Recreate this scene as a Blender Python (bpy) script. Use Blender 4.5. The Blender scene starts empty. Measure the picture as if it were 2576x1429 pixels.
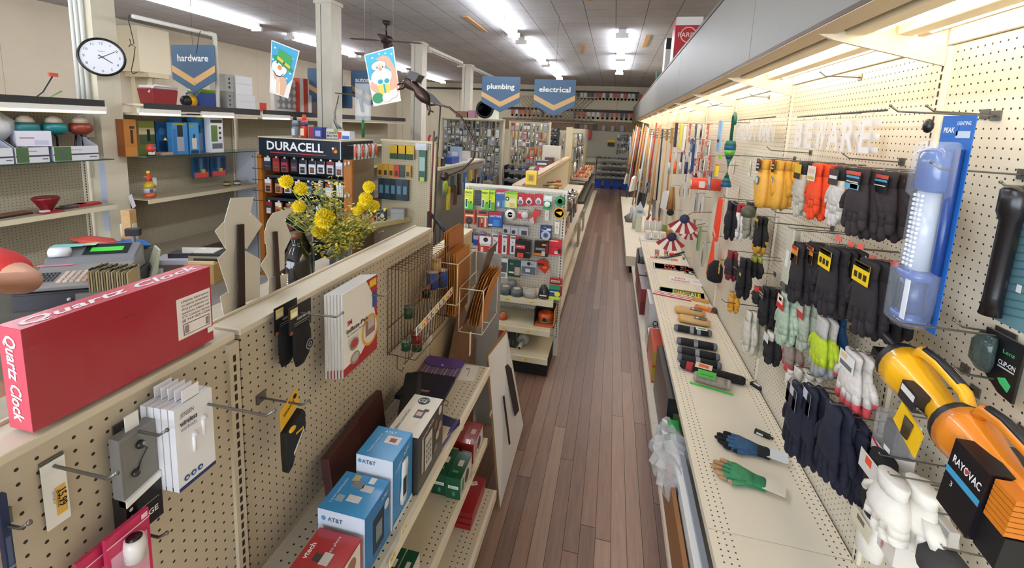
import bpy, math, random
from mathutils import Matrix, Vector
R3 = random.Random(7)
C = bpy.context.scene.collection
SC = bpy.context.scene
# ------------------------------------------------------------------ camera
CZ = 2.05                     # eye height above the wooden floor
RT = Vector((0.97243756, 0.2291006, 0.04333707))
DN = Vector((0.07527521, -0.13256135, -0.98831226))
FW = Vector((-0.22067811, 0.96433418, -0.14615323))
FPX, PX, PY = 1127.4253, 1278.77, 484.121
cam = bpy.data.cameras.new('camera'); camo = bpy.data.objects.new('camera', cam); C.objects.link(camo)
camo.matrix_world = Matrix(((RT.x, -DN.x, -FW.x, 0), (RT.y, -DN.y, -FW.y, 0), (RT.z, -DN.z, -FW.z, CZ), (0, 0, 0, 1)))
cam.sensor_width = 36; cam.lens = FPX / 2576 * 36
cam.shift_x = (1288 - PX) / 2576; cam.shift_y = -(714.5 - PY) / 2576
cam.clip_start = .03; cam.clip_end = 80
SC.camera = camo
SC.view_settings.view_transform = 'Standard'; SC.view_settings.look = 'None'
SC.view_settings.gamma = 1; SC.view_settings.use_curve_mapping = False
SC.view_settings.exposure = EXPOSURE = 0.58
SC.cycles.max_bounces = 7; SC.cycles.diffuse_bounces = 4; SC.cycles.transparent_max_bounces = 12
SC.cycles.sample_clamp_indirect = 6
W = bpy.data.worlds.new('daylight'); SC.world = W; W.use_nodes = True
bg = W.node_tree.nodes['Background']; bg.inputs[0].default_value = (.80, .90, 1, 1); bg.inputs[1].default_value = 6.0
TUBE = 30.0                   # strength of the lit ceiling tubes
# ------------------------------------------------------------------ helpers
def ray(u, v): return RT * ((u - PX) / FPX) + DN * ((v - PY) / FPX) + FW
def at(u, v, ax, c):
    "the point of the world plane axis=c that the photograph shows at u, v"
    d = ray(u, v); k = (c - (CZ if ax == 2 else 0)) / d[ax]
    return Vector((0, 0, CZ)) + d * k
def lin(h):
    h = h.lstrip('#'); r = []
    if len(h) == 3: h = ''.join(c*2 for c in h)
    for i in (0, 2, 4):
        c = int(h[i:i+2], 16) / 255
        r.append(c / 12.92 if c < .04045 else ((c + .055) / 1.055) ** 2.4)
    return (*r, 1)
_M = {}
def M(h, rough=.55, metal=0, emit=0, alpha=1, trans=0, var=0, vs=30, coat=0):
    k = (h, rough, metal, emit, alpha, trans, var, vs, coat)
    if k in _M: return _M[k]
    m = bpy.data.materials.new('m_' + h.lstrip('#')); m.use_nodes = True
    nt = m.node_tree; b = nt.nodes['Principled BSDF']
    b.inputs['Base Color'].default_value = lin(h); b.inputs['Roughness'].default_value = rough
    b.inputs['Metallic'].default_value = metal
    if emit: b.inputs['Emission Color'].default_value = lin(h); b.inputs['Emission Strength'].default_value = emit
    if trans: b.inputs['Transmission Weight'].default_value = trans; b.inputs['IOR'].default_value = 1.15
    if alpha < 1: b.inputs['Alpha'].default_value = alpha
    if coat: b.inputs['Coat Weight'].default_value = coat
    if var:
        tc = nt.nodes.new('ShaderNodeTexCoord'); n = nt.nodes.new('ShaderNodeTexNoise'); n.inputs['Scale'].default_value = vs; n.inputs['Detail'].default_value = 4
        mx = nt.nodes.new('ShaderNodeMix'); mx.data_type = 'RGBA'; mx.blend_type = 'MULTIPLY'; mx.inputs[0].default_value = 1
        cr = nt.nodes.new('ShaderNodeMapRange'); cr.inputs['To Min'].default_value = 1 - var; cr.inputs['To Max'].default_value = 1 + var * .6
        cr.inputs['From Min'].default_value = .25; cr.inputs['From Max'].default_value = .75
        nt.links.new(tc.outputs['Object'], n.inputs['Vector']); nt.links.new(n.outputs['Fac'], cr.inputs['Value'])
        mx.inputs[6].default_value = lin(h); nt.links.new(cr.outputs[0], mx.inputs[7]); nt.links.new(mx.outputs[2], b.inputs['Base Color'])
        bp = nt.nodes.new('ShaderNodeBump'); bp.inputs['Strength'].default_value = .25; bp.inputs['Distance'].default_value = .004
        nt.links.new(n.outputs['Fac'], bp.inputs['Height']); nt.links.new(bp.outputs[0], b.inputs['Normal'])
    _M[k] = m; return m
def mnode(nt, op, a, b=None, c=None):
    n = nt.nodes.new('ShaderNodeMath'); n.operation = op
    for i, x in enumerate((a, b, c)):
        if x is None: continue
        if isinstance(x, (int, float)): n.inputs[i].default_value = x
        else: nt.links.new(x, n.inputs[i])
    return n.outputs[0]
INCH = .0254
def peg(h, ax, a0, z0, pitch=INCH, rad=.12, band=None, zmax=None, bax=2, rough=.6):
    "pegboard: round dark holes on a square grid over world axes ax and bax; band = list of (lo, hi) ranges of bax that carry holes"
    k = ('peg', h, ax, a0, z0, pitch, rad, str(band), bax)
    if k in _M: return _M[k]
    m = bpy.data.materials.new('pegboard'); m.use_nodes = True; nt = m.node_tree; b = nt.nodes['Principled BSDF']
    g = nt.nodes.new('ShaderNodeNewGeometry'); s = nt.nodes.new('ShaderNodeSeparateXYZ'); nt.links.new(g.outputs['Position'], s.inputs[0])
    def cell(o, ph):
        t = mnode(nt, 'DIVIDE', mnode(nt, 'SUBTRACT', o, ph), pitch)
        return mnode(nt, 'SUBTRACT', mnode(nt, 'FRACT', mnode(nt, 'ADD', t, .5)), .5)
    A, B = s.outputs[ax], s.outputs[bax]
    x, y = cell(A, a0), cell(B, z0)
    d = mnode(nt, 'SQRT', mnode(nt, 'ADD', mnode(nt, 'MULTIPLY', x, x), mnode(nt, 'MULTIPLY', y, y)))
    hole = mnode(nt, 'LESS_THAN', d, rad)
    if band:
        tot = None
        for lo, hi in band:
            w = mnode(nt, 'MULTIPLY', mnode(nt, 'GREATER_THAN', B, lo), mnode(nt, 'LESS_THAN', B, hi))
            tot = w if tot is None else mnode(nt, 'ADD', tot, w)
        hole = mnode(nt, 'MULTIPLY', hole, tot)
    n = nt.nodes.new('ShaderNodeTexNoise'); n.inputs['Scale'].default_value = 2.3; n.inputs['Detail'].default_value = 6; nt.links.new(g.outputs['Position'], n.inputs['Vector'])
    cr = nt.nodes.new('ShaderNodeMapRange'); cr.inputs['To Min'].default_value = .9; cr.inputs['To Max'].default_value = 1.06; nt.links.new(n.outputs['Fac'], cr.inputs['Value'])
    mu = nt.nodes.new('ShaderNodeMix'); mu.data_type = 'RGBA'; mu.blend_type = 'MULTIPLY'; mu.inputs[0].default_value = 1; mu.inputs[6].default_value = lin(h); nt.links.new(cr.outputs[0], mu.inputs[7])
    mx = nt.nodes.new('ShaderNodeMix'); mx.data_type = 'RGBA'; nt.links.new(hole, mx.inputs[0]); nt.links.new(mu.outputs[2], mx.inputs[6]); mx.inputs[7].default_value = lin('2b2118')
    nt.links.new(mx.outputs[2], b.inputs['Base Color']); b.inputs['Roughness'].default_value = rough
    _M[k] = m; return m

_TX = {}
def text_geo(s, bold=False, shear=0):
    k = (s, bold, shear)
    if k not in _TX:
        cu = bpy.data.curves.new('t', 'FONT'); cu.body = s; cu.resolution_u = 2; cu.shear = shear
        if bold: cu.offset = .022
        o = bpy.data.objects.new('t', cu)
        me = o.to_mesh(); vs = [(v.co.x, v.co.y) for v in me.vertices]; fs = [tuple(p.vertices) for p in me.polygons]
        o.to_mesh_clear(); bpy.data.objects.remove(o); bpy.data.curves.remove(cu)
        _TX[k] = (vs, fs)
    return _TX[k]

class MB:
    def __init__(s): s.v = []; s.f = []; s.mi = []; s.sm = []; s.mats = []; s.T = None
    def add(s, vs, fs, mat, smooth=False):
        o = len(s.v); T = s.T
        s.v += [tuple(T @ Vector(p)) for p in vs] if T is not None else [tuple(p) for p in vs]
        if mat not in s.mats: s.mats.append(mat)
        i = s.mats.index(mat)
        for f in fs: s.f.append(tuple(a + o for a in f)); s.mi.append(i); s.sm.append(smooth)
        return s
    def box(s, x0, x1, y0, y1, z0, z1, mat):
        if x0 > x1: x0, x1 = x1, x0
        if y0 > y1: y0, y1 = y1, y0
        if z0 > z1: z0, z1 = z1, z0
        return s.add([(x0,y0,z0),(x1,y0,z0),(x1,y1,z0),(x0,y1,z0),(x0,y0,z1),(x1,y0,z1),(x1,y1,z1),(x0,y1,z1)],
              [(0,3,2,1),(4,5,6,7),(0,1,5,4),(1,2,6,5),(2,3,7,6),(3,0,4,7)], mat)
    def hexa(s, b, t, mat):   # bottom and top quads, each 4 points
        return s.add(list(b) + list(t), [(0,3,2,1),(4,5,6,7),(0,1,5,4),(1,2,6,5),(2,3,7,6),(3,0,4,7)], mat)
    def quad(s, pts, mat): return s.add(pts, [tuple(range(len(pts)))], mat)
    def prism(s, pts, y0, y1, mat, axis='y'):
        "extrude a polygon given in (x,z) along y (or (x,y) along z, or (y,z) along x)"
        n = len(pts)
        P = {'y': lambda a, b, c: (a, c, b), 'z': lambda a, b, c: (a, b, c), 'x': lambda a, b, c: (c, a, b)}[axis]
        vs = [P(a, b, y0) for a, b in pts] + [P(a, b, y1) for a, b in pts]
        fs = [tuple(range(n)), tuple(range(2*n-1, n-1, -1))] + [(i, i+n, (i+1) % n + n, (i+1) % n) for i in range(n)]
        return s.add(vs, fs, mat)
    def loft(s, rings, mat, closed=True, caps=True, smooth=True):
        "rings: equal-length lists of points"
        n = len(rings[0]); vs = [p for r in rings for p in r]; fs = []
        for i in range(len(rings)-1):
            for j in range(n if closed else n-1):
                a, b = i*n+j, i*n+(j+1) % n; fs.append((a, b, b+n, a+n))
        if caps: fs += [tuple(range(n-1, -1, -1)), tuple(range(len(vs)-n, len(vs)))]
        return s.add(vs, fs, mat, smooth)
    def ell(s, st, mat, n=12, pw=1):
        "stations (x, y, z, rx, ry): flattened tube whose rings lie level"
        def q(c): return math.copysign(abs(c) ** pw, c)
        return s.loft([[(x + rx*q(math.cos(2*math.pi*j/n)), y + ry*q(math.sin(2*math.pi*j/n)), z) for j in range(n)] for x, y, z, rx, ry in st], mat)
    def lathe(s, prof, mat, c=(0,0,0), n=20, axis='z', smooth=True):
        rings = []
        for r, h in prof:
            ring = []
            for j in range(n):
                a = 2*math.pi*j/n; p, q = r*math.cos(a), r*math.sin(a)
                v = {'z': (p, q, h), 'y': (p, h, q), 'x': (h, p, q)}[axis]
                ring.append((v[0]+c[0], v[1]+c[1], v[2]+c[2]))
            rings.append(ring)
        return s.loft(rings, mat, smooth=smooth)
    def tube(s, pts, r, mat, n=6, caps=True):
        pts = [Vector(p) for p in pts]; rs = r if isinstance(r, (list, tuple)) else [r]*len(pts); rings = []
        up = Vector((0, 0, 1)); prev = None
        for i, p in enumerate(pts):
            d = (pts[min(i+1, len(pts)-1)] - pts[max(i-1, 0)]).normalized()
            if prev is None:
                u = d.cross(up if abs(d.z) < .9 else Vector((1, 0, 0))).normalized()
            else: u = (prev - d * prev.dot(d)).normalized()
            prev = u; w = d.cross(u)
            rings.append([tuple(p + u*(rs[i]*math.cos(2*math.pi*j/n)) + w*(rs[i]*math.sin(2*math.pi*j/n))) for j in range(n)])
        return s.loft(rings, mat, caps=caps)
    def ball(s, c, r, mat, n=12, sq=(1,1,1)):
        m = max(5, n//2); pr = [(max(.001, math.sin(math.pi*i/m)), -math.cos(math.pi*i/m)) for i in range(m+1)]
        return s.loft([[(c[0]+r*a*sq[0]*math.cos(2*math.pi*j/n), c[1]+r*a*sq[1]*math.sin(2*math.pi*j/n), c[2]+r*h*sq[2]) for j in range(n)] for a, h in pr], mat)
    def disc(s, x, z, r, mat, y=-.0006, n=18, rz=None):
        rz = rz or r
        return s.add([(x + r*math.cos(2*math.pi*j/n), y, z + rz*math.sin(2*math.pi*j/n)) for j in range(n)], [tuple(range(n))], mat)
    def text(s, t, x, z, h, mat, y=-.0008, w=None, bold=False, shear=0, rot=0, top=False, al='c'):
        "lettering on the local front (XZ) face, centred at x, z; h = capital height; top=True writes on the level top face (x, y)"
        vs, fs = text_geo(t, bold, shear)
        if not vs: return s
        xs = [a for a, b in vs]; ys = [b for a, b in vs]; x0, x1, y0, y1 = min(xs), max(xs), min(ys), max(ys)
        k = h / .7; kx = k if w is None else w / max(1e-6, x1 - x0)
        ca, sa = math.cos(rot), math.sin(rot); out = []
        ax = {'c': (x0+x1)/2, 'l': x0, 'r': x1}[al]
        for a, b in vs:
            p, q = (a - ax) * kx, (b - .35) * k
            p, q = p*ca - q*sa, p*sa + q*ca
            out.append((x + p, z + q, y) if top else (x + p, y, z + q))
        return s.add(out, fs, mat)
    def rect(s, x0, x1, z0, z1, mat, y=-.0005, k=1):
        return s.add([(x0, y*k, z0), (x1, y*k, z0), (x1, y*k, z1), (x0, y*k, z1)], [(0, 1, 2, 3)], mat)
    def obj(s, name, parent=None, bevel=0, loc=None, rot=None, **kw):
        me = bpy.data.meshes.new(name); me.from_pydata(s.v, [], s.f)
        for m in s.mats: me.materials.append(m)
        me.polygons.foreach_set('material_index', s.mi); me.polygons.foreach_set('use_smooth', s.sm); me.update()
        o = bpy.data.objects.new(name, me); C.objects.link(o)
        if parent: o.parent = parent
        if loc is not None: o.location = loc
        if rot is not None: o.rotation_euler = rot if isinstance(rot, (tuple, list)) else (0, 0, rot)
        if bevel:
            b = o.modifiers.new('bevel', 'BEVEL'); b.width = bevel; b.segments = 2; b.limit_method = 'ANGLE'; b.angle_limit = 1
        for a, x in kw.items(): o[a] = x
        return o
HP = math.pi / 2
def thing(name, label, cat, loc=(0,0,0), rot=0, group=None):
    o = bpy.data.objects.new(name, None); C.objects.link(o); o.location = loc; o.empty_display_size = .05
    o.rotation_euler = rot if isinstance(rot, (tuple, list)) else (0, 0, rot)
    return tag(o, label, cat, group)
def tag(o, label, cat, group=None):
    o['label'] = label; o['category'] = cat
    if group: o['group'] = group
    return o
def struct(name, mb, **kw):
    o = mb.obj(name, **kw); o['kind'] = 'structure'; return o
def dup(o, parent=None, **kw):
    c = o.copy(); C.objects.link(c)
    if parent: c.parent = parent
    for ch in o.children: dup(ch, c)
    for a, x in kw.items():
        if a in ('location', 'rotation_euler', 'scale'): setattr(c, a, x)
        else: c[a] = x
    return c
def one(name, mb, label, cat, loc, rot=0, group=None, bevel=0):
    return tag(mb.obj(name, loc=loc, rot=rot, bevel=bevel), label, cat, group)
ORD = ['first','second','third','fourth','fifth','sixth','seventh','eighth','ninth','tenth','eleventh','twelfth','thirteenth','fourteenth','fifteenth','sixteenth','seventeenth','eighteenth','nineteenth','twentieth','twenty-first','twenty-second','twenty-third','twenty-fourth','twenty-fifth','twenty-sixth','twenty-seventh','twenty-eighth','twenty-ninth','thirtieth']
RR, RL = -HP, HP      # local front (-Y) turned to face the aisle from the right wall / from the left partition
XR, XL = .977, -.858
CREAM, CREAM2, GREY, DKGREY = '#cdbfa0', '#e3d8ba', '#8f8c86', '#3a3a3c'
# ------------------------------------------------------------------ the room
def wood_floor():
    m = bpy.data.materials.new('plank_floor'); m.use_nodes = True; nt = m.node_tree; b = nt.nodes['Principled BSDF']; L = nt.links
    g = nt.nodes.new('ShaderNodeNewGeometry'); s = nt.nodes.new('ShaderNodeSeparateXYZ'); L.new(g.outputs['Position'], s.inputs[0])
    w = .0777
    t = mnode(nt, 'DIVIDE', mnode(nt, 'ADD', s.outputs[0], .0205), w); idx = mnode(nt, 'FLOOR', t); fr = mnode(nt, 'FRACT', t)
    wn = nt.nodes.new('ShaderNodeTexWhiteNoise'); wn.noise_dimensions = '1D'; L.new(idx, wn.inputs['W'])
    yy = mnode(nt, 'DIVIDE', mnode(nt, 'ADD', s.outputs[1], mnode(nt, 'MULTIPLY', wn.outputs['Value'], 7)), 3.1); fy = mnode(nt, 'FRACT', yy)
    w2 = nt.nodes.new('ShaderNodeTexWhiteNoise'); w2.noise_dimensions = '2D'; cb = nt.nodes.new('ShaderNodeCombineXYZ'); L.new(idx, cb.inputs[0]); L.new(mnode(nt, 'FLOOR', yy), cb.inputs[1]); L.new(cb.outputs[0], w2.inputs['Vector'])
    gap = mnode(nt, 'MAXIMUM', mnode(nt, 'LESS_THAN', fr, .035), mnode(nt, 'LESS_THAN', fy, .0012))
    mp = nt.nodes.new('ShaderNodeMapping'); mp.inputs['Scale'].default_value = (30, 2.2, 1); L.new(g.outputs['Position'], mp.inputs[0])
    n1 = nt.nodes.new('ShaderNodeTexNoise'); n1.inputs['Scale'].default_value = 1.6; n1.inputs['Detail'].default_value = 8; n1.inputs['Roughness'].default_value = .65; L.new(mp.outputs[0], n1.inputs['Vector'])
    n2 = nt.nodes.new('ShaderNodeTexNoise'); n2.inputs['Scale'].default_value = 2.2; n2.inputs['Detail'].default_value = 3; L.new(g.outputs['Position'], n2.inputs['Vector'])
    mix = mnode(nt, 'ADD', mnode(nt, 'MULTIPLY', n1.outputs['Fac'], .55), mnode(nt, 'MULTIPLY', w2.outputs['Value'], .45))
    cr = nt.nodes.new('ShaderNodeValToRGB'); e = cr.color_ramp; e.elements[0].position = .2; e.elements[0].color = lin('#5c463c'); e.elements[1].position = .85; e.elements[1].color = lin('#b39682')
    k = e.elements.new(.5); k.color = lin('#8c6c5a'); L.new(mix, cr.inputs[0])
    mx = nt.nodes.new('ShaderNodeMix'); mx.data_type = 'RGBA'; L.new(mnode(nt, 'MULTIPLY', n2.outputs['Fac'], .55), mx.inputs[0]); L.new(cr.outputs[0], mx.inputs[6]); mx.inputs[7].default_value = lin('#7d6a62')
    m2 = nt.nodes.new('ShaderNodeMix'); m2.data_type = 'RGBA'; L.new(gap, m2.inputs[0]); L.new(mx.outputs[2], m2.inputs[6]); m2.inputs[7].default_value = lin('#2a1a12')
    L.new(m2.outputs[2], b.inputs['Base Color'])
    rr = nt.nodes.new('ShaderNodeMapRange'); rr.inputs['To Min'].default_value = .28; rr.inputs['To Max'].default_value = .6; L.new(n1.outputs['Fac'], rr.inputs['Value']); L.new(rr.outputs[0], b.inputs['Roughness'])
    bp = nt.nodes.new('ShaderNodeBump'); bp.inputs['Distance'].default_value = .003; bp.inputs['Strength'].default_value = .5
    L.new(mnode(nt, 'SUBTRACT', n1.outputs['Fac'], mnode(nt, 'MULTIPLY', gap, 2)), bp.inputs['Height']); L.new(bp.outputs[0], b.inputs['Normal'])
    return m
def tiles(h, seam, px, py, ax=(0, 1), lw=.018, off=(0, 0), rough=.8, var=.1):
    m = bpy.data.materials.new('seamed_board'); m.use_nodes = True; nt = m.node_tree; b = nt.nodes['Principled BSDF']; L = nt.links
    g = nt.nodes.new('ShaderNodeNewGeometry'); s = nt.nodes.new('ShaderNodeSeparateXYZ'); L.new(g.outputs['Position'], s.inputs[0])
    tot = None
    for a, p, o, wd in ((ax[0], px, off[0], lw), (ax[1], py, off[1], lw * px / max(py, .01) if py else 0)):
        if not p: continue
        f = mnode(nt, 'FRACT', mnode(nt, 'DIVIDE', mnode(nt, 'ADD', s.outputs[a], o), p)); q = mnode(nt, 'LESS_THAN', f, wd)
        tot = q if tot is None else mnode(nt, 'MAXIMUM', tot, mnode(nt, 'MULTIPLY', q, .55))
    n = nt.nodes.new('ShaderNodeTexNoise'); n.inputs['Scale'].default_value = 1.3; n.inputs['Detail'].default_value = 7; n.inputs['Roughness'].default_value = .7; L.new(g.outputs['Position'], n.inputs['Vector'])
    cr = nt.nodes.new('ShaderNodeMapRange'); cr.inputs['From Min'].default_value = .3; cr.inputs['From Max'].default_value = .7; cr.inputs['To Min'].default_value = 1 - var; cr.inputs['To Max'].default_value = 1 + var; L.new(n.outputs['Fac'], cr.inputs['Value'])
    mu = nt.nodes.new('ShaderNodeMix'); mu.data_type = 'RGBA'; mu.blend_type = 'MULTIPLY'; mu.inputs[0].default_value = 1; mu.inputs[6].default_value = lin(h); L.new(cr.outputs[0], mu.inputs[7])
    mx = nt.nodes.new('ShaderNodeMix'); mx.data_type = 'RGBA'; L.new(tot, mx.inputs[0]); L.new(mu.outputs[2], mx.inputs[6]); mx.inputs[7].default_value = lin(seam)
    L.new(mx.outputs[2], b.inputs['Base Color']); b.inputs['Roughness'].default_value = rough
    return m
Y0, Y1, XW, XE, ZC = -4.2, 17.2, -8.8, 1.12, 3.65
struct('floor', MB().box(XW-.1, XE+.1, Y0-.1, Y1+.1, -.1, 0, wood_floor()))
struct('ceiling', MB().box(XW-.1, XE+.1, Y0-.1, Y1+.1, ZC, ZC+.1, tiles('#b2b0b2', '#57524f', .406, .406, off=(.11, .1), lw=.022, var=.14)))
wallm = tiles('#c6b9a2', '#978b76', 1.22, 0, ax=(1, 2), lw=.005, var=.06)
struct('wall_left', MB().box(XW-.1, XW, Y0, Y1, 0, ZC, wallm))
struct('wall_right', MB().box(XE, XE+.1, Y0, Y1, 0, ZC, wallm))
backm = tiles('#d2c8ae', '#8b816c', 1.22, 0, ax=(0, 2), lw=.008, var=.06)
struct('wall_back', MB().box(XW, XE, Y1, Y1+.1, 0, ZC, backm))
# shop front behind the viewer: daylight comes in over a low wall between mullions
fr = M('#d8d2c4'); wf = MB()
wf.box(XW, XE, Y0-.1, Y0, 0, .55, fr).box(XW, XE, Y0-.1, Y0, 3.1, ZC, fr)
for x in (XW+.1, -5.6, -2.4, XE-.1): wf.box(x-.1, x+.1, Y0-.1, Y0, .55, 3.1, fr)
struct('wall_front', wf)
# rails on the back wall
rail = M('#2a1d18')
for z0, z1, x0, x1 in ((3.40, 3.47, -7.6, .75), (2.70, 2.80, -4.6, .70)):
    struct('trim_' + str(int(z0)), MB().box(x0, x1, Y1-.05, Y1, z0, z1, rail))
struct('trim_1', MB().box(-4.3, .8, Y1-.03, Y1, 1.95, 2.38, M('#8a7152', .6, var=.25, vs=6)))
# posts
postm = M('#d2cbbb', .6, var=.06, vs=8)
for i, (y, w) in enumerate(((5.79, 'nearest, rising behind the battery rack'), (8.8, 'middle one of the row'), (11.95, 'farthest one of the row'))):
    m = MB().box(-4.13, -3.89, y-.12, y+.12, 0, ZC, postm); m.box(-4.15, -3.87, y-.14, y+.14, ZC-.05, ZC-.0005, postm)
    m.box(-4.055, -4.045, y-.122, y-.12, 0, ZC-.06, M('#6c675e'))
    o = m.obj('support_post'); tag(o, 'square cream ceiling post, ' + w, 'post', 'cream posts down the shop')
cp = thing('support_post', 'cream ceiling post with the wall clock and white conduits on it', 'post', (-4.71, 3.3, 0))
MB().box(-.11, .11, -.1, .1, 0, ZC-.001, M('#d9d0b8', .6, var=.05, vs=8)).obj('post', cp)
for k, x in enumerate((-.085, -.03, .03)): MB().tube([(x, -.125, 1.95 + .05*k), (x, -.125, ZC-.01)], .016, M('#dfe0dc', .4), 8).obj('conduit', cp)
MB().box(-.07, .03, -.17, -.1, 1.78, 1.98, M('#b9b2a2', .5)).tube([(-.02, -.13, 1.4), (-.02, -.13, 1.8)], .01, M('#b9b2a2')).obj('junction_box', cp, bevel=.006)
MB().box(.05, .112, -.108, -.1, .9, 1.55, M('#bcc6da', .5)).obj('paper_notice', cp)
# wall clock facing along the post's right face
p = at(270, 145, 0, -4.5); ck = thing('wall_clock', 'round black-rimmed wall clock with white face reading ten past four', 'clock', (-4.56, p.y, p.z), (0, 0, .93))
MB().lathe([(.10, .0), (.155, -.0), (.168, -.03), (.168, -.05), (.15, -.062), (.147, -.05)], M('#101012', .25), axis='y', n=40).obj('case', ck)
f = MB(); f.disc(0, 0, .15, M('#e9e9ee', .4), y=-.052, n=40)
for h in range(1, 13):
    a = math.radians(90 - 30*h); f.text(str(h), .12*math.cos(a), .12*math.sin(a), .022, M('#2a2a30'), y=-.0535)
f.text('TIMEPIECE', 0, .05, .008, M('#55555c'), y=-.0535); f.obj('dial', ck)
def hand(deg, ln, w, y):
    a = math.radians(90-deg); c, s_ = math.cos(a), math.sin(a)
    MB().add([(-.03*c - w*s_, y, -.03*s_ + w*c), (-.03*c + w*s_, y, -.03*s_ - w*c), (ln*c + w*.6*s_, y, ln*s_ - w*.6*c), (ln*c - w*.6*s_, y, ln*s_ + w*.6*c)], [(0,1,2,3)], M('#17171a')).obj('hand', ck)
hand(124, .085, .004, -.055); hand(58, .115, .003, -.0565)
# ceiling light fixtures
tubem = M('#f2f6ff', .4, emit=TUBE); hous = M('#e8e6e0', .4)
def fixture(x, y0, y1, lab, lit=True, z=3.56):
    t = thing('ceiling_light', lab, 'light', (x, (y0+y1)/2, z), 0, 'fluorescent strip lights on the ceiling'); h = (y1-y0)/2
    m = MB().box(-.06, .06, -h, h, .03, ZC-z-.0005, hous)
    for s_ in (-1, 1): m.box(-.1, .1, s_*h-.02, s_*h+.02, -.04, .03, hous)
    m.obj('housing', t)
    for s_ in (-1, 1): MB().tube([(s_*.055, -h+.02, 0), (s_*.055, h-.02, 0)], .019, tubem if lit else M('#cfcac0', .3), 8).obj('fluorescent_tube', t)
for x, y0, y1, w in ((-6.3, 4.72, 7.02, 'nearest of the row over the left side'), (-6.25, 7.78, 9.95, 'second of the row over the left side'), (-6.3, 10.5, 12.8, 'third of the row over the left side'),
    (-6.35, 13.3, 16.1, 'farthest of the row over the left side'), (-1.76, 5.15, 7.6, 'nearest of the middle row'), (-1.76, 8.2, 10.8, 'second of the middle row'), (-1.76, 11.2, 14.0, 'farthest of the middle row'),
    (.0, 7.62, 9.83, 'nearest over the aisle'), (.0, 10.1, 12.5, 'farther one over the aisle')):
    fixture(x, y0, y1, 'lit white fluorescent strip light, ' + w)
for x, y0, y1 in ((-6.3, 1.2, 3.6), (-1.76, 1.4, 3.8), (-1.76, -2.2, .2), (-6.3, -2.2, .2)): fixture(x, y0, y1, 'lit white fluorescent strip light overhead nearer the shop front')
for y0, y1, w in ((9.2, 11.4, 'nearer one'), (12.3, 14.6, 'farther one')): fixture(-4.02, y0, y1, 'unlit white strip light on the ceiling by the posts, ' + w, lit=False)
for x, y, a in ((-.42, 5.4, 0), (-.75, 9.4, .1), (.42, 8.6, 0), (-2.3, 7.2, 0), (-2.1, 5.2, 0)):
    o = MB().box(-.035, .035, -.55, .55, -.012, 0, M('#b98a55', .6)).obj('ceiling_batten', loc=(x, y, ZC-.0005), rot=a)
    tag(o, 'bare wooden batten nailed over a ceiling seam, ' + {(-.42): 'left of the aisle near the middle lights', (-.75): 'small one by the second middle light', .42: 'just left of the canopy end', -2.3: 'left of the first middle light', -2.1: 'nearest to the top edge of view'}[x], 'batten')
# ceiling fan
ff = thing('ceiling_fan', 'dark brown ceiling fan between the nearest posts', 'fan', (-3.75, 6.95, ZC))
br = M('#2d211d', .4)
MB().lathe([(.001, -.0005), (.07, -.0005), (.06, -.05), (.015, -.07), (.015, -.22), (.09, -.24), (.11, -.29), (.09, -.34), (.05, -.36), (.05, -.42), (.03, -.45), (.001, -.46)], br, n=16).obj('motor', ff)
for k in range(4):
    a = k*HP + .35; c, s_ = math.cos(a), math.sin(a); q = [(.1, -.02), (.22, -.055), (.55, -.06), (.58, 0), (.55, .06), (.22, .055), (.1, .02)]
    MB().prism([(x*c - y*s_, x*s_ + y*c) for x, y in q], -.31, -.303, M('#3b2a22', .4), 'z').obj('blade', ff)
# ------------------------------------------------------------------ right wall run: pegboard bays, shelves, canopy
PEGR = peg('#dcd2bc', 1, 1.473, 1.9212)
PEGS = peg('#e6dcc6', 1, 1.473, .7, pitch=INCH, rad=.13, bax=0, band=[(.49, .56), (.90, .965)])
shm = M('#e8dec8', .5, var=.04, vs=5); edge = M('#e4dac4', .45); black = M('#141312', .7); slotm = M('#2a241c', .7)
paint = M('#ddd3bd', .5)
def upright(y, x, sgn, z0, z1, parent, w=.03, mat=None, z_off=0):
    "slotted steel upright standing on a world x plane; sgn is the side the slots face"
    m = MB().box(x - .012, x + .012, y - w/2, y + w/2, z0, z1, mat or paint); n = int((z1 - z0) / INCH) - 1
    for k in range(n):
        z = z0 + .02 + k*INCH; m.add([(x + sgn*.0125, y-.004, z), (x + sgn*.0125, y+.004, z), (x + sgn*.0125, y+.004, z+.017), (x + sgn*.0125, y-.004, z+.017)], [(0,1,2,3)], slotm)
    return m.obj('upright', parent)
BAY = 1.2292; YB = [1.684 + BAY*k for k in range(-2, 12)]
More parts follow.
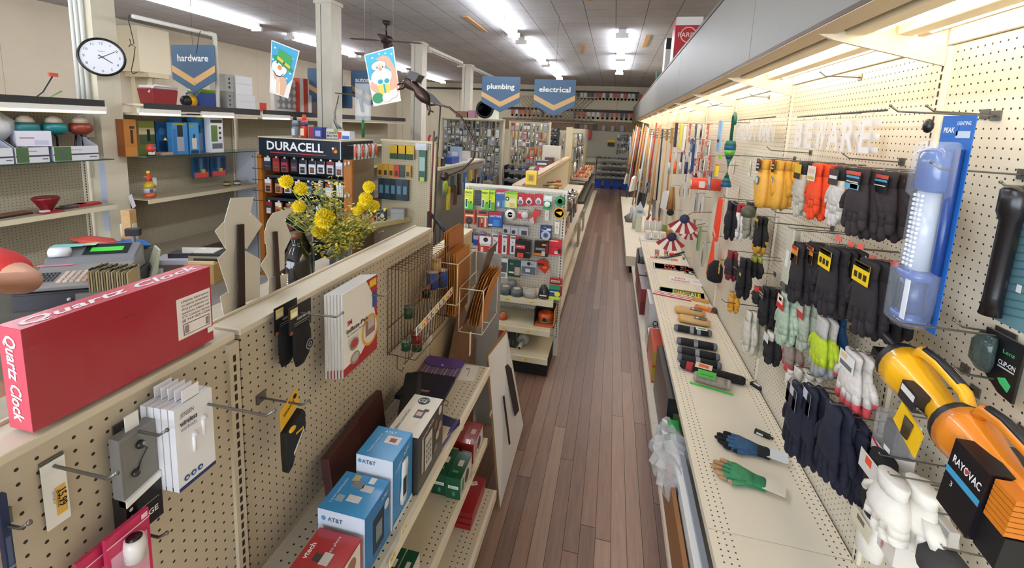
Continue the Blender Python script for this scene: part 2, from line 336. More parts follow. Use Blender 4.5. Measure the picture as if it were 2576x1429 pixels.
for k in range(len(YB)-1):
    a, b = YB[k], YB[k+1]
    nm = ['behind the viewer', 'holding the battery lanterns and the work light', 'holding the dark gloves', 'holding the mittens and the caps', 'holding the flags and tent stakes', 'holding the painted sign letters', 'holding the brooms'][k] if k < 7 else ORD[k-7] + ' bay of long tools beyond the brooms'
    t = thing('wall_shelving_bay', 'tall cream pegboard wall bay ' + nm, 'shelving', (0, 0, 0), 0, 'pegboard bays along the right wall')
    MB().box(XR, XR+.02, a+.006, b-.006, .12, 2.35, PEGR).obj('peg_panel', t)
    MB().box(XR-.014, XR+.02, a+.006, b-.006, 2.352, 2.40, edge).obj('top_rail', t, bevel=.003)
    upright(b, XR, -1, .12, 2.348, t)
    if k < 6:
        x0 = .478
        m = MB().box(x0, XR-.014, a+.0015, b-.0015, .532, .54, PEGS).box(x0-.012, x0+.004, a+.0015, b-.0015, .505, .5405, edge)
        m.obj('shelf', t)
        m = MB().box(.395, XR-.014, a+.0015, b-.0015, .118, .128, shm).box(.385, .40, a+.0015, b-.0015, .085, .1285, edge).obj('base_deck', t)
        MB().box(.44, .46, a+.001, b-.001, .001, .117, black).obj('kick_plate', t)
        MB().prism([(x0+.02, .50), (XR-.013, .50), (XR-.013, .42)], b-.004, b+.004, paint).obj('shelf_bracket', t)
    elif k < 11:
        MB().box(.31, XR-.014, a+.0015, b-.0015, .238, .25, shm).box(.30, .312, a+.0015, b-.0015, .14, .2505, M('#e6dcc0', .5)).obj('base_deck', t)
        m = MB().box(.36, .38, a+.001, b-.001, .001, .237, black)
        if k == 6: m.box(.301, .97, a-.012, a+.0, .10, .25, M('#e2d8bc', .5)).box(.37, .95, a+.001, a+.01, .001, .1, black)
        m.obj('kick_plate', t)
# canopy
cj = [-2.6, -.1, 2.36, 4.86, 7.36, 9.86, 12.36, 14.86, 16.9]; fas = M('#77736a', .45, var=.03, vs=4); trim = M('#4a3526', .5); ledge = M('#cdb894', .5)
for k in range(len(cj)-1):
    a, b = cj[k], cj[k+1]
    t = thing('display_canopy', 'grey beige canopy fascia over the right wall, ' + ('part overhead behind the viewer', 'panel overhead at the top right corner', 'nearest full panel in view', 'second full panel in view', 'third panel in view, below the hanging boxes', 'fourth panel in view', 'fifth panel in view', 'sixth panel in view', 'far end panel')[k], 'canopy', (0,0,0), 0, 'canopy over the right wall')
    MB().box(.584, .596, a+.003, b-.003, 2.40, 2.86, fas).obj('fascia', t)
    MB().box(.578, .60, a+.001, b-.001, 2.86, 2.885, trim).obj('top_trim', t)
    MB().box(.58, .66, a+.001, b-.001, 2.385, 2.40, ledge).box(.578, .584, a+.001, b-.001, 2.388, 2.402, trim).obj('bottom_ledge', t)
    MB().box(.60, XR+.02, a+.001, b-.001, 2.62, 2.635, M('#b5a98c', .6)).obj('top_deck', t)
    if k == len(cj)-2: MB().prism([(.596, 2.39), (XR, 2.2), (XR, 2.63), (.596, 2.63)], b-.01, b, M('#cbb48c', .6)).obj('end_panel', t)
lampm = M('#fff0d6', .4, emit=15); chan = M('#e8d7b2', .45)
for k in range(1, len(YB)-1):
    a, b = YB[k], YB[k+1]; w = ORD[k-1]
    if k == len(YB)-2: continue
    o = MB().prism([(.61, 2.385), (.66, 2.365), (XR-.013, 2.29), (XR-.013, 2.35), (.9, 2.375), (.61, 2.40)], b-.006, b+.006, M('#dcd0b4', .5)).obj('canopy_bracket')
    tag(o, 'cream wedge-shaped bracket under the canopy, ' + w + ' from the near end', 'bracket', 'canopy brackets')
    for j, (x0, x1) in enumerate(((.685, .745), (.825, .885))):
        t = thing('strip_light', 'cream strip light under the canopy, ' + ('outer' if j == 0 else 'inner') + ' one of the ' + w + ' bay', 'light', ((x0+x1)/2, (a+b)/2, 2.38), 0, 'strip lights under the canopy'); h = BAY/2 - .01; r = (x1-x0)/2
        MB().box(-r, r, -h, h, .0, .035, chan).box(-.006, .006, -h, h, .035, .2395, chan).obj('light_channel', t, bevel=.004)
        MB().tube([(r+.014, -h+.03, .008), (r+.014, h-.03, .008)], .008, lampm, 8).obj('fluorescent_tube', t)
# ------------------------------------------------------------------ near partition (left of the aisle)
PEGL = peg('#bdb09a', 1, .89, 1.5004); PEGL2 = peg('#bdb09a', 1, .4358, 1.4426)
PEGLS = peg('#c6bba6', 1, .89, -.858, bax=0, band=[(-.83, -.765), (-.625, -.54)], rad=.13)
PEGLM = peg('#c6bba6', 1, .89, -.858, bax=0, band=[(-.82, -.76), (-.60, -.525)], rad=.13)
pl = M('#c4b8a2', .5)
for a, b, mat, w in ((-.365, .848, PEGL2, 'near bay under the red clock box'), (.86, 2.056, PEGL, 'farther bay above the telephone shelf')):
    t = thing('gondola_bay', 'cream pegboard partition left of the aisle, ' + w, 'shelving', (0,0,0), 0, 'bays of the low pegboard partition')
    MB().box(XL-.02, XL, a+.003, b-.003, .12, 1.512, mat).obj('peg_panel', t)
    MB().box(XL-.09, XL-.07, a+.003, b-.003, .12, 1.512, M('#b9ab8c', .6)).obj('back_panel', t)
    m = MB().box(XL-.085, XL+.004, a+.001, b-.001, 1.513, 1.53, M('#d2c7b0', .5)).box(XL-.089, XL-.08, a+.001, b-.001, 1.529, 1.537, M('#d2c7b0', .5)); m.obj('top_cap', t, bevel=.003)
    upright(b-.012, XL-.003, 1, .12, 1.508, t, mat=pl)
    xf = -.535
    m = MB().box(XL+.014, xf, a+.002, b-.002, .826, .836, PEGLS).box(xf-.003, xf+.012, a+.002, b-.002, .80, .8365, edge); m.obj('shelf', t)
    m = MB().box(XL+.014, xf, a+.002, b-.002, .43, .44, PEGLM).box(xf-.003, xf+.012, a+.002, b-.002, .405, .4405, edge); m.obj('shelf', t)
    MB().box(XL+.014, -.475, a+.002, b-.002, .14, .15, peg('#c6bba6', 1, .89, -.858, bax=0, band=[(-.57, -.485)], rad=.13)).box(-.478, -.462, a+.002, b-.002, .10, .1505, edge).obj('base_deck', t)
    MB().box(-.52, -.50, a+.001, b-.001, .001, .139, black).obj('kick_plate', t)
    for z in (.795, .40):
        MB().prism([(XL+.012, z+.025), (xf-.02, z+.025), (xf-.02, z+.01), (XL+.012, z-.07)], b-.008, b-.003, pl).obj('shelf_bracket', t)
# shelf end price tags on the channel
for i, (u, v, z, w) in enumerate(((1014, 1330, .82, 'below the tall blue phone box'), (985, 1400, .82, 'below the red phone box'), (1233, 1040, .42, 'under the red boxes'), (1190, 1190, .42, 'under the green boxes'))):
    p = at(u, v, 0, -.52)
    one('price_tag', MB().box(-.02, .02, -.001, .0, -.011, .011, M('#e9d9a0')).text('%d.99' % (29+i*7), 0, 0, .009, M('#3a2a18'), y=-.0015), 'small yellow price tag on the shelf edge ' + w, 'price tag', p + Vector((.003, 0, 0)), RL)
# service ledge and counter behind the partition
lg = M('#a99d86', .5, var=.12, vs=12)
o = MB().box(-1.50, -.955, -.36, 2.1, 1.27, 1.295, lg).box(-.97, -.955, -.36, 2.1, .001, 1.27, M('#8d826e', .6)).box(-1.49, -1.47, -.36, 2.1, .96, 1.27, M('#8d826e', .6)).obj('service_ledge')
tag(o, 'worn beige ledge running behind the low pegboard partition', 'ledge')
ct = thing('sales_counter', 'cluttered dark grey sales counter behind the partition', 'counter', (0,0,0))
MB().box(-3.45, -1.30, 1.38, 2.55, .92, .95, M('#6b6660', .4, var=.15, vs=9)).obj('counter_top', ct, bevel=.004)
MB().box(-3.4, -1.5, 1.42, 2.5, .0, .92, M('#86795f', .6)).obj('counter_body', ct)
# ------------------------------------------------------------------ packages
def pack(w, h, d, col, blocks=(), texts=(), org='b', rough=.4, mb=None, side=None, top=None, tab=None):
    "a box or carded pack; local front faces -Y; org b = origin under it, t = origin at the top (it hangs)"
    m = mb or MB(); z0 = 0 if org == 'b' else -h; c = M(col, rough)
    m.box(-w/2, w/2, -d/2, d/2, z0, z0+h, c)
    if side: m.add([(w/2+.0004, -d/2, z0), (w/2+.0004, d/2, z0), (w/2+.0004, d/2, z0+h), (w/2+.0004, -d/2, z0+h)], [(0,1,2,3)], M(side, rough)); m.add([(-w/2-.0004, -d/2, z0), (-w/2-.0004, d/2, z0), (-w/2-.0004, d/2, z0+h), (-w/2-.0004, -d/2, z0+h)], [(3,2,1,0)], M(side, rough))
    if top: m.add([(-w/2, -d/2, z0+h+.0004), (w/2, -d/2, z0+h+.0004), (w/2, d/2, z0+h+.0004), (-w/2, d/2, z0+h+.0004)], [(0,1,2,3)], M(top, rough))
    y = -d/2
    for i, b in enumerate(blocks):
        if b[0] == 'o': m.disc((b[1]-.5)*w, z0+b[2]*h, b[3]*w, M(b[4], rough), y=y-.0005-i*.0001)
        else: m.rect((b[0]-.5)*w, (b[1]-.5)*w, z0+b[2]*h, z0+b[3]*h, M(b[4], rough), y=y-.0005-i*.0001)
    for t in texts:
        kw = t[5] if len(t) > 5 else {}
        if len(t) > 4 and 'w' in kw: kw = dict(kw, w=kw['w']*w)
        m.text(t[0], (t[1]-.5)*w, z0+t[2]*h, t[3]*h, M(t[4]), y=y-.0018, **kw)
    if tab: m.box(-w*.16, w*.16, -.0006, .0006, z0+h, z0+h+tab, M('#e8e4da', .4))
    return m
PAL = ['#b02a26','#1f4d9a','#e0b62c','#2c7a3c','#e8e6e0','#23262b','#d9661f','#7fa6c9','#9aa0a4','#6b2d7a','#c9c2ae','#31617a']
def rnd(p): return R3.choice(p)
def lathe_item(name, label, cat, P, prof, mats, group=None, n=18):
    "prof: list of (r, z); mats: list of (z_from, hex) bands"
    m = MB()
    for i in range(len(mats)):
        a = mats[i][0]; b = mats[i+1][0] if i+1 < len(mats) else 9
        seg = [q for q in prof if a - 1e-6 <= q[1] <= b + 1e-6]
        if len(seg) > 1: m.loft([[(r*math.cos(2*math.pi*j/n), r*math.sin(2*math.pi*j/n), z) for j in range(n)] for r, z in seg], M(mats[i][1], .3), caps=True)
    return one(name, m, label, cat, P, 0, group)
def hook(P, rot, L, label, double=False, tip=.015, group='steel peg hooks', plate=True, r=.0028):
    "steel peg hook: base at P on the board, reaching L out along local -Y"
    m = MB(); s = M('#77746e', .35, metal=.8)
    for x in ((-.012, .012) if double else (0,)):
        m.tube([(x, 0, 0), (x, -.01, .0), (x, -L+.02, .004), (x, -L, .004+tip)], r, s, 6)
    if plate: m.box(-.016, .016, -.004, 0, -.012, .014, s)
    m.ball((0, -L, .004+tip), r*1.5, s, 6)
    return one('peg_hook', m, label, 'hook', P, rot, group)
# ------------------------------------------------------------------ end unit with tapes, at the head of the middle run
YE = 3.85
pe = peg('#c3bdae', 0, -1.225, 1.48); endt = thing('end_display', 'pegboard end display of tapes and glues facing the viewer', 'shelving', (0,0,0))
MB().box(-1.25, -.40, YE, YE+.02, .12, 1.50, pe).obj('peg_panel', endt)
MB().box(-1.285, -.355, YE-.006, YE+.05, 1.50, 1.52, M('#dcd6c6', .45)).obj('top_rail', endt)
for x in (-1.262, -.378):
    m = MB().box(x-.02, x+.02, YE-.012, YE+.04, .0, 1.505, M('#cfc8b8', .5))
    for k in range(52): m.rect(x-.004, x+.004, 1.47-k*INCH, 1.487-k*INCH, slotm, y=YE-.0125)
    m.obj('upright', endt)
for i, (z, yf) in enumerate(((.62, 3.56), (.405, 3.46), (.19, 3.40))):
    MB().box(-1.22, -.395, yf, YE-.014, z-.012, z, peg('#cfc4a6', 0, -1.225, yf+.03, bax=1, band=[(yf+.02, yf+.05)])).box(-1.225, -.39, yf-.012, yf+.001, z-.045, z+.001, M('#d8ceb2', .45)).obj('shelf', endt)
    for j, x in enumerate((-1.0, -.78, -.57)):
        one('price_tag', MB().box(-.03, .03, -.001, 0, -.013, .013, M('#e6d88c')).text('%d.%02d' % (4+j, 49+i*10), 0, 0, .012, M('#4a3a20'), y=-.0015), 'yellow price tag on the tape display, ' + ('left', 'middle', 'right')[j] + ' one on the ' + ('top', 'middle', 'bottom')[i] + ' shelf edge', 'price tag', (x, yf-.0135, z-.022))
MB().box(-1.22, -.40, 3.47, YE-.02, .001, .14, black).obj('base', endt)
# middle run behind the end display
mr = thing('gondola_run', 'long middle run of cream shelving behind the tape display', 'shelving', (0,0,0))
MB().box(-.85, -.79, 3.93, 8.45, .1, 1.50, peg('#cbbf9f', 1, 4, 1.48)).obj('centre_panel', mr)
MB().box(-.875, -.765, 3.93, 8.45, 1.50, 1.52, M('#d8bf92', .5, var=.1)).box(-.865, -.775, 3.93, 8.45, 1.52, 1.535, M('#c9ac7c', .5)).obj('top_cap', mr, bevel=.004)
for z, xf in ((1.02, -.50), (.66, -.47), (.36, -.45)):
    MB().box(-.785, xf, 3.95, 8.4, z-.01, z, shm).box(xf-.002, xf+.012, 3.95, 8.4, z-.035, z+.001, edge).obj('shelf', mr)
    MB().box(-1.2, -.86, 3.95, 8.4, z-.01, z, shm).obj('shelf', mr)
MB().box(-1.22, -.42, 3.93, 8.44, .15, .16, shm).box(-.425, -.41, 3.93, 8.44, .11, .162, edge).obj('base_deck', mr)
MB().box(-1.15, -.47, 3.95, 8.44, .001, .149, black).obj('kick_plate', mr)
tr = thing('gondola_run', 'taller farther run of cream shelving full of silver hardware', 'shelving', (0,0,0))
MB().box(-.85, -.79, 8.5, 14.2, .17, 2.06, M('#c9bfa4', .6)).box(-.88, -.76, 8.46, 8.5, .17, 2.08, M('#d9c7a0', .5)).obj('centre_panel', tr)
MB().box(-.92, -.42, 8.46, 14.3, .15, .165, shm).box(-.425, -.41, 8.46, 14.3, .11, .166, edge).box(-.9, -.47, 8.47, 14.2, .001, .149, black).obj('base_deck', tr)
for z in (1.05, .7, .4): MB().box(-.785, -.48, 8.52, 14.2, z-.01, z, M('#6b675f', .5)).obj('shelf', tr)
# battery rack (the wide header reads DURACELL)
YD = 4.42
dr = thing('battery_rack', 'tall battery display rack with black header and orange sides', 'rack', (0,0,0))
x0, x1 = -4.0, -2.92; orange = M('#b06a22', .5); dk = M('#15181f', .4); navy = M('#1d2733', .25)
MB().box(x0, x1, YD, 5.08, 1.60, 1.80, navy).box(x0, x1+.004, YD-.01, 5.08, 1.80, 1.812, M('#cfc4a4', .5)).obj('header', dr)
m = MB(); cx = (x0+x1)/2
m.text('DURACELL', cx-.06, 1.715, .095, M('#f4f4f4', .3), y=YD-.002, w=.74, bold=True).rect(x0+.15, x0+.54, 1.632, 1.64, M('#c8373c'), y=YD-.002).rect(x0+.54, x0+.89, 1.632, 1.64, M('#c8373c'), y=YD-.002)
m.disc(x1-.09, 1.70, .035, M('#7a2c1c'), y=YD-.002, n=12).disc(x1-.11, 1.72, .014, M('#f0efe6'), y=YD-.003).disc(x1-.075, 1.685, .018, M('#c9a227'), y=YD-.003).rect(x1-.02, x1-.012, 1.60, 1.80, M('#dfe6ea'), y=YD-.002)
m.obj('lettering', dr); m = MB(); m.T = Matrix.Translation((x1, 0, 0)) @ Matrix.Rotation(HP, 4, 'Z')
m.text('DURACELL', 4.84, 1.69, .06, M('#e6e2da'), y=-.002, w=.36, bold=True).rect(4.66, 5.02, 1.637, 1.642, M('#a8322f'), y=-.002)
m.T = None; m.obj('lettering', dr)
MB().box(x0-.06, x0, YD+.03, 5.08, .0, 1.60, orange).obj('side_panel', dr); MB().box(x1-.0, x1+.1, YD+.03, YD+.06, .3, 1.60, orange).obj('side_panel', dr)
MB().box(x1+.0, x1+.012, YD+.065, 5.09, .3, 1.595, peg('#8f7d62', 1, 0, 0)).obj('peg_side', dr)
MB().box(x0, x1, 4.75, 4.77, .1, 1.6, peg('#15181f', 0, 0, 0, rough=.4)).obj('back_board', dr)
for z in (1.35, 1.08, .8, .5): MB().box(x0, x1, YD+.08, 4.75, z-.008, z, dk).box(x0, x1, YD+.07, YD+.08, z-.02, z+.012, M('#2a3340', .4)).obj('rack_shelf', dr)
m = MB()
for x, z in ((x1+.03, 1.555), (x1+.075, 1.565), (x1+.025, 1.19), (x1+.07, 1.20)): m.ball((x, YD+.02, z), .02, M('#ccc9c4', .3), 8, (.8, .5, 1.25))
m.obj('cup_hook', dr)
k = 0
for r, (z, n) in enumerate(((1.585, 9), (1.33, 8), (1.06, 8), (.79, 8))):
    for j in range(n):
        x = x0+.07 + j*(x1-x0-.14)/(n-1) + R3.uniform(-.01, .01); c = [['#24445c','#b0303c','#b0303c','#3d3550','#c9cdd2','#dfe2e6','#dfe2e6','#cfd0dd','#c6c0cc'], ['#c9846a','#c98a70','#d7d9dd','#8a8f9a','#4a86b8','#7ab0c4','#c8ccd2','#d8dbe0'], ['#4a3c3c','#c96f4c','#c97a58','#8d5a4a','#cfd3d8','#cfd3d8','#a8abb2','#e2c9b8'], ['#5a4a4a','#c98a6c','#33363c','#b9bcc2','#9da1a8','#33363c','#c96f4c','#5a5d66']][r][j % 9 if r == 0 else j]
        h = .15 + R3.uniform(-.01, .02)
        m = pack(.085, h, .02, c, [(0, 1, .72, 1, rnd(['#1c2230','#8a2a2a','#e8e8ec'])), (.15, .85, .08, .5, rnd(['#2b2f38','#e4e4e6','#6b4a3a'])), (.15, .85, .3, .34, '#c96f34')], org='t', tab=.02)
        m.tube([(0, .01, .012), (0, .27, .012)], .002, M('#888', .4), 5)
        one('battery_pack', m, 'carded battery pack on the black rack, ' + ORD[j] + ' from the left in the ' + ('top','second','third','bottom')[r] + ' row', 'battery pack', (x, 4.475 + (j % 2)*.004, z-.02), 0, 'battery packs on the rack')
# wire arms on the orange left side
for i, z in enumerate((1.565, 1.43, 1.30, 1.17, 1.05)):
    one('wire_peg', MB().tube([(0, 0, .01), (.0, -.01, 0), (.13, -.01, 0), (.14, -.01, .0)], .004, M('#3a1d14', .4)), 'dark wire peg on the orange rack side, ' + ORD[i] + ' from the top', 'hook', (x0-.11, YD+.02, z))
# pegboard beside the rack
dg = thing('gondola_bay', 'cream pegboard panel beside the battery rack with work gloves and markers', 'shelving', (0,0,0))
MB().box(x1+.11, -2.12, 5.1, 5.12, .2, 1.80, peg('#c9bc9c', 0, -2.2, 1.79)).obj('peg_panel', dg)
m = MB().box(-2.17, -2.09, 5.09, 5.14, .0, 1.81, M('#cfbf9a', .5))
for k2 in range(60): m.rect(-2.158, -2.15, 1.78-k2*INCH, 1.795-k2*INCH, slotm, y=5.0895)
m.obj('upright', dg)
MB().box(x1+.1, -2.09, 5.085, 5.15, 1.80, 1.825, M('#d6c8a4', .5)).obj('top_rail', dg)
MB().prism([(-2.86, 4.5), (-2.66, 4.5), (-2.40, 5.09), (-2.86, 5.09)], .85, .86, shm, 'z').hexa([(-2.66, 4.49, .82), (-2.65, 4.49, .82), (-2.39, 5.085, .82), (-2.40, 5.085, .82)], [(-2.66, 4.49, .87), (-2.65, 4.49, .87), (-2.39, 5.085, .87), (-2.40, 5.085, .87)], M('#c9b878')).obj('shelf', dg)
# aisle side of that run: grey panel, worktop, hanging tools
wk = thing('work_counter', 'grey run of shelving with a cream worktop, plumbing tools hung on its side', 'shelving', (0,0,0))
MB().box(-2.7, -2.06, 5.16, 7.15, 1.47, 1.50, M('#cfc6b0', .5)).obj('worktop', wk)
MB().box(-2.12, -2.09, 5.16, 7.15, .1, 1.47, M('#9b978c', .6, var=.06)).obj('side_panel', wk)
MB().box(-2.7, -2.13, 5.17, 7.14, .001, 1.46, M('#8d8a80', .6)).obj('body', wk)
sr = thing('stair_rail', 'black iron stair railing going down behind the partition', 'railing', (0,0,0)); irn = M('#121212', .4)
MB().tube([(-1.85, 4.35, 1.12), (-1.45, 4.35, .72)], .018, irn).tube([(-1.85, 4.35, .0), (-1.85, 4.35, 1.12)], .015, irn).obj('handrail', sr)
for i in range(8): MB().tube([(-1.82+i*.05, 4.35, .0), (-1.82+i*.05, 4.35, 1.09-i*.05)], .007, irn).obj('baluster', sr)
# ------------------------------------------------------------------ left display units
def left_unit(y0, y1, lab, side=False, zt=2.0, lo=.9, shelves=((1.605, True), (1.18, False))):
    t = thing('display_unit', lab, 'shelving', (0,0,0), 0, 'display units on the left')
    MB().box(-4.80, -4.76, y0, y1, .0, zt, peg('#a89f88', 1, .011, .004)).obj('peg_panel', t)
    for z, glass in shelves:
        if glass: MB().box(-4.75, -4.38, y0, y1-.02, z-.008, z, M('#9fb8ac', .05, alpha=.45)).box(-4.385, -4.378, y0, y1-.02, z-.009, z+.001, M('#2f4a40', .1)).obj('glass_shelf', t)
        else: MB().box(-4.75, -4.40, y0, y1-.02, z-.01, z, M('#b9ab90', .5)).box(-4.402, -4.388, y0, y1-.02, z-.04, z+.001, M('#e0d6b6', .4)).obj('shelf', t)
    MB().box(-4.75, -4.3, y0, y1, .6, .62, M('#9a907c', .5)).obj('shelf', t)
    yc = y1 - (.08 if y1 < 3.3 else 0)
    MB().box(-4.84, -4.36, y0, yc, 2.09, 2.11, M('#e2d9c2', .5)).box(-4.37, -4.35, y0, yc, 2.05, 2.12, M('#2b2a28', .5)).obj('canopy_top', t)
    MB().box(-4.72, -4.38, y0+.01, yc-.01, 2.0, 2.02, M('#dcd2b8', .5)).obj('canopy_board', t)
    upright(y1-.02, -4.757, 1, .1, 1.98, t)
    if side:
        m = MB().box(-4.76, -4.36, y1, y1+.03, .0, 1.60, M('#b9bcc4', .5)).box(-4.43, -4.33, y1-.01, y1+.05, 0, 1.61, M('#cfc6ae', .5))
        for k2 in range(55): m.rect(-4.455, -4.448, 1.56-k2*INCH, 1.575-k2*INCH, slotm, y=y1-.0105)
        m.obj('side_panel', t)
    return t
left_unit(.6, 3.15, 'left display unit with the trimmers on its glass shelf', shelves=((1.605, True), (1.185, False)))
left_unit(3.42, 4.85, 'left display unit right of the clock post with blue packs', True)
left_unit(4.92, 8.9, 'far left display unit behind the battery rack', shelves=((1.6, False), (1.2, False)))
stl = M('#fff3dc', .3, emit=3)
for i, (u, v, L_, w) in enumerate(((130, 252, .75, 'at the left edge of view'), (398, 268, .42, 'above the orange and blue boxes'), (545, 282, .42, 'above the drill packs'), (692, 292, .5, 'below the furnace filters'))):
    p = at(u, v, 0, -4.36); t = thing('strip_light', 'white strip light on the left canopy edge ' + w, 'light', (-4.345, p.y, 2.035), 0)
    MB().box(-.012, .016, -L_/2, L_/2, -.012, .03, M('#e6e2d8', .4)).obj('housing', t); MB().tube([(.012, -L_/2+.01, -.02), (.012, L_/2-.01, -.02)], .009, stl, 8).obj('fluorescent_tube', t)
# far racks of tools (they face the viewer)
def rack(name, lab, x0, x1, y, z0, z1, col='#b9ae94', cap=True):
    t = thing(name, lab, 'shelving', (0,0,0)); MB().box(x0, x1, y, y+.03, z0, z1, M(col, .6)).obj('peg_panel', t)
    MB().box(x0-.03, x0, y-.01, y+.04, 0, z1+.01, M('#d3c6a2', .5)).obj('frame', t); MB().box(x1, x1+.03, y-.01, y+.04, 0, z1+.01, M('#d3c6a2', .5)).obj('frame', t)
    if cap: MB().box(x0-.03, x1+.03, y-.3, y+.06, z1+.012, z1+.03, M('#cbbf9f', .5)).obj('top_shelf', t)
    return t
rack('tool_rack', 'pegboard wall crowded with silver plumbing fittings', -3.26, -2.06, 8.3, .3, 2.14)
rack('tool_rack', 'pegboard wall of orange and clear packages beside the silver fittings', -1.98, -1.22, 8.6, .3, 2.15, cap=False)
rack('tool_rack', 'distant pegboard with small dark boxes and red packs', -2.2, -.98, 13.0, .6, 2.0, cap=False)
rack('tool_rack', 'grey pegboard on the back wall with tools and a red box', -1.5, .72, 17.12, 1.05, 2.02, '#a8a493', cap=False)
def small_pack(k, hues):
    c = rnd(hues); w = R3.uniform(.05, .085); h = R3.uniform(.1, .17); q = R3.random()
    m = MB()
    if q < .45: pack(w, h, .02, c, [(.1, .9, .1, .6, rnd(['#cfcfc8','#8d9094','#44474c'])), (.2, .8, .75, .9, rnd(['#efefe8','#222']))], org='t', mb=m)
    elif q < .75:
        s = M(rnd(['#c4c5c3','#8f9192','#dcdcd6']), .25, metal=.85); m.tube([(0, 0, 0), (0, -.01, -h)], w*.2, s, 8); m.tube([(-w*.4, 0, -h*.3), (w*.4, 0, -h*.3)], w*.16, s, 8)
    else:
        s = M(rnd(hues), .4); m.lathe([(w*.15, 0), (w*.3, -h*.1), (w*.32, -h*.8), (w*.1, -h)], s, n=8)
    m.tube([(0, 0, .004), (0, .05, .004)], .003, M('#77746e', .35, metal=.8), 5)
    return m
GR = ['#8d9092','#b9bcbd','#44484c','#cfd0cc','#6c6f72','#2b2d30','#9fa09b']; OR = ['#c9683c','#d8b46a','#e6e0d2','#b0442f','#caa27c','#8d6a52']
def fill(nx, nz, x0, x1, z0, z1, y, hues, what, where, grp, dens=1.0):
    for i in range(nx):
        for j in range(nz):
            if R3.random() > dens: continue
            x = x0 + (i+.5)*(x1-x0)/nx + R3.uniform(-.012, .012); z = z1 - j*(z1-z0)/nz
            one('hanging_fitting', small_pack(0, hues), '%s, %s, %s row down, %s from the left' % (what, where, ORD[j], ORD[i]), 'packaged hardware', (x, y - .032, z - .01), 0, grp)
fill(14, 7, -3.22, -2.1, 1.1, 2.13, 8.28, GR, 'small silver fitting', 'fittings wall', 'silver fittings on the plumbing wall')
fill(9, 5, -1.95, -1.25, 1.35, 2.13, 8.58, OR + GR[:3], 'small orange or clear package', 'package wall', 'packages on the far pegboard')
fill(9, 3, -2.1, -1.0, 1.4, 1.95, 12.98, ['#2b2d5c','#23262b','#a8453c','#c9c2ae'], 'small dark package', 'distant pegboard', 'packages on the distant pegboard', .8)
fill(7, 6, .1, .66, 1.25, 1.95, 17.10, GR, 'small grey tool', 'grey back wall board', 'tools on the back wall board', .85)
# silver hardware hanging on the tall run's aisle side
for j in range(3):
    for i in range(9):
        y = 8.65 + i*.28; m = small_pack(0, GR); o = one('hanging_fitting', m, 'silver gadget on the tall middle run, %s row down, %s from the near end' % (ORD[j], ORD[i]), 'packaged hardware', (-.715, y, 1.95 - j*.27), RL, 'gadgets on the tall middle run'); o.scale = (1.5, 1.5, 1.6)
# dark shelving with trays, below and beside
def trays(lab, x0, x1, y, zs, col, tcol, n, grp):
    t = thing('tray_shelving', lab, 'shelving', (0,0,0))
    for z in zs: MB().box(x0, x1, y-.35, y, z-.012, z, M(col, .5)).box(x0, x1, y-.36, y-.35, z-.02, z+.03, M(tcol, .4)).obj('shelf', t)
    MB().box(x0-.02, x0, y-.36, y, 0, max(zs)+.1, M(col, .5)).obj('side_frame', t); MB().box(x1, x1+.02, y-.36, y, 0, max(zs)+.1, M(col, .5)).obj('side_frame', t)
    for a, z in enumerate(zs):
        for i in range(n):
            x = x0 + (i+.5)*(x1-x0)/n; w = (x1-x0)/n*.7
            one('parts_bin', MB().hexa([(-w/2, -.1, 0), (w/2, -.1, 0), (w/2, .1, 0), (-w/2, .1, 0)], [(-w/2, -.12, .06), (w/2, -.12, .06), (w/2, .12, .09), (-w/2, .12, .09)], M(rnd(['#2a2b2e','#8f8c84','#c9c4b6','#3b4a6b','#5c5a55']), .4)).box(-w*.3, w*.3, -.123, -.115, .015, .045, M(rnd(['#d8d4c8','#b9b2a0','#d8d4c8'])))
                , 'small parts bin, %s, %s shelf down, %s from the left' % (grp, ORD[a], ORD[i]), 'bin', (x, y-.19, z+.0005), 0, 'bins on the ' + grp)
trays('cream shelves of pipe fittings below the fittings wall', -2.75, -2.1, 8.2, (1.02, .84, .66, .48), '#8f8672', '#c9bd9c', 4, 'pipe fitting shelves')
trays('black stepped shelves of elbows and valves', -1.95, -1.25, 8.5, (1.22, 1.05, .88, .70, .52), '#1c1d1f', '#6b6d70', 5, 'black stepped shelves')
trays('far black shelves at the end of the aisle', -.55, .70, 16.95, (1.0, .78, .56, .36), '#141416', '#8f8c88', 7, 'far black shelves')
trays('black parts cabinet near the distant pegboard', -2.15, -1.55, 12.9, (1.95, 1.8, 1.65, 1.5), '#18191b', '#2b2d30', 5, 'black parts cabinet')
for i in range(5):
    m = MB().hexa([(-.1, -.12, 0), (.1, -.12, 0), (.1, .12, 0), (-.1, .12, 0)], [(-.13, -.15, .28), (.13, -.15, .28), (.13, .15, .28), (-.13, .15, .28)], M('#1a3f9a', .35)).box(-.14, .14, -.16, .16, .28, .30, M('#142f78', .35))
    one('plastic_tub', m, 'blue plastic tub on the floor at the aisle end, %s from the left' % ORD[i], 'tub', (-.44+i*.31, 16.35, 0), 0, 'blue tubs at the end of the aisle')
# ------------------------------------------------------------------ goods on the near partition
def fit(side, off, tl, br):
    "size and top-centre of a face hung off away from the left (L) or right (R) board, from two opposite corners"
    x = XL + off if side == 'L' else XR - off
    a, b = at(*tl, 0, x), at(*br, 0, x)
    return Vector((x, (a.y+b.y)/2, a.z)), abs(b.y-a.y), a.z-b.z
def hookpx(side, base, tip, label, plate=True):
    x = XL if side == 'L' else XR
    p = at(*base, 0, x); q = at(*tip, 1, p.y); L = max(.06, abs(q.x - x))
    return hook(p, RL if side == 'L' else RR, L, label, plate=plate)
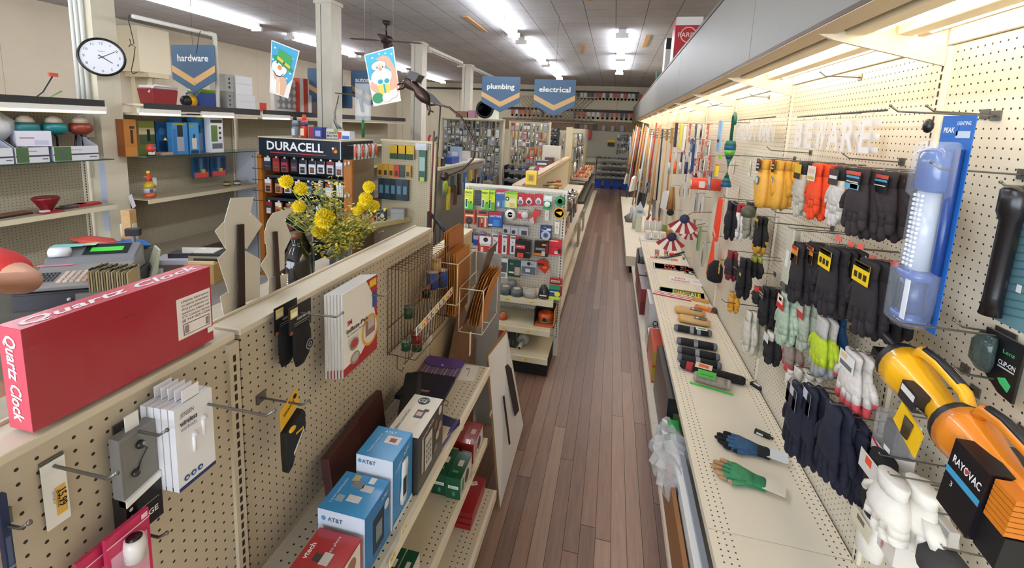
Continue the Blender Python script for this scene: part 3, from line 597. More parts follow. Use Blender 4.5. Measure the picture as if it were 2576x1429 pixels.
# red clock box standing on the top cap
m = MB(); w, h, d = .331, .172, .05; rd = M('#a82c38', .22, coat=.4); pk = M('#c4485a', .25)
m.box(-w/2, w/2, -d/2, d/2, 0, h, rd).box(-w/2-.0006, -w/2, -d/2, d/2, 0, h, pk).box(-w/2, w/2, -d/2, d/2, h, h+.0006, pk)
wt = M('#f0e6e2', .4)
m.rect(.082, .162, .035, .125, wt, y=-d/2-.0005)
for i, s in enumerate(('Lifetime Guarantee', 'on quartz movement.', 'Any problems or', 'questions, please call', 'GTC Customer Service', '@ 949-425-1234')): m.text(s, .125, .1165-i*.0085, .0052, M('#33262a'), y=-d/2-.0012, w=.066, shear=.1)
m.rect(.094, .157, .041, .066, M('#5a4a46'), y=-d/2-.0009).rect(.0955, .1555, .0425, .0645, wt, y=-d/2-.0012)
for i in range(6): m.rect(.097+i*.0016, .0978+i*.0016, .045, .062, M('#33262a'), y=-d/2-.0015); m.rect(.147+i*.0013, .1476+i*.0013, .045, .062, M('#33262a'), y=-d/2-.0015)
m.rect(.15, .168, .022, .034, wt, y=-d/2-.0015).rect(-.02, .0, .128, .130, M('#7c1f2a'), y=-d/2-.0008)
m.text('Quartz Clock', 0, 0, .026, wt, y=h+.0012, w=.31, top=True, shear=.3, bold=True)
s0 = m.T; m.T = Matrix.Translation((-w/2-.0012, 0, h/2)) @ Matrix.Rotation(-HP, 4, 'Z') @ Matrix.Rotation(HP, 4, 'Y')
m.text('Quartz Clock', 0, 0, .022, wt, y=0, w=.145, shear=.3, bold=True); m.T = None
one('clock_box', m, 'large red gift box reading Quartz Clock on top of the partition', 'box', (-.885, .6275, 1.5375), RL, bevel=0)
# price card
P, w, h = fit('L', .006, (100, 1178), (178, 1297))
m = MB().box(-w/2, w/2, -.001, .001, -h, 0, M('#eceae6', .4)).rect(-.002, w*.40, -h*.86, -h*.42, M('#e2b04a'), y=-.0015)
m.text('15.99', w*.24, -h*.62, .011, M('#2a2018'), y=-.002, w=.03, rot=-HP, bold=True).text('EARBUDS', w*.06, -h*.6, .004, M('#3a3028'), y=-.002, w=.03, rot=-HP).text('3472819', -w*.12, -h*.55, .003, M('#6a6a6a'), y=-.002, w=.022, rot=-HP)
one('price_card', m, 'white plastic price card reading 15.99 hanging on a steel hook', 'price tag', P, RL)
hookpx('L', (128, 1170), (292, 1172), 'steel hook sticking out of the white price card')
# earphone pack
P, w, h = fit('L', .03, (283, 1092), (396, 1285)); hookpx('L', (305, 1077), (420, 1078), 'steel hook holding the clear earphone pack')
t = thing('earphone_pack', 'clear and black earphone pack hanging beside the white earbud boxes', 'earphones', P, RL)
MB().box(-w*.5, w*.5, -.012, .012, -h*.62, -.012, M('#8f8d8b', .12, alpha=.75)).rect(-w*.45, w*.45, -h*.6, -.02, M('#77746f', .3), y=-.0125).obj('clear_window', t)
m = MB().box(-w*.5, w*.5, -.016, .016, -h, -h*.62, M('#101012', .3)).hexa([(-w*.5, -.018, -h*.68), (w*.5, -.018, -h*.62), (w*.5, .0, -h*.62), (-w*.5, 0, -h*.68)], [(-w*.5, -.018, -h*.62), (w*.5, -.018, -h*.56), (w*.5, 0, -h*.56), (-w*.5, 0, -h*.62)], M('#e6e4e0', .3))
for i in range(4): m.disc(-w*.38, -h*(.72+i*.07), .0035, M('#b9b9bd'), y=-.0165)
m.text('GE', w*.2, -h*.88, .011, M('#f0f0f0'), y=-.017, bold=True).rect(-w*.1, w*.4, -h*.785, -h*.78, M('#c8c8cc'), y=-.0165); m.obj('black_base', t)
m = MB().tube([(0, -.014, -h*.2), (.012, -.016, -h*.26), (.0, -.015, -h*.34), (-.006, -.014, -h*.42)], .0012, M('#1a1a1a'), 5).ball((.0, -.017, -h*.19), .008, M('#1c1c1e', .3), 10).ball((.002, -.022, -h*.18), .004, M('#8a8a8c', .3), 8).ball((-.012, -.017, -h*.42), .007, M('#24241f', .3), 10); m.obj('earbud', t)
MB().box(-.012, .012, -.001, .001, -.013, .018, M('#e8e6e2', .4)).obj('hang_tab', t)
# white earbud boxes: a stack of five
P, w, h = fit('L', .085, (437, 1035), (543, 1165)); hookpx('L', (440, 1000), (690, 1008), 'long steel hook holding the white earbud boxes')
for i in range(5):
    m = pack(w, h, .014, '#e9e9ee', [(0, 1, 0, .045, '#26356e')], [('JENSEN', .3, .9, .05, '#55555c', dict(w=.35)), ('wireless', .33, .8, .06, '#3a3a40', dict(w=.45, bold=True)), ('earbuds', .33, .73, .045, '#8a8a90', dict(w=.4))] if i == 0 else [], org='t')
    if i == 0:
        for k in range(3): m.disc(w*(-.3+k*.18), -h*.88, w*.07, M('#2b4a8c'), y=-.0085).disc(w*(-.3+k*.18), -h*.88, w*.035, M('#c9d6e6'), y=-.009)
        for x, z in ((-.06, -.42), (.2, -.3)): m.tube([(w*x, -.008, z*h), (w*x, -.008, z*h-.036)], .0035, M('#f8f8fa', .2), 8).ball((w*(x+.03), -.008, z*h), .0065, M('#dcdce2', .2), 8)
    m.box(-w*.5, w*.5, -.0007, .0007, 0, .001, M('#e9e9ee')); m.box(-.018, .018, -.0007, .0007, 0, .026, M('#eeeef2', .4))
    one('earbud_box', m, ('front white wireless earbud box facing the aisle' if i == 0 else 'white earbud box ' + ORD[i] + ' in the stack on the hook, counted from the front'), 'box', P + Vector((-.0155*i - .007, -.001*i, 0)), RL, 'white earbud boxes stacked on a hook')
# pink speaker packs and the navy pack
for i, (tl, br, off) in enumerate((((262, 1380), (384, 1455), .06), ((190, 1440), (300, 1475), .045))):
    P, w, h = fit('L', off, tl, br); h = .14
    t = thing('speaker_pack', ('pink pack with a white rounded gadget hanging low on the partition' if i == 0 else 'second pink pack half hidden at the bottom edge'), 'packaged gadget', P + Vector((0, 0, .015)), RL)
    MB().box(-w/2, w/2, -.004, .004, -h, 0, M('#c9305e', .35)).box(-w*.42, w*.42, -.0045, -.004, -h*.9, -h*.3, M('#d9a0b2', .3)).rect(-w*.5, w*.5, -h*.14, -h*.12, M('#f0c8d4'), y=-.0052).rect(w*.3, w*.45, -h*.1, -.004, M('#f0c8d4'), y=-.0055).obj('card', t)
    if i == 0: MB().lathe([(.001, -.045), (.016, -.045), (.017, -.02), (.015, -.004), (.001, -.003)], M('#e8e4e2', .25), c=(0, -.016, -.022), n=18).lathe([(.001, -.0025), (.0125, -.003), (.001, -.002)], M('#2a1a1c', .3), c=(0, -.016, -.022), n=18).obj('gadget', t)
hookpx('L', (330, 1335), (420, 1350), 'steel hook above the pink gadget pack')
P, w, h = fit('L', .02, (-12, 1252), (38, 1440)); one('blister_pack', pack(w, h, .01, '#1e2a4e', [(.2, .8, .15, .5, '#4a5a7c'), (.1, .9, .1, .14, '#7a88a0')], org='t'), 'dark blue blister pack at the left edge of view', 'packaged gadget', P, RL)
hookpx('L', (-8, 1315), (75, 1322), 'steel hook over the dark blue pack at the left edge')
# black face mask packs
P, w, h = fit('L', .06, (715, 795), (792, 830)); hookpx('L', (708, 780), (862, 788), 'steel hook holding the black cold-weather masks')
for i in range(2):
    t = thing('face_mask_pack', ('front' if i == 0 else 'rear') + ' black cold-weather face mask on a printed card', 'face mask', P + Vector((-.035*i, -.012*i, .012)), RL, 'black face masks on one hook'); w2 = .088
    m = MB().box(-w2/2, w2/2, -.001, .001, -.075, 0, M('#17151a', .4)).rect(-w2*.45, -w2*.12, -.032, -.006, M('#d8c26a'), y=-.0015).rect(-w2*.41, -w2*.16, -.028, -.016, M('#eeeade'), y=-.002)
    m.text('COLD WEATHER', .012, -.04, .006, M('#e8e4dc'), y=-.002, w=.055, bold=True).rect(-w2*.3, w2*.4, -.052, -.050, M('#9a948c'), y=-.002).rect(-w2*.3, w2*.3, -.058, -.0565, M('#9a948c'), y=-.002)
    for k in range(6): m.ball((-w2*.4+k*.014, -.0005, -.072 + (k % 2)*.004), .008, M(['#8a4a24','#b06a34','#6a3a20'][k % 3], .6), 6, (1, .2, .7))
    m.obj('header_card', t)
    MB().loft([[(x*w2 + r*.9*math.cos(2*math.pi*j/12)*w2, .006*math.sin(2*math.pi*j/12)*b, z) for j in range(12)] for x, z, r, b in ((.02, -.06, .40, 1), (.06, -.09, .46, 1.6), (.07, -.125, .47, 1.8), (.02, -.155, .40, 1.5), (-.06, -.175, .22, .9))], M('#0c0b0d', .85, var=.2, vs=60)).obj('mask', t)
    if i == 0: MB().disc(.02, -.125, .016, M('#8f8d92'), y=-.0135, n=16).disc(.02, -.125, .013, M('#17151a'), y=-.014, n=16).text('O', .02, -.125, .014, M('#c8c6ca'), y=-.0145).obj('emblem', t)
# padded mailers
P, w, h = fit('L', .10, (849, 744), (950, 880)); hookpx('L', (870, 735), (978, 742), 'steel hook through the padded mailers')
P2, w, h = fit('L', .10, (862, 742), (948, 876))
for i in range(6):
    m = MB(); c = M('#e6e1d8', .35); r_ = M('#a3262a', .3)
    m.box(-w/2, w/2, -.0035, .0035, -h, 0, M('#c9c6c2', .3))
    m.rect(-w/2, w/2, -h, 0, c, y=-.0038).add([(-w/2, -.004, -h), (w/2, -.004, -h), (w/2, -.004, -h*.62), (0, -.004, -h*.88), (-w/2, -.004, -h*.9)], [(0,1,2,3,4)], r_)
    if i == 0:
        m.add([(w*.16, -.0042, 0), (w/2, -.0042, 0), (w/2, -.0042, -h*.62), (w*.42, -.0042, -h*.45), (w*.34, -.0042, -h*.2)], [(0,4,3,2,1)], r_)
        m.rect(w*.25, w*.47, -h*.12, -h*.03, M('#e2b52c'), y=-.005).rect(w*.35, w*.48, -h*.4, -h*.2, M('#2c4f9a'), y=-.005)
        m.disc(w*.27, -h*.66, w*.26, M('#dca02c'), y=-.0048, rz=h*.20, n=24).disc(w*.27, -h*.66, w*.215, M('#d8cfc4'), y=-.0051, rz=h*.165, n=24).rect(w*.12, w*.42, -h*.72, -h*.52, M('#8c6a68'), y=-.0054).rect(w*.2, w*.4, -h*.64, -h*.5, M('#b9aaa4'), y=-.0057)
        for x, z in ((-.2, -.72), (-.18, -.9)): m.disc(w*x, z*h+.01, w*.13, M('#8f8078'), y=-.0048, rz=h*.075).disc(w*x, z*h+.012, w*.1, M('#a83a3c' if z > -.8 else '#b9aaa0'), y=-.0051, rz=h*.05)
        m.text('3M', -w*.33, -h*.38, h*.055, M('#b8202a'), y=-.005, bold=True).text('Inflata-Pak', -w*.1, -h*.475, h*.05, M('#2a2426'), y=-.005, w=w*.62, bold=True).text('Air Cushion Packaging', -w*.12, -h*.535, h*.028, M('#6a6464'), y=-.005, w=w*.55)
        for k in range(5): m.rect(-w*.38, -w*.08, -h*(.585+k*.02), -h*(.58+k*.02), M('#a8a29c'), y=-.005)
    one('padded_mailer', m, ('front padded mailer reading 3M Inflata-Pak' if i == 0 else 'padded mailer in the stack, ' + ORD[i] + ' from the front'), 'mailer', P2 + Vector((-.0085*i-.004, -.004*i, -.0)), (.0, .0, RL), 'padded mailers stacked on one hook')
# tape measure card
P, w, h = fit('L', .09, (690, 1035), (765, 1000)); w = .062
hookpx('L', (655, 1000), (778, 1022), 'steel hook holding the yellow and black measuring tape')
t = thing('tape_measure_pack', 'yellow and black carded tape measure hanging low on the partition', 'tape measure', at(728, 990, 0, XL+.085), RL)
m = MB().prism([(-.034, -.03), (.03, .0), (.034, -.045), (-.034, -.085)], -.001, .001, M('#e0aa1c', .35)); m.text('DEWALT', -.004, -.038, .007, M('#1a1712'), y=-.0018, w=.045, rot=.5, bold=True).disc(.018, -.018, .007, M('#1c1a16'), y=-.0018); m.obj('header_card', t)
m = MB().prism([(-.034, -.09), (.03, -.06), (.04, -.075), (.04, -.12), (.0, -.165), (-.012, -.195), (-.03, -.205), (-.034, -.15)], -.016, .004, M('#0e0d0c', .5)); m.add([(-.01, -.0165, -.16), (.03, -.0165, -.115), (.032, -.0165, -.122), (-.008, -.0165, -.17)], [(0,1,2,3)], M('#cfcac0')).rect(.0, .03, -.115, -.109, M('#d9a21c'), y=-.0168).ball((-.012, -.016, -.09), .014, M('#e0aa1c', .3), 10, (1, .3, .6)); m.obj('case', t, bevel=.004)
# ---------------- telephone shelf
ZS = .8366
def vt(x, y, z): return (x, y, z)
def pbox(name, label, cat, x0, x1, y0, y1, z, h, face, aisle, top, deco=None, group=None, rot=0):
    "box standing on a left shelf: face = side toward the viewer (-Y), aisle = +X side"
    m = MB(); cx, cy = (x0+x1)/2, (y0+y1)/2; a, b = (x1-x0)/2, (y1-y0)/2
    m.box(-a, a, -b, b, 0, h, M(face, .35)).box(a, a+.0006, -b, b, 0, h, M(aisle, .3)).box(-a, a, -b, b, h, h+.0006, M(top, .25, coat=.3))
    if deco: deco(m, a, b, h)
    return one(name, m, label, cat, (cx, cy, z), rot, group)
def aisle_T(a): return Matrix.Translation((a+.0012, 0, 0)) @ Matrix.Rotation(HP, 4, 'Z')
def d_vtech(m, a, b, h):
    m.text('vtech', 0, h*.82, .018, M('#f4e8e6'), y=-b-.001, bold=True).rect(-a*.7, a*.75, h*.05, h*.66, M('#1c1416'), y=-b-.0008).rect(-a*.5, a*.5, h*.1, h*.55, M('#7c6a6a'), y=-b-.0012)
    m.text('vtech', -a*.75, b*.1, .014, M('#f4e8e6'), y=h+.0012, top=True, rot=HP, bold=True).text('Cordless phone', a*.1, b*.35, .008, M('#f4e8e6'), y=h+.0012, top=True, rot=HP)
    m.box(-a*.4, a*.1, -b*.2, b*.1, h+.0006, h+.0012, M('#4a3c34')).box(-a*.05, a*.35, -b*.25, b*.2, h+.0012, h+.0018, M('#c9c4bc'))
    m.T = aisle_T(a); m.rect(-b*.9, b*.9, h*.02, h*.98, M('#ddd6d0'), y=0).disc(b*.3, h*.75, .022, M('#9c6c58'), y=-.001).rect(-b*.7, b*.0, h*.1, h*.45, M('#3a2a22'), y=-.001).rect(-b*.55, -b*.15, h*.2, h*.4, M('#c9b8a0'), y=-.0015).text('vtech', -b*.5, h*.6, .012, M('#2a2020'), y=-.001, rot=.5); m.T = None
pbox('telephone_box', 'red and white cordless telephone box nearest the viewer', 'telephone box', -.685, -.562, .775, .918, ZS, .135, '#a5282b', '#a5282b', '#b03034', d_vtech)
def d_att1(m, a, b, h):
    m.rect(-a, a, 0, h, M('#c9d2e0'), y=-b-.0005).text('AT&T', -a*.25, h*.86, .012, M('#3a5a80'), y=-b-.001, w=.045, bold=True).disc(-a*.75, h*.86, .007, M('#4a90c8'), y=-b-.001)
    for x, y, w, c in ((-.1, .45, .5, '#8a8a86'), (.35, .35, .5, '#c8c8c4'), (.1, -.25, .55, '#d8d8d4'), (-.45, -.35, .3, '#9ab0c0'), (-.35, .75, .3, '#c9b46a'), (.35, .8, .25, '#e8e8ea')): m.box(a*(x-w/2), a*(x+w/2), b*(y-.16), b*(y+.16), h+.0006, h+.0014, M(c, .3))
    m.text('2 handset answering system', -a*.72, 0, .007, M('#e8f2fa'), y=h+.0012, top=True, rot=HP, w=b*1.3)
    m.T = aisle_T(a); m.rect(-b*.4, b*.5, h*.15, h*.75, M('#2a3440'), y=0).rect(-b*.2, b*.3, h*.3, h*.6, M('#7a8894'), y=-.001).disc(b*.7, h*.7, .014, M('#c9d6e0'), y=-.001).text('AT&T', b*.55, h*.9, .01, M('#e8f2fa'), y=-.001); m.T = None
pbox('telephone_box', 'low wide blue and white telephone box behind the red one', 'telephone box', -.70, -.56, .932, 1.066, ZS, .178, '#b9c4d6', '#2c78b4', '#3a92cc', d_att1)
def d_att2(m, a, b, h):
    m.rect(-a, a, 0, h, M('#d2d8e4'), y=-b-.0005).text('AT&T', -a*.3, h*.92, .012, M('#3a5a80'), y=-b-.001, w=.045, bold=True).disc(-a*.8, h*.92, .006, M('#4a90c8'), y=-b-.001)
    m.box(-a*.1, a*.7, b*.0, b*.5, h+.0006, h+.0014, M('#e2ddd6')).box(a*.15, a*.5, b*.1, b*.35, h+.0014, h+.002, M('#8a4a44')).text('Trimline telephone', -a*.5, -b*.1, .008, M('#e8f2fa'), y=h+.0012, top=True, rot=HP, w=b*1.3).text('AT&T', -a*.1, b*.72, .011, M('#e8f2fa'), y=h+.0012, top=True)
    m.T = aisle_T(a); m.loft([[(b*(x-w), -.001, h*z), (b*(x+w), -.001, h*z), (b*(x+w*.8), -.007, h*z), (b*(x-w*.8), -.007, h*z)] for x, w, z in ((-.05, .22, .2), (-.05, .3, .3), (0, .22, .5), (.08, .3, .7), (.1, .25, .8))], M('#dfe2e4', .3)); m.rect(-b*.22, b*.12, h*.32, h*.58, M('#2a2c30'), y=-.008).text('AT&T', b*.35, h*.9, .012, M('#eaf2fa'), y=-.001, rot=.3).text('Trimline', -b*.5, h*.82, .009, M('#eaf2fa'), y=-.001, rot=.35).rect(-b, b, 0, h*.08, M('#c9d2de'), y=-.0005); m.T = None
pbox('telephone_box', 'tall blue and white telephone box in the middle of the row', 'telephone box', -.675, -.556, 1.078, 1.208, ZS, .232, '#c8cedb', '#2f86c4', '#3a96d2', d_att2)
def d_ge(m, a, b, h):
    m.disc(-.0, 0, .001, M('#222'), y=0); T = m.T
    m.add([(a*.35 - a*.35 + .022*math.cos(2*math.pi*k/20) - a*.1, b*.72 + .022*math.sin(2*math.pi*k/20), h+.0012) for k in range(20)], [tuple(range(20))], M('#2a3440')).text('GE', -a*.1, b*.72, .02, M('#e8e6e0'), y=h+.002, top=True, shear=.3)
    m.box(a*-.1, a*.45, -b*.15, b*.25, h+.0006, h+.0014, M('#4a4a4c')).box(-a*.02, a*.35, -b*.05, b*.15, h+.0014, h+.002, M('#b9a09a')).box(a*.3, a*.6, b*.22, b*.32, h+.0014, h+.002, M('#2c2c2e')).text('Big Button, Loud and Clear', -a*.62, -b*.35, .01, M('#2a2a2a'), y=h+.0012, top=True, rot=HP, w=b*1.1)
    m.T = aisle_T(a); m.rect(-b*.75, -b*.6, h*.25, h*.85, M('#a8a49c'), y=-.0005).rect(-b*.5, b*.05, h*.2, h*.8, M('#c2beb6'), y=-.0005)
    for i in range(4):
        for j in range(3): m.rect(-b*.42+j*b*.15, -b*.33+j*b*.15, h*(.3+i*.1), h*(.36+i*.1), M('#6e6a66'), y=-.0012)
    for x, z, c in ((.35, .75, '#8c5a4a'), (.5, .5, '#b9aa9a'), (.35, .3, '#7a726a'), (.72, .6, '#9c8a7a'), (.7, .9, '#c9c4ba')): m.disc(b*x, h*z, .016, M(c), y=-.0008)
    m.text('Corded Phone', -b*.3, h*.9, .012, M('#e8e6e0'), y=-.001, rot=.1); m.T = None
pbox('telephone_box', 'long white and charcoal big-button telephone box', 'telephone box', -.655, -.542, 1.222, 1.44, ZS, .205, '#3a3a38', '#3f3f3b', '#dcd6c8', d_ge)
m = MB().box(-.19, .19, -.012, .012, 0, .16, M('#4a2422', .55)).box(-.19, .0, -.016, -.012, .0, .16, M('#55302c', .5)); o = m.obj('accordion_file', loc=(-.80, 1.30, ZS), rot=(-.12, 0, RL+.06)); tag(o, 'maroon accordion file leaning against the pegboard behind the telephone boxes', 'folder')
o = MB().box(-.15, .15, -.035, .035, 0, .13, M('#0d0d14', .7)).obj('zip_case', loc=(-.73, 1.56, ZS), rot=(0, 0, RL+.35), bevel=.012); tag(o, 'black zip case standing behind the white phone box', 'case')
m = MB().box(-.11, .11, -.1, .1, 0, .018, M('#12142a', .6)).box(-.06, -.025, -.05, -.02, .018, .019, M('#e0e0e4')).box(-.02, .03, -.045, -.03, .018, .019, M('#a86a5a')); m.tube([(.1, -.06, .012), (.13, -.07, .004), (.135, -.1, .004), (.11, -.1, .01)], .0015, M('#1a1a20'), 5)
o = m.obj('document_pouch', loc=(-.755, 1.78, ZS), rot=(0, 0, .05), bevel=.004); tag(o, 'navy cloth pouch lying flat with a small white label', 'pouch')
m = MB().box(-.095, .095, -.075, .0, 0, .014, M('#6b4a7a', .6))
for k in range(24): m.box(-.095+k*.0079, -.095+k*.0079+.004, -.0755, .02, .0, .0145, M(['#8a4a5e','#4a5a8c','#b0884a','#5c3a7a','#a8a0b4','#3a7a7c'][k % 6], .6))
m.prism([(-.1, .075), (.1, .075), (.1, .01), (.06, -.012), (0, -.02), (-.06, -.012), (-.1, .01)], .0145, .018, M('#5a3c86', .5), 'z').lathe([(.006, .018), (.005, .021), (.001, .022)], M('#c8c4d0', .3), n=10)
o = m.obj('coupon_organiser', loc=(-.75, 1.97, ZS), rot=(0, 0, .03)); tag(o, 'purple striped expanding wallet with a curved flap', 'wallet')
one('packaging_card', MB().box(-.04, .04, -.07, .07, 0, .0015, M('#e2ded6', .4)).box(-.02, .0, .03, .04, .0015, .002, M('#8a8a8a')).box(-.002, .002, -.03, .03, .0015, .002, M('#a09c96')), 'white instruction card beside the purple wallet', 'card', (-.612, 1.97, ZS), .1)
m = MB().box(-.06, .06, -.08, .08, 0, .02, M('#1b1d4a', .35)).tube([(.062, -.07, .022), (.062, .07, .03)], .006, M('#2a2c66', .2), 8)
o = m.obj('organiser_case', loc=(-.60, 1.53, ZS), rot=(0, 0, -.25), bevel=.006); tag(o, 'shiny dark blue organiser case beside the white phone box', 'case')
for i, z in enumerate((0, .016)): one('slim_box', MB().box(-.03, .03, -.05, .05, 0, .015, M(['#3c3c80', '#b9a88c'][i], .35)), ['small dark blue slim box', 'tan slim box on the blue one'][i] + ' at the shelf edge past the phone boxes', 'box', (-.572, 1.40+.07+.01*i, ZS+z*1.001), -.1)
# lower shelves
def d_sc(c):
    def f(m, a, b, h):
        m.rect(-a*.7, a*.75, h*.48, h*.62, M('#dfe2e0'), y=-b-.0006).text('iHome', 0, h*.55, h*.09, M('#3a5a4a'), y=-b-.001).disc(a*.1, h*.25, a*.2, M(c), y=-b-.0006, rz=h*.12)
        m.box(-a*.2, a*.5, -b*.1, b*.35, h+.0006, h+.0012, M('#c9c6be')).box(-a*.5, a*.3, -b*.6, -b*.45, h+.0006, h+.0012, M(c))
        m.T = aisle_T(a); m.rect(-b*.97, b*.97, h*.04, h*.96, M('#cfcac2'), y=0).disc(b*.1, h*.5, b*.35, M('#5a4a44'), y=-.001, rz=h*.3).rect(-b*.8, -b*.4, h*.2, h*.8, M(c), y=-.001); m.T = None
    return f
for i, (x0, x1, y0, y1, h, c, c2, lab) in enumerate(((-.62, -.562, 1.86, 2.02, .112, '#8c2022', '#c8807c', 'dark red slim box, left one of the pair on the middle shelf'), (-.56, -.50-.04, 1.86, 2.02, .112, '#98262a', '#c8807c', ''),)):
    pass
for x0, x1, y0, c, c2, lab in ((-.675, -.610, 1.868, '#8c2022', '#c07a76', 'dark red slim box at the back of the red pair, middle shelf'), (-.607, -.542, 1.862, '#9a282a', '#c07a76', 'dark red slim box at the front of the red pair, middle shelf'),
    (-.665, -.60, 1.65, '#154a34', '#4a8a6c', 'dark green slim box at the back of the green pair, middle shelf'), (-.597, -.532+.0, 1.645, '#19543a', '#4a8a6c', 'dark green slim box at the front of the green pair, middle shelf')):
    pbox('slim_gadget_box', lab, 'box', x0, x1, y0, y0+.16, .4406, .10, c, c, c, d_sc(c2), 'slim gift boxes on the middle shelf')
for k in range(2): pbox('slim_gadget_box', 'dark green slim box low at the bottom edge, ' + ('inner' if k == 0 else 'outer') + ' of two', 'box', -.67+k*.05, -.625+k*.05, 1.19, 1.325, .4406, .062, '#154a34', '#cfd2cc', '#154a34', d_sc('#4a8a6c'), 'slim gift boxes on the middle shelf')
for k in range(3): pbox('flat_gift_box', 'dark red flat box in the low stack, ' + ('bottom', 'middle', 'top')[k] + ' one', 'box', -.60+k*.003, -.522+k*.002, 1.79+.006*k, 2.03, .1506+k*.026, .025, '#8e1f22', '#9c2a2c', '#962428', None, 'flat red boxes on the bottom shelf')
one('price_sticker', MB().box(-.016, .016, -.012, .012, 0, .001, M('#e4dcd0')).box(-.008, .008, -.006, .006, .001, .0014, M('#b9a89a')), 'white sticker on the topmost flat red box', 'sticker', (-.565, 1.98, .2302), .4)
# ---------------- wire rack of ribbon and thread spools
wr = thing('spool_rack', 'rusty brown wire rack of ribbon and thread spools on the partition', 'wire rack', (0,0,0)); wm = M('#6a4a2c', .45, metal=.5)
ya, yb = 1.60, 2.04
m = MB()
for k in range(15):
    y = ya + k*(yb-ya)/14
    m.tube([(XL+.006, y, 1.46), (XL+.10, y, 1.455), (XL+.10, y, 1.33), (XL+.085, y, 1.06)], .0017, wm, 5)
    m.tube([(XL+.006, y, 1.46), (XL+.006, y, 1.08)], .0017, wm, 5)
m.obj('vertical_wires', wr)
m = MB()
for x, z in ((.02, 1.461), (.05, 1.462), (.1, 1.457), (.10, 1.33), (.085, 1.06), (.006, 1.2), (.01, 1.09)): m.tube([(XL+x, ya-.01, z), (XL+x, yb+.01, z)], .0022, wm, 5)
m.tube([(XL+.01, ya, 1.09), (XL+.13, ya, 1.08), (XL+.13, yb, 1.08), (XL+.01, yb, 1.09)], .0022, wm, 5).tube([(XL+.05, ya, 1.09), (XL+.05, ya, 1.03), (XL+.07, ya, 1.02), (XL+.08, ya, 1.04)], .0025, wm, 5)
m.obj('cross_wires', wr)
sc_ = MB()
p0, p1 = at(1047, 835, 0, XL+.14), at(1138, 730, 0, XL+.14); Ls = (p1-p0).length; ang = math.atan2(p1.z-p0.z, p1.y-p0.y)
s = MB().box(0, Ls, -.001, .001, -.018, .018, M('#e8e2cc', .4)); 
for k in range(9): s.rect(Ls*(k+.12)/9, Ls*(k+.42)/9, -.014, .014, M(['#3a78b0','#e0b41c','#c94a30'][k % 3]), y=-.0016).rect(Ls*(k+.5)/9, Ls*(k+.9)/9, .006, .013, M('#e0b41c'), y=-.0016).rect(Ls*(k+.5)/9, Ls*(k+.85)/9, -.012, -.002, M('#8a4a5c'), y=-.0016)
o = s.obj('price_strip', wr, loc=p0); o.rotation_euler = (0, -ang*0, RL)
o.rotation_euler = Matrix.Rotation(RL, 3, 'Z').to_4x4().to_euler(); o.rotation_euler = (Matrix.Rotation(RL, 3, 'Z') @ Matrix.Rotation(-ang, 3, 'Y')).to_euler()
for i, (u, v, r, h, c, e, w) in enumerate(((1088, 705, .03, .085, '#17408c', '#c9b8a8', 'large blue spool, left of two'), (1112, 700, .03, .085, '#1b48a0', '#c9b8a8', 'large blue spool, right of two'), (1098, 668, .026, .05, '#c0a060', '#b96a4a', 'yellow patterned spool above the blue ones'), (1135, 705, .022, .04, '#2a1a16', '#b0a090', 'small black spool right of the blue ones'),
    (1072, 735, .022, .045, '#100e0e', '#a8523c', 'small black spool left of the blue ones'), (1028, 785, .02, .045, '#0c3a20', '#5a6a5c', 'single dark green spool on the front wires'), (1022, 868, .022, .04, '#0e4426', '#8a9a8c', 'dark green spool, left in the bottom tray'), (1050, 870, .024, .04, '#0e4426', '#9aa89a', 'dark green spool, right in the bottom tray'), (1048, 850, .026, .04, '#9a2a2c', '#b0766c', 'red spool behind the green ones'), (1075, 848, .024, .02, '#c9c0b4', '#e0d8cc', 'white spool in the bottom tray'), (1130, 790, .024, .015, '#2a1c1e', '#a89a9c', 'flat dark ribbon reel near the envelopes'))):
    p = at(u, v, 0, XL+.055 + .03*(i in (5,)))
    m = MB().lathe([(.001, 0), (r*.92, 0), (r*.92, h), (.001, h)], M(c, .4), n=16).lathe([(.001, h+.0005), (r, h+.0005), (r, h+.002), (.001, h+.002)], M(e, .4), n=16).lathe([(.001, -.002), (r, -.002), (r, -.0005), (.001, -.0005)], M(e, .4), n=16)
    one('ribbon_spool', m, w, 'spool', p - Vector((0, 0, h/2)), 0, 'ribbon spools in the wire rack')
# ---------------- lower partition bay, hardboard sheets and envelope racks
lb = thing('gondola_bay', 'lower pegboard bay at the far end of the partition, in front of the tapes', 'shelving', (0,0,0))
MB().box(XL-.02, XL, 2.075, 2.74, .1, 1.355, M('#c9b592', .6)).obj('panel', lb); MB().box(XL-.07, XL+.004, 2.07, 2.745, 1.356, 1.375, M('#e4d6b0', .5)).obj('top_cap', lb)
o = MB().box(-.105, .105, -.008, .008, 0, 1.22, M('#9b9892', .7)).obj('end_board', loc=(-.765, 2.765, 0)); tag(o, 'narrow grey end board standing before the tape display', 'board')
m = MB(); hb = M('#7c5638', .6, var=.2, vs=14)
m.prism([(2.12, .0), (2.72, .0), (2.72, .62), (2.40, 1.04), (2.12, .62)], XL+.05, XL+.056, hb, 'x'); o = m.obj('hardboard_sheet', rot=(0, 0, 0)); tag(o, 'brown hardboard sheet with a pointed top leaning past the shelf end', 'board')
m = MB(); Z0 = M('#d2cdc8', .35); br_ = M('#8a6a44', .6)
a_, b_ = .0, .0
q = [(-.49, 2.09, .0), (-.425, 2.55, .0+.28), (-.50, 2.50, .9), (-.60, 2.16, .88)]
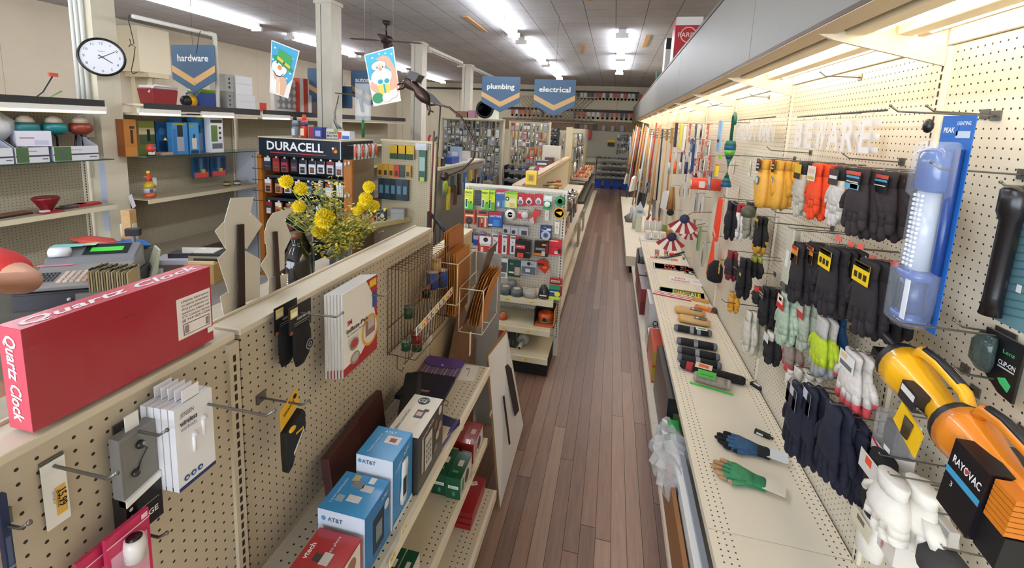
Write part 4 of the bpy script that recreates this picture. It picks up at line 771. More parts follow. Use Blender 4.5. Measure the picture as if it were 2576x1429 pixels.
def sheet(mb, pts, th, mat, mat2):
    n_ = (Vector(pts[1])-Vector(pts[0])).cross(Vector(pts[3])-Vector(pts[0])).normalized()*th
    mb.hexa([Vector(p) for p in pts], [Vector(p)+n_ for p in pts], mat2); c_ = sum((Vector(p) for p in pts), Vector())/4
    mb.quad([c_ + (Vector(p)-c_)*.97 + n_*1.06 for p in pts], mat); mb.quad([c_ + (Vector(p)-c_)*.97 - n_*.06 for p in pts], mat); return n_
sheet(m, [(-.447, 2.085, .0), (-.40, 2.44, .27), (-.50, 2.30, .93), (-.56, 2.13, .86)], -.01, Z0, br_)
o = m.obj('whiteboard'); tag(o, 'small wood-framed whiteboard tipped on its corner at the shelf end', 'whiteboard')
m = MB(); sheet(m, [(-.428, 2.30, .42), (-.418, 2.36, .42), (-.478, 2.32, .74), (-.488, 2.25, .74)], -.004, M('#2c2320'), M('#2c2320')); o = m.obj('board_label'); tag(o, 'black printed strip along the whiteboard edge', 'label')
m = MB(); sheet(m, [(-.433, 2.19, .32), (-.430, 2.205, .32), (-.475, 2.20, .60), (-.478, 2.185, .60)], -.004, M('#241c1a'), M('#241c1a')); o = m.obj('marker_strip'); tag(o, 'thin black marker line held on the whiteboard', 'marker')
def erack(name_lab, x0, x1, y0, y1, z0, z1, n, env, lean):
    t = thing('envelope_rack', name_lab, 'wire rack', (0,0,0)); ww = M('#d8c4a8', .4)
    m = MB()
    for z, e in ((z1, 0), (z0, 0)): m.tube([(x0, y0, z), (x1, y0, z+.0), (x1, y1, z), (x0, y1, z), (x0, y0, z)], .003, ww, 6)
    for x, y in ((x0, y0), (x1, y0), (x1, y1), (x0, y1)): m.tube([(x, y, z0), (x, y, z1)], .003, ww, 6)
    m.tube([(x0, (y0+y1)/2, z0), (x1, (y0+y1)/2, z0)], .003, ww, 6); m.obj('wire_frame', t)
    return t
mn = ['#b8742c', '#c98a3c', '#a8642a', '#d09a4c']
def envs(n, x, y, z, w, h, dx, lean, lab, grp, curve=.02):
    for i in range(n):
        k = x + dx*i; m = MB(); pts = []
        for j in range(6):
            f = j/5; pts.append([(k + lean*f*f + curve*math.sin(f*3)*.3, y-w/2, z+h*f - (.012*i % .03)), (k + lean*f*f + curve*math.sin(f*3)*.3, y+w/2, z+h*f - (.012*i % .03)), (k + lean*f*f + curve*math.sin(f*3)*.3+.002, y+w/2, z+h*f), (k + lean*f*f + curve*math.sin(f*3)*.3+.002, y-w/2, z+h*f)])
        m.loft(pts, M(mn[i % 4], .5), smooth=False); m.ball((k + lean*.9 + .004, y, z+h*.85), .006, M('#c9a060', .3), 6, (.3, 1, 1))
        tag(m.obj('manila_envelope'), lab % ORD[i], 'envelope', grp)
erack('upper white wire rack holding upright manila envelopes', XL+.01, XL+.13, 2.10, 2.42, 1.12, 1.34, 6, 0, 0)
erack('front white wire rack of leaning manila envelopes', XL+.13, XL+.26, 2.14, 2.44, .96, 1.20, 6, 0, 0)
envs(3, XL+.02, 2.30, 1.12, .24, .36, .012, .0, 'manila envelope at the back of the upper rack, %s from the board', 'manila envelopes in the wire racks')
envs(5, XL+.065, 2.22, 1.06, .22, .33, .012, .0, 'manila envelope in the middle of the racks, %s from the board', 'manila envelopes in the wire racks')
envs(5, XL+.17, 2.28, .975, .20, .30, .014, .07, 'leaning manila envelope in the front rack, %s from the board', 'manila envelopes in the wire racks')
m = MB().loft([[(XL+.14+.13*f, 2.16, .98+.44*f), (XL+.14+.13*f, 2.34, .98+.44*f), (XL+.146+.13*f, 2.34, .98+.44*f), (XL+.146+.13*f, 2.16, .98+.44*f)] for f in (0, .5, 1)], M('#5c4438', .5), smooth=False); tag(m.obj('dark_folder'), 'thin dark brown folder leaning out of the front rack', 'folder')
one('rack_tag', MB().box(-.012, .012, -.001, .001, -.13, 0, M('#e8e4d8', .4)), 'long white tag hanging below the front envelope rack', 'price tag', (XL+.20, 2.13, .97), RL)
# ------------------------------------------------------------------ counter, clerk, flowers
def zc(u, v, k): return Vector((0, 0, CZ)) + ray(u, v) * k
# poster-board dividers with taped files
def flat(name, label, cat, polys, x, th, mats, extra=None, loc=None):
    m = MB()
    for i, pl_ in enumerate(polys):
        pts = [at(u, v, 0, x - i*.0016) for u, v in pl_]; m.prism([(p.y, p.z) for p in pts], x - i*.0016, x - i*.0016 + th, mats, 'x')
    return tag(m.obj(name), label, cat)
def cp4(x0, y0, s, pts): return [(x0 + a/s, y0 + b/s) for a, b in pts]
bd = M('#cfc9bc', .6)
flat('divider_card', 'cream poster board divider shaped like a figure behind the partition, left one', 'board', [cp4(520, 480, 2.254, q) for q in ([(135,40),(265,35),(240,150),(215,330),(105,330),(100,165)], [(45,228),(120,150),(175,280),(108,332)], [(250,125),(315,190),(225,330),(190,260)], [(60,385),(165,285),(200,330),(300,385),(300,605),(225,630),(125,585)], [(75,600),(170,540),(225,600),(200,735),(105,765)])], -.962, .0012, bd)
flat('metal_file', 'long dark steel file taped upright on the left divider', 'file', [cp4(520, 480, 2.254, [(172,192),(205,188),(211,660),(200,680),(192,730),(184,732),(180,675),(170,662)])], -.955, .005, M('#33251e', .5, metal=.4))
flat('divider_card', 'curved cream poster board divider with a file, nearer the flowers', 'board', [cp4(520, 480, 2.254, q) for q in ([(328,230),(345,170),(375,125),(490,95),(440,165),(480,260),(435,350),(330,300)], [(335,290),(440,320),(440,440),(360,490),(350,500),(340,340)], [(305,420),(350,350),(380,420),(350,500)], [(350,495),(460,470),(440,590),(345,645)])], -.972, .0012, bd)
flat('metal_file', 'shorter dark steel file taped upright on the curved divider', 'file', [cp4(520, 480, 2.254, [(375,232),(395,229),(413,555),(404,575),(402,620),(395,618),(392,575),(386,560)])], -.966, .005, M('#3a2820', .5, metal=.4))
# jugs
gl = M('#0b0909', .08, coat=.6)
for i, (x, y, lab) in enumerate(((-1.235, 1.545, 'left dark glass jug with a white label on the ledge'), (-1.335, 1.70, 'right dark glass jug with a white label, nearer the flowers'))):
    t = thing('dark_jug', lab, 'bottle', (x, y, 1.2955), -.6 if i == 0 else -.9, 'dark jugs on the ledge')
    MB().lathe([(.001, 0), (.05, 0), (.056, .02), (.056, .15), (.05, .185), (.026, .225), (.019, .24), (.018, .265), (.001, .265)], gl, n=22).obj('bottle', t)
    MB().lathe([(.0195, .262), (.0205, .29), (.001, .291)], M('#5c3a22' if i == 0 else '#1a1617', .4), n=16).obj('cap', t)
    m = MB(); R_ = .0568
    for j in range(8):
        a0, a1 = -2.2+j*.16, -2.2+(j+1)*.16; P = lambda a, z: (R_*math.cos(a), R_*math.sin(a), z)
        m.quad([P(a0, .045), P(a1, .045), P(a1, .125), P(a0, .125)], M('#c9c6c0', .5))
        for k in range(7):
            if (j+k) % 5 != 4: Q = lambda a, z: ((R_+.0006)*math.cos(a), (R_+.0006)*math.sin(a), z); m.quad([Q(a0, .052+k*.01), Q(a1, .052+k*.01), Q(a1, .056+k*.01), Q(a0, .056+k*.01)], M('#2b292c'))
    m.obj('label_paper', t)
# vase with artificial flowers
vx, vy = -1.20, 1.82
t = thing('flower_vase', 'clear glass vase of yellow pompom flowers on the ledge', 'flowers', (vx, vy, 1.2955))
glass = M('#dfe8e2', .03, trans=.9, alpha=.5)
MB().lathe([(.001, 0), (.035, 0), (.038, .02), (.034, .1), (.045, .2), (.062, .235), (.06, .235), (.042, .2), (.031, .1), (.034, .02), (.001, .012)], glass, n=20).obj('vase', t)
V0 = Vector((vx, vy, 1.2955)); stems = MB(); gs = M('#7c8a3a', .5)
def pom(P, r, k):
    m = MB(); yl = M('#e8cf12', .5); m.ball((0, 0, 0), r*.62, M('#d9b80c', .6), 10)
    n = 110
    for i in range(n):
        z = 1 - 2*(i+.5)/n; a = i*2.39996; q = math.sqrt(1-z*z); d = Vector((q*math.cos(a), q*math.sin(a), z)); u = d.orthogonal().normalized(); w = d.cross(u)
        b, e = d*r*.5, d*r*(.94 + .1*R3.random()); s_ = r*.10
        m.add([b+u*s_, b-u*s_*.5+w*s_*.8, b-u*s_*.5-w*s_*.8, e+u*s_*.8, e-u*s_*.4-w*s_*.6, e-u*s_*.4+w*s_*.6], [(0,1,5,3),(1,2,4,5),(2,0,3,4),(3,5,4)], yl)
    o = m.obj('pompom_bloom', t, loc=P-V0)
poms = [(720,457,17), (757,475,17), (752,520,16), (818,550,25), (806,578,22), (928,470,15), (920,500,17), (940,518,15), (912,518,14), (900,530,12)]
for i, (u, v, rp) in enumerate(poms):
    k = 1.93 + .05*math.sin(i*2); P = zc(u, v, k); pom(P, rp*k/1127*1.05, i)
    q = P - V0; stems.tube([(0, 0, .05), (q.x*.25, q.y*.25, .22), (q.x*.7, q.y*.7, q.z*.75), q], .0022, gs, 5)
fl = MB(); cols = [M('#d9c24a', .5), M('#c9b23a', .5), M('#e0cf70', .5), M('#b8a83c', .5), M('#8f9a4a', .5)]
def spray(u0, v0, u1, v1, n, sp):
    for i in range(n):
        f = R3.random(); k = 1.93 + R3.uniform(-.07, .07); P = zc(u0+(u1-u0)*f + R3.gauss(0, sp), v0+(v1-v0)*f + R3.gauss(0, sp*.7), k) - V0
        r = R3.uniform(.006, .011); c = rnd(cols)
        for j in range(4):
            a = j*HP + R3.random(); d = Vector((math.cos(a)*r, math.sin(a)*r, R3.uniform(-.4, .8)*r)); w = Vector((-math.sin(a), math.cos(a), .3))*r*.55
            fl.add([P, P+d*.6+w, P+d*1.3, P+d*.6-w], [(0,1,2,3)], c)
        if i % 3 == 0: stems.tube([(P.x*.2, P.y*.2, .2), (P.x*.7, P.y*.7, P.z*.8), P], .0011, gs, 4)
for a in ((810, 600, 900, 540, 190, 26), (850, 560, 930, 560, 190, 24), (790, 500, 870, 520, 80, 26), (720, 520, 800, 560, 90, 18), (690, 540, 740, 545, 22, 8), (840, 600, 880, 590, 130, 24), (800, 620, 850, 630, 60, 16), (830, 450, 850, 470, 20, 10), (770, 490, 820, 470, 40, 16)): spray(*a)
stems.obj('stems', t); o = fl.obj('small_blossoms', t); o['kind'] = 'stuff'
MB().box(-.018, .018, -.001, .001, -.03, .03, M('#e2e0da', .4)).obj('gift_tag', t, loc=(.045, -.05, .07), rot=(.3, .5, .7))
o = MB().hexa([(-.05, -.08, 0), (.05, -.08, 0), (.05, .08, 0), (-.05, .08, 0)], [(-.06, -.09, .075), (.06, -.09, .075), (.06, .09, .075), (-.06, .09, .075)], M('#eceef0', .15, alpha=.55)).box(-.065, .065, -.095, .095, .076, .084, M('#f4f6f8', .12, alpha=.8)).obj('lidded_tub', loc=(-1.11, 2.02, 1.2955), rot=.1, bevel=.006); tag(o, 'clear lidded plastic tub on the ledge right of the flowers', 'container')
o = MB().box(-.04, .04, -.05, .05, 0, .07, M('#3c4258', .6)).prism([(-.055, .07), (0, .105), (.055, .07)], -.055, .055, M('#484e66', .6)).box(-.02, .02, -.052, -.05, .0, .04, M('#6b3a3a')).obj('bird_house', loc=(-1.40, 2.02, 1.2955), rot=.5); o.location = (-1.05, 2.17-.03, 1.2955) if False else (-1.36, 2.02, 1.2955); tag(o, 'small dark blue wooden house ornament behind the clear tub', 'ornament')
# parts knob and crystal on ledge by the dividers
lathe_item('glass_pull', 'clear faceted glass knob between the two dividers', 'knob', (-1.11, 1.15, 1.2955), [(.001, 0), (.016, 0), (.012, .02), (.02, .03), (.024, .045), (.016, .06), (.001, .062)], [(0, '#8a7a68'), (.028, '#cfd2d4')], n=8)
lathe_item('door_handle_set', 'black and brass door knob on the ledge between the dividers', 'knob', (-1.08, 1.08, 1.2955), [(.001, 0), (.026, 0), (.026, .006), (.012, .01), (.02, .03), (.022, .04), (.001, .048)], [(0, '#a89878'), (.008, '#16120f')])
one('crumpled_bag', MB().loft([[(r*math.cos(a)*(1+.2*math.sin(a*5+k)), r*math.sin(a)*(1+.15*math.cos(a*3+k)), z) for a in [2*math.pi*j/16 for j in range(16)]] for k, (r, z) in enumerate(((.04, 0), (.055, .02), (.05, .05), (.03, .08), (.008, .09)))], M('#d6d8e2', .3)).box(-.01, .0, -.05, -.047, .02, .06, M('#2b3f8c')), 'crumpled white plastic bag with a blue stroke beside the red box', 'bag', (-1.07, .93, 1.2955))
# cash register
t = thing('cash_register', 'grey cash register with green display and beige keys on the counter', 'cash register', (-3.0, 1.95, .951), .62)
gr, gr2 = M('#77777a', .5), M('#8e8c88', .5)
MB().box(-.235, .235, -.24, .24, 0, .095, M('#3b3a40', .4)).box(-.232, .232, -.2405, -.239, .085, .09, M('#1a1a1c')).ball((0, -.245, .05), .01, M('#c8c8cc', .3), 8).obj('cash_drawer', t, bevel=.004)
m = MB().prism([(-.23, .10), (-.235, .125), (.02, .175), (.16, .225), (.21, .10)], -.215, .215, gr2, 'x')
m.prism([(.02, .176), (.05, .21), (.16, .26), (.20, .235), (.20, .10), (.02, .10)], -.213, .213, gr, 'x'); m.obj('body', t, bevel=.006)
def onslope(y): return .125 + (y+.235)*(.05/.255)
k = 0
def key(x, y, w, d, c):
    z = onslope(y); return MB().hexa([(x-w, y-d, z-.001), (x+w, y-d, z-.001), (x+w, y+d, z+.0015), (x-w, y+d, z+.0015)], [(x-w*.8, y-d*.8, z+.007), (x+w*.8, y-d*.8, z+.007), (x+w*.8, y+d*.8, z+.0095), (x-w*.8, y+d*.8, z+.0095)], M(c, .4)).obj('key', t)
for i in range(6):
    for j in range(4): key(-.185+i*.017, -.17+j*.026, .007, .010, '#3a393c')
for i in range(6):
    for j in range(5): key(-.06+i*.028, -.19+j*.026, .011, .010, ['#cbb6a4', '#cbb6a4', '#b8a79a', '#cbb6a4', '#c49a8c', '#a8a49c'][i])
for j in range(4): key(.15, -.19+j*.03, .018, .010, ['#b99c8c', '#8f8c88', '#8f8c88', '#5a5a58'][j])
def top(y): return .21 + (y-.05)*(.05/.11) + .001
MB().hexa([(-.05, .062, top(.062)-.002), (.17, .062, top(.062)-.002), (.17, .15, top(.15)-.002), (-.05, .15, top(.15)-.002)], [(-.05, .062, top(.062)+.003), (.17, .062, top(.062)+.003), (.17, .15, top(.15)+.003), (-.05, .15, top(.15)+.003)], M('#22282c', .2)).obj('display_bezel', t)
MB().hexa([(-.02, .085, top(.085)), (.14, .085, top(.085)), (.14, .12, top(.12)), (-.02, .12, top(.12))], [(-.02, .085, top(.085)+.004), (.14, .085, top(.085)+.004), (.14, .12, top(.12)+.004), (-.02, .12, top(.12)+.004)], M('#3fae3a', .3, emit=.4)).obj('green_display', t)
MB().tube([(-.19, .05, .245), (-.10, .05, .245)], .028, M('#e4e4e8', .5), 14).obj('receipt_roll', t)
MB().box(-.215, -.06, .10, .17, .262, .264, M('#8fd0c8', .6)).box(-.062, .0, .11, .17, .2635, .265, M('#b9d8a8', .6)).obj('sticky_notes', t); MB().box(-.235, -.07, .0, .03, .176, .178, M('#e08aa0', .6)).obj('sticky_notes', t)
MB().tube([(.16, .2, .10), (.16, .21, .30)], .012, gr).box(.12, .20, .19, .23, .29, .34, M('#2c2c30', .3)).obj('customer_display', t, bevel=.004)
# card index and other clutter
t = thing('card_index', 'grey index box crammed with yellowed tabbed cards beside the register', 'card box', at(292, 752, 2, .951), .6)
MB().box(-.14, .14, -.10, .10, 0, .08, M('#77756f', .5)).box(-.04, .04, -.102, -.10, .03, .055, M('#3a3936')).obj('tray', t)
for i in range(16): MB().box(-.085+i*.0115, -.078+i*.0115, -.085, .085, .06, .20-.0015*i, M(['#8f8060','#a8966c','#7c7054','#b09c70'][i % 4], .7)).box(-.085+i*.0115, -.078+i*.0115, -.07+.03*(i % 4), -.03+.03*(i % 4), .20-.0015*i, .209-.0015*i, M('#2a241e')).obj('index_card', t)
MB().box(-.095, -.088, -.03, .03, .12, .15, M('#8c9096', .3)).obj('label_plate', t)
for n_, lab, cat, (u, v, z), rot, mb in (
  ('wood_block', 'pale square timber offcut standing on the counter', 'wood', (372, 640, .951), .3, MB().box(-.03, .03, -.03, .03, 0, .40, M('#c29a66', .6, var=.2, vs=20))),
  ('order_pad', 'pale green order pad propped up behind the index cards', 'notepad', (375, 700, .951), -.5, MB().hexa([(-.07, -.01, 0), (.07, -.01, 0), (.07, .03, 0), (-.07, .03, 0)], [(-.07, .05, .20), (.07, .05, .20), (.07, .06, .20), (-.07, .06, .20)], M('#d4d8bc', .6)).box(-.03, .03, .0, .001, .08, .084, M('#8a9a84'))),
  ('pen_cup', 'blue and grey cup stuffed with pens and tools by the post', 'cup', (320, 650, .951), 0, MB().lathe([(.001, 0), (.06, 0), (.065, .16), (.001, .165)], M('#4a5c78', .5)).box(-.045, -.01, -.03, .0, .16, .30, M('#c6c2ac')).box(.01, .045, -.01, .02, .16, .30, M('#bdb9a2')).tube([(0, 0, .16), (.03, .02, .26)], .008, M('#2a2a2c')).box(-.06, -.045, -.01, .02, .1, .26, M('#2a5a9a'))),
  ('bag_stack', 'red, blue and yellow snack bags lying behind the register', 'bag', (215, 665, .951), .1, MB().loft([[(x, .05*s_*math.cos(a), .19+.03*s_*math.sin(a)) for a in [2*math.pi*j/10 for j in range(10)]] for x, s_ in ((-.35, .2), (-.2, 1), (-.05, .9), (.02, .3))], M('#b8443c', .4)).loft([[(x, .05*s_*math.cos(a), .19+.035*s_*math.sin(a)) for a in [2*math.pi*j/10 for j in range(10)]] for x, s_ in ((.03, .3), (.12, 1), (.22, .9), (.28, .2))], M('#2468b0', .35)).box(-.33, .27, -.05, .05, 0, .165, M('#6b6458'))),
  ('paper_pile', 'pile of torn notes and a black organiser on the counter', 'papers', (450, 690, .951), .4, MB().box(-.13, .13, -.08, .08, 0, .09, M('#6b5f50', .6)).box(-.12, .1, -.07, .08, .09, .12, M('#b9b6c4', .6)).box(-.05, .12, -.02, .09, .12, .15, M('#2a2a2e', .5)).box(-.11, -.05, -.085, -.08, .03, .07, M('#d6d8e0'))),
  ('notched_card', 'white price card with a dark notch standing on the counter', 'card', (492, 690, .951), .35, MB().box(-.075, .075, -.002, .002, .0, .19, M('#d8d2c6', .5)).box(.02, .055, -.003, -.002, .03, .12, M('#4a2422'))),
  ('card_file', 'tan card file of brown envelopes on the counter behind the red box', 'card box', (530, 700, .951), .3, MB().box(-.09, .09, -.12, .12, 0, .13, M('#a8844c', .6)).box(-.08, .08, -.1, -.08, .13, .145, M('#c9b080')).box(-.08, .08, -.04, -.02, .13, .145, M('#2a241e')).box(-.08, .08, .03, .05, .13, .145, M('#c9b080'))),
  ('paper_stack', 'loose white papers on a black board in front of the register', 'papers', (150, 830, .951), .3, MB().box(-.2, .2, -.1, .1, 0, .012, M('#1c1c1e', .5)).box(-.18, .12, -.08, .09, .012, .02, M('#c9c8c4', .6))),
  ('wall_calculator', 'flat black clipboard with white paper right of the dividers', 'clipboard', (640, 655, .951), .3, MB().box(-.1, .1, -.08, .08, .0, .16, M('#8d826c', .6)).box(-.09, .11, -.08, .09, .16, .175, M('#1a1816')).box(-.08, .05, -.06, .06, .175, .18, M('#cfcac0')))):
    p = at(u, v, 2, z); p.x = min(max(p.x, -3.3), -1.6); p.y = min(p.y, 2.42)
    one(n_, mb, lab, cat, p, rot)
# clerk in a red T-shirt
def skin_mesh(name, pts, edges, root, mat, parent, sub=2):
    me = bpy.data.meshes.new(name); me.from_pydata([p for p, r in pts], edges, []); me.materials.append(mat)
    o = bpy.data.objects.new(name, me); C.objects.link(o)
    if parent: o.parent = parent
    sk = o.modifiers.new('skin', 'SKIN'); sk.use_smooth_shade = True
    for i, (p, r) in enumerate(pts):
        me.skin_vertices[0].data[i].radius = (r, r) if not isinstance(r, tuple) else r; me.skin_vertices[0].data[i].use_root = (i == root)
    s = o.modifiers.new('sub', 'SUBSURF'); s.levels = sub; s.render_levels = sub
    return o
cl = thing('person', 'person in a red T-shirt behind the counter, elbow bent toward the register', 'person', (0, 0, 0))
elb, sh_ = zc(82, 712, 1.72), zc(-30, 655, 1.86); wr_ = zc(-75, 712, 1.50); elL = zc(-25, 980, 1.62); wrL = zc(40, 1075, 1.62); shL = zc(-420, 790, 1.66)
nk = (sh_ + shL)/2 + Vector((-.02, .0, .05)); ch = nk + Vector((0, 0, -.22)); pv = nk + Vector((-.02, 0, -.52)); pv.z = .93
hd = nk + Vector((.02, .03, .17)); kR = Vector((pv.x+.09, pv.y, .50)); kL = Vector((pv.x-.09, pv.y+.03, .50))
aR, aL = Vector((pv.x+.1, pv.y-.02, .09)), Vector((pv.x-.1, pv.y+.03, .09))
pts = [(pv, .13), (ch - Vector((0, 0, .12)), .125), (ch, .14), (nk - Vector((0, 0, .04)), .06), (nk + Vector((0, 0, .05)), .055), (hd, (.085, .1)), (hd + Vector((0, .01, .09)), (.075, .085)),
       (sh_, .062), (elb, .047), (wr_, .031), (wr_ + (wr_-elb).normalized()*.07, (.042, .018)), (shL, .062), (elL, .045), (wrL, .031), (wrL + (wrL-elL).normalized()*.07, (.042, .018)),
       (Vector((pv.x+.09, pv.y, .84)), .09), (kR, .062), (aR, .042), (aR + Vector((0, .16, -.05)), .035), (Vector((pv.x-.09, pv.y, .84)), .09), (kL, .062), (aL, .042), (aL + Vector((0, .16, -.05)), .035)]
ed = [(0,1),(1,2),(2,3),(3,4),(4,5),(5,6),(2,7),(7,8),(8,9),(9,10),(2,11),(11,12),(12,13),(13,14),(0,15),(15,16),(16,17),(17,18),(0,19),(19,20),(20,21),(21,22)]
for hnd, frm in ((10, 9), (14, 13)):
    b = Vector(pts[hnd][0]); d = (b - Vector(pts[frm][0])).normalized(); u = d.orthogonal().normalized(); w = d.cross(u)
    for k, (off, ln) in enumerate(((-.03, .07), (-.01, .082), (.01, .077), (.03, .06))):
        a = len(pts); pts += [(b + u*off + d*.03, .010), (b + u*off*1.1 + d*(.03+ln*.55) + w*.01, .009), (b + u*off*1.1 + d*(.03+ln*.85) + w*.03, .008)]; ed += [(hnd, a), (a, a+1), (a+1, a+2)]
    a = len(pts); pts += [(b - d*.02 + u*.045 + w*.01, .012), (b + d*.03 + u*.06 + w*.02, .010)]; ed += [(hnd, a), (a, a+1)]
skin_mesh('body', pts, ed, 0, M('#c08c70', .5), cl)
slv = sh_ + (elb - sh_)*.72; slvL = shL + (elL - shL)*.7
skin_mesh('shirt', [(pv + Vector((0, 0, .05)), .158), (ch - Vector((0, 0, .12)), .15), (ch, .165), (nk - Vector((0, 0, .05)), .085), (sh_, .088), (slv, .07), (shL, .088), (slvL, .07)], [(0,1),(1,2),(2,3),(2,4),(4,5),(2,6),(6,7)], 0, M('#b5201c', .7, var=.12, vs=20), cl)
skin_mesh('trousers', [(pv - Vector((0, 0, .02)), .15), (Vector((pv.x+.09, pv.y, .82)), .11), (kR, .08), (aR, .065), (Vector((pv.x-.09, pv.y, .82)), .11), (kL, .08), (aL, .065)], [(0,1),(1,2),(2,3),(0,4),(4,5),(5,6)], 0, M('#1b1c22', .7), cl)
MB().ball((hd.x, hd.y-.015, hd.z+.045), .108, M('#4a3526', .8), 14, (.92, 1.0, 1.05)).obj('hair', cl)
m = MB()
for s_ in (-1, 1): m.ball((hd.x+s_*.033, hd.y+.105, hd.z+.025), .011, M('#2a211c', .2), 8)
m.tube([(hd.x, hd.y+.10, hd.z+.02), (hd.x, hd.y+.135, hd.z-.015)], [.008, .015], M('#c08c70', .5), 8).tube([(hd.x-.025, hd.y+.108, hd.z-.045), (hd.x, hd.y+.115, hd.z-.048), (hd.x+.025, hd.y+.108, hd.z-.045)], .006, M('#a05a50', .5), 6); m.obj('face', cl)
# ------------------------------------------------------------------ hanging signs, posters, pipe, hooks
def sign(txt, u, v, y, lab, w=.585, h=.52, tilt=0):
    p = at(u, v, 1, y); t = thing('aisle_sign', lab, 'sign', p, tilt, 'blue hanging aisle signs'); bl = M('#3f5c78', .5)
    P = [(-w/2, -.01), (-w/2+.01, 0), (w/2-.01, 0), (w/2, -.01), (w/2, -h*.72), (0, -h), (-w/2, -h*.72)]
    m = MB().prism(P, -.006, .006, bl); m.add([(-w/2, -.0065, -h*.42), (-w/2, -.0065, -h*.56), (0, -.0065, -h*.85), (w/2, -.0065, -h*.56), (w/2, -.0065, -h*.42), (0, -.0065, -h*.70)], [(0,1,2,5),(5,2,3,4)], M('#cda268', .5))
    for x, z in ((-.2, -.5), (.24, -.52), (.02, -.8)): m.disc(w*x, h*z, .006, M('#5a4630'), y=-.007)
    m.obj('board', t); MB().text(txt, 0, -h*.27, h*.14, M('#eceae2', .5), y=-.0075, w=w*.76 * min(1, len(txt)/8.5), bold=True).obj('lettering', t)
    MB().tube([(0, 0, -.002), (.0, 0, .05), (.01, 0, ZC-p.z-.001)], .0018, M('#4a4640')).obj('hanging_wire', t)
sign('hardware', 484, 113, 4.05, 'blue chevron sign reading hardware', w=.565, h=.50)
sign('paint', 817, 172, 6.0, 'blue chevron sign reading paint, half behind the post', w=.58, tilt=0)
sign('automotive', 930, 177, 6.2, 'blue chevron sign reading automotive, behind the Santa poster', w=.62)
sign('plumbing', 1261, 193, 6.6, 'blue chevron sign reading plumbing', w=.585)
sign('electrical', 1397, 200, 6.6, 'blue chevron sign reading electrical', w=.60)
for u, v in ((803, 230), (868, 245)):
    p = at(u, v, 1, 6.05); one('blue_placard', MB().box(-.12, .12, -.004, .004, -.16, .16, M('#33506e', .5)).tube([(0, 0, .16), (0, 0, .22)], .002, M('#444')), 'plain blue placard hanging ' + ('left of' if u < 840 else 'right of') + ' the nearest post', 'sign', p)
pm = M('#e6e2d6', .4); t = thing('pipe', 'white painted pipe running from the clock post and dropping to the unit', 'pipe', (0, 0, 0))
MB().tube([(-4.42, 3.42, 2.905), (-4.38, 4.22, 2.905), (-4.375, 4.26, 2.88), (-4.375, 4.26, 2.112)], .02, pm, 10).obj('pipe_run', t)
MB().tube([(-4.38, 4.19, 2.905), (-4.377, 4.255, 2.905), (-4.375, 4.262, 2.85)], .026, pm, 10).obj('elbow', t)
# s-hooks
for i, (pts_) in enumerate(([(325, 38), (322, 50), (326, 62), (335, 100), (337, 110), (330, 113), (326, 98)], [(324, 118), (328, 112), (340, 118), (336, 150), (330, 178), (334, 186), (345, 182)])):
    m = MB().tube([at(u, v, 1, 3.62) for u, v in pts_], .004, M('#3a342e', .4), 6); tag(m.obj('wire_hook'), ('upper' if i == 0 else 'lower') + ' bent black wire hook hanging from the white pipe', 'hook')
m = MB().tube([at(u, v, 1, 4.0) for u, v in ((504, 78), (500, 92), (497, 115), (494, 136))], .0035, M('#2e2a26', .4), 6); tag(m.obj('wire_hook'), 'black wire loop holding the hardware sign on the pipe', 'hook')
def poster(corn, y, lab, art):
    A, B, Cc, D = [at(u, v, 1, y) for u, v in corn]      # tl tr br bl
    def P(s, t_, e=0): q = (A*(1-s)+B*s)*(1-t_) + (D*(1-s)+Cc*s)*t_; return (q.x, q.y - e, q.z)
    m = MB(); m.hexa([P(0, 0, -.001), P(1, 0, -.001), P(1, 1, -.001), P(0, 1, -.001)], [P(0, 0, .001), P(1, 0, .001), P(1, 1, .001), P(0, 1, .001)], M('#e6dcd0', .6))
    e = [.0015]
    def poly(pts, c): e[0] += .0003; m.add([P(a, b, e[0]) for a, b in pts], [tuple(range(len(pts)))], M(c, .6))
    def circ(a, b, r, c, k=1.0, n=20): poly([(a + r*math.cos(2*math.pi*j/n), b + r*k*math.sin(2*math.pi*j/n)) for j in range(n)], c)
    art(poly, circ); o = tag(m.obj('hanging_poster'), lab, 'poster')
    for s in (0.02, .98):
        q = Vector(P(s, 0)); m2 = MB().tube([q, (q.x, q.y, ZC-.001)], .001, M('#8a8680')); tag(m2.obj('string'), 'thin string holding the %s corner of the %s poster' % ('left' if s < .5 else 'right', lab.split()[1]), 'string')
def a_snow(poly, circ):
    poly([(.03, .02), (.97, .02), (.97, .6), (.8, .75), (.03, .5)], '#3f9ec4')
    for a, b in ((.15, .12), (.82, .2), (.85, .5), (.1, .35), (.75, .62)): circ(a, b, .04, '#cfe6ee', .5, 6)
    circ(.42, .80, .38, '#e2e4ea', .5); poly([(.15, .62), (.7, .62), (.8, .72), (.75, .98), (.55, .98), (.5, .75), (.2, .7)], '#d9a888'); poly([(.3, .66), (.45, .64), (.5, .95), (.35, .98)], '#e4c2a6')
    circ(.38, .48, .33, '#2a3a40', .47); circ(.38, .48, .32, '#e8eaf0', .46); circ(.4, .46, .09, '#d98a4a', .5); circ(.28, .38, .03, '#2a3038', .8); circ(.5, .40, .03, '#2a3038', .8)
    poly([(.16, .55), (.3, .62), (.46, .62), (.6, .54), (.6, .56), (.46, .645), (.3, .645), (.15, .57)], '#3a4450')
    poly([(.08, .27), (.25, .24), (.95, .42), (.9, .48), (.7, .44), (.15, .34)], '#2f8a4c'); poly([(.3, .10), (.82, .17), (.8, .42), (.27, .31)], '#3a9a54'); poly([(.27, .25), (.81, .36), (.8, .42), (.27, .31)], '#d9b83a'); circ(.55, .34, .05, '#2c7a44', .6)
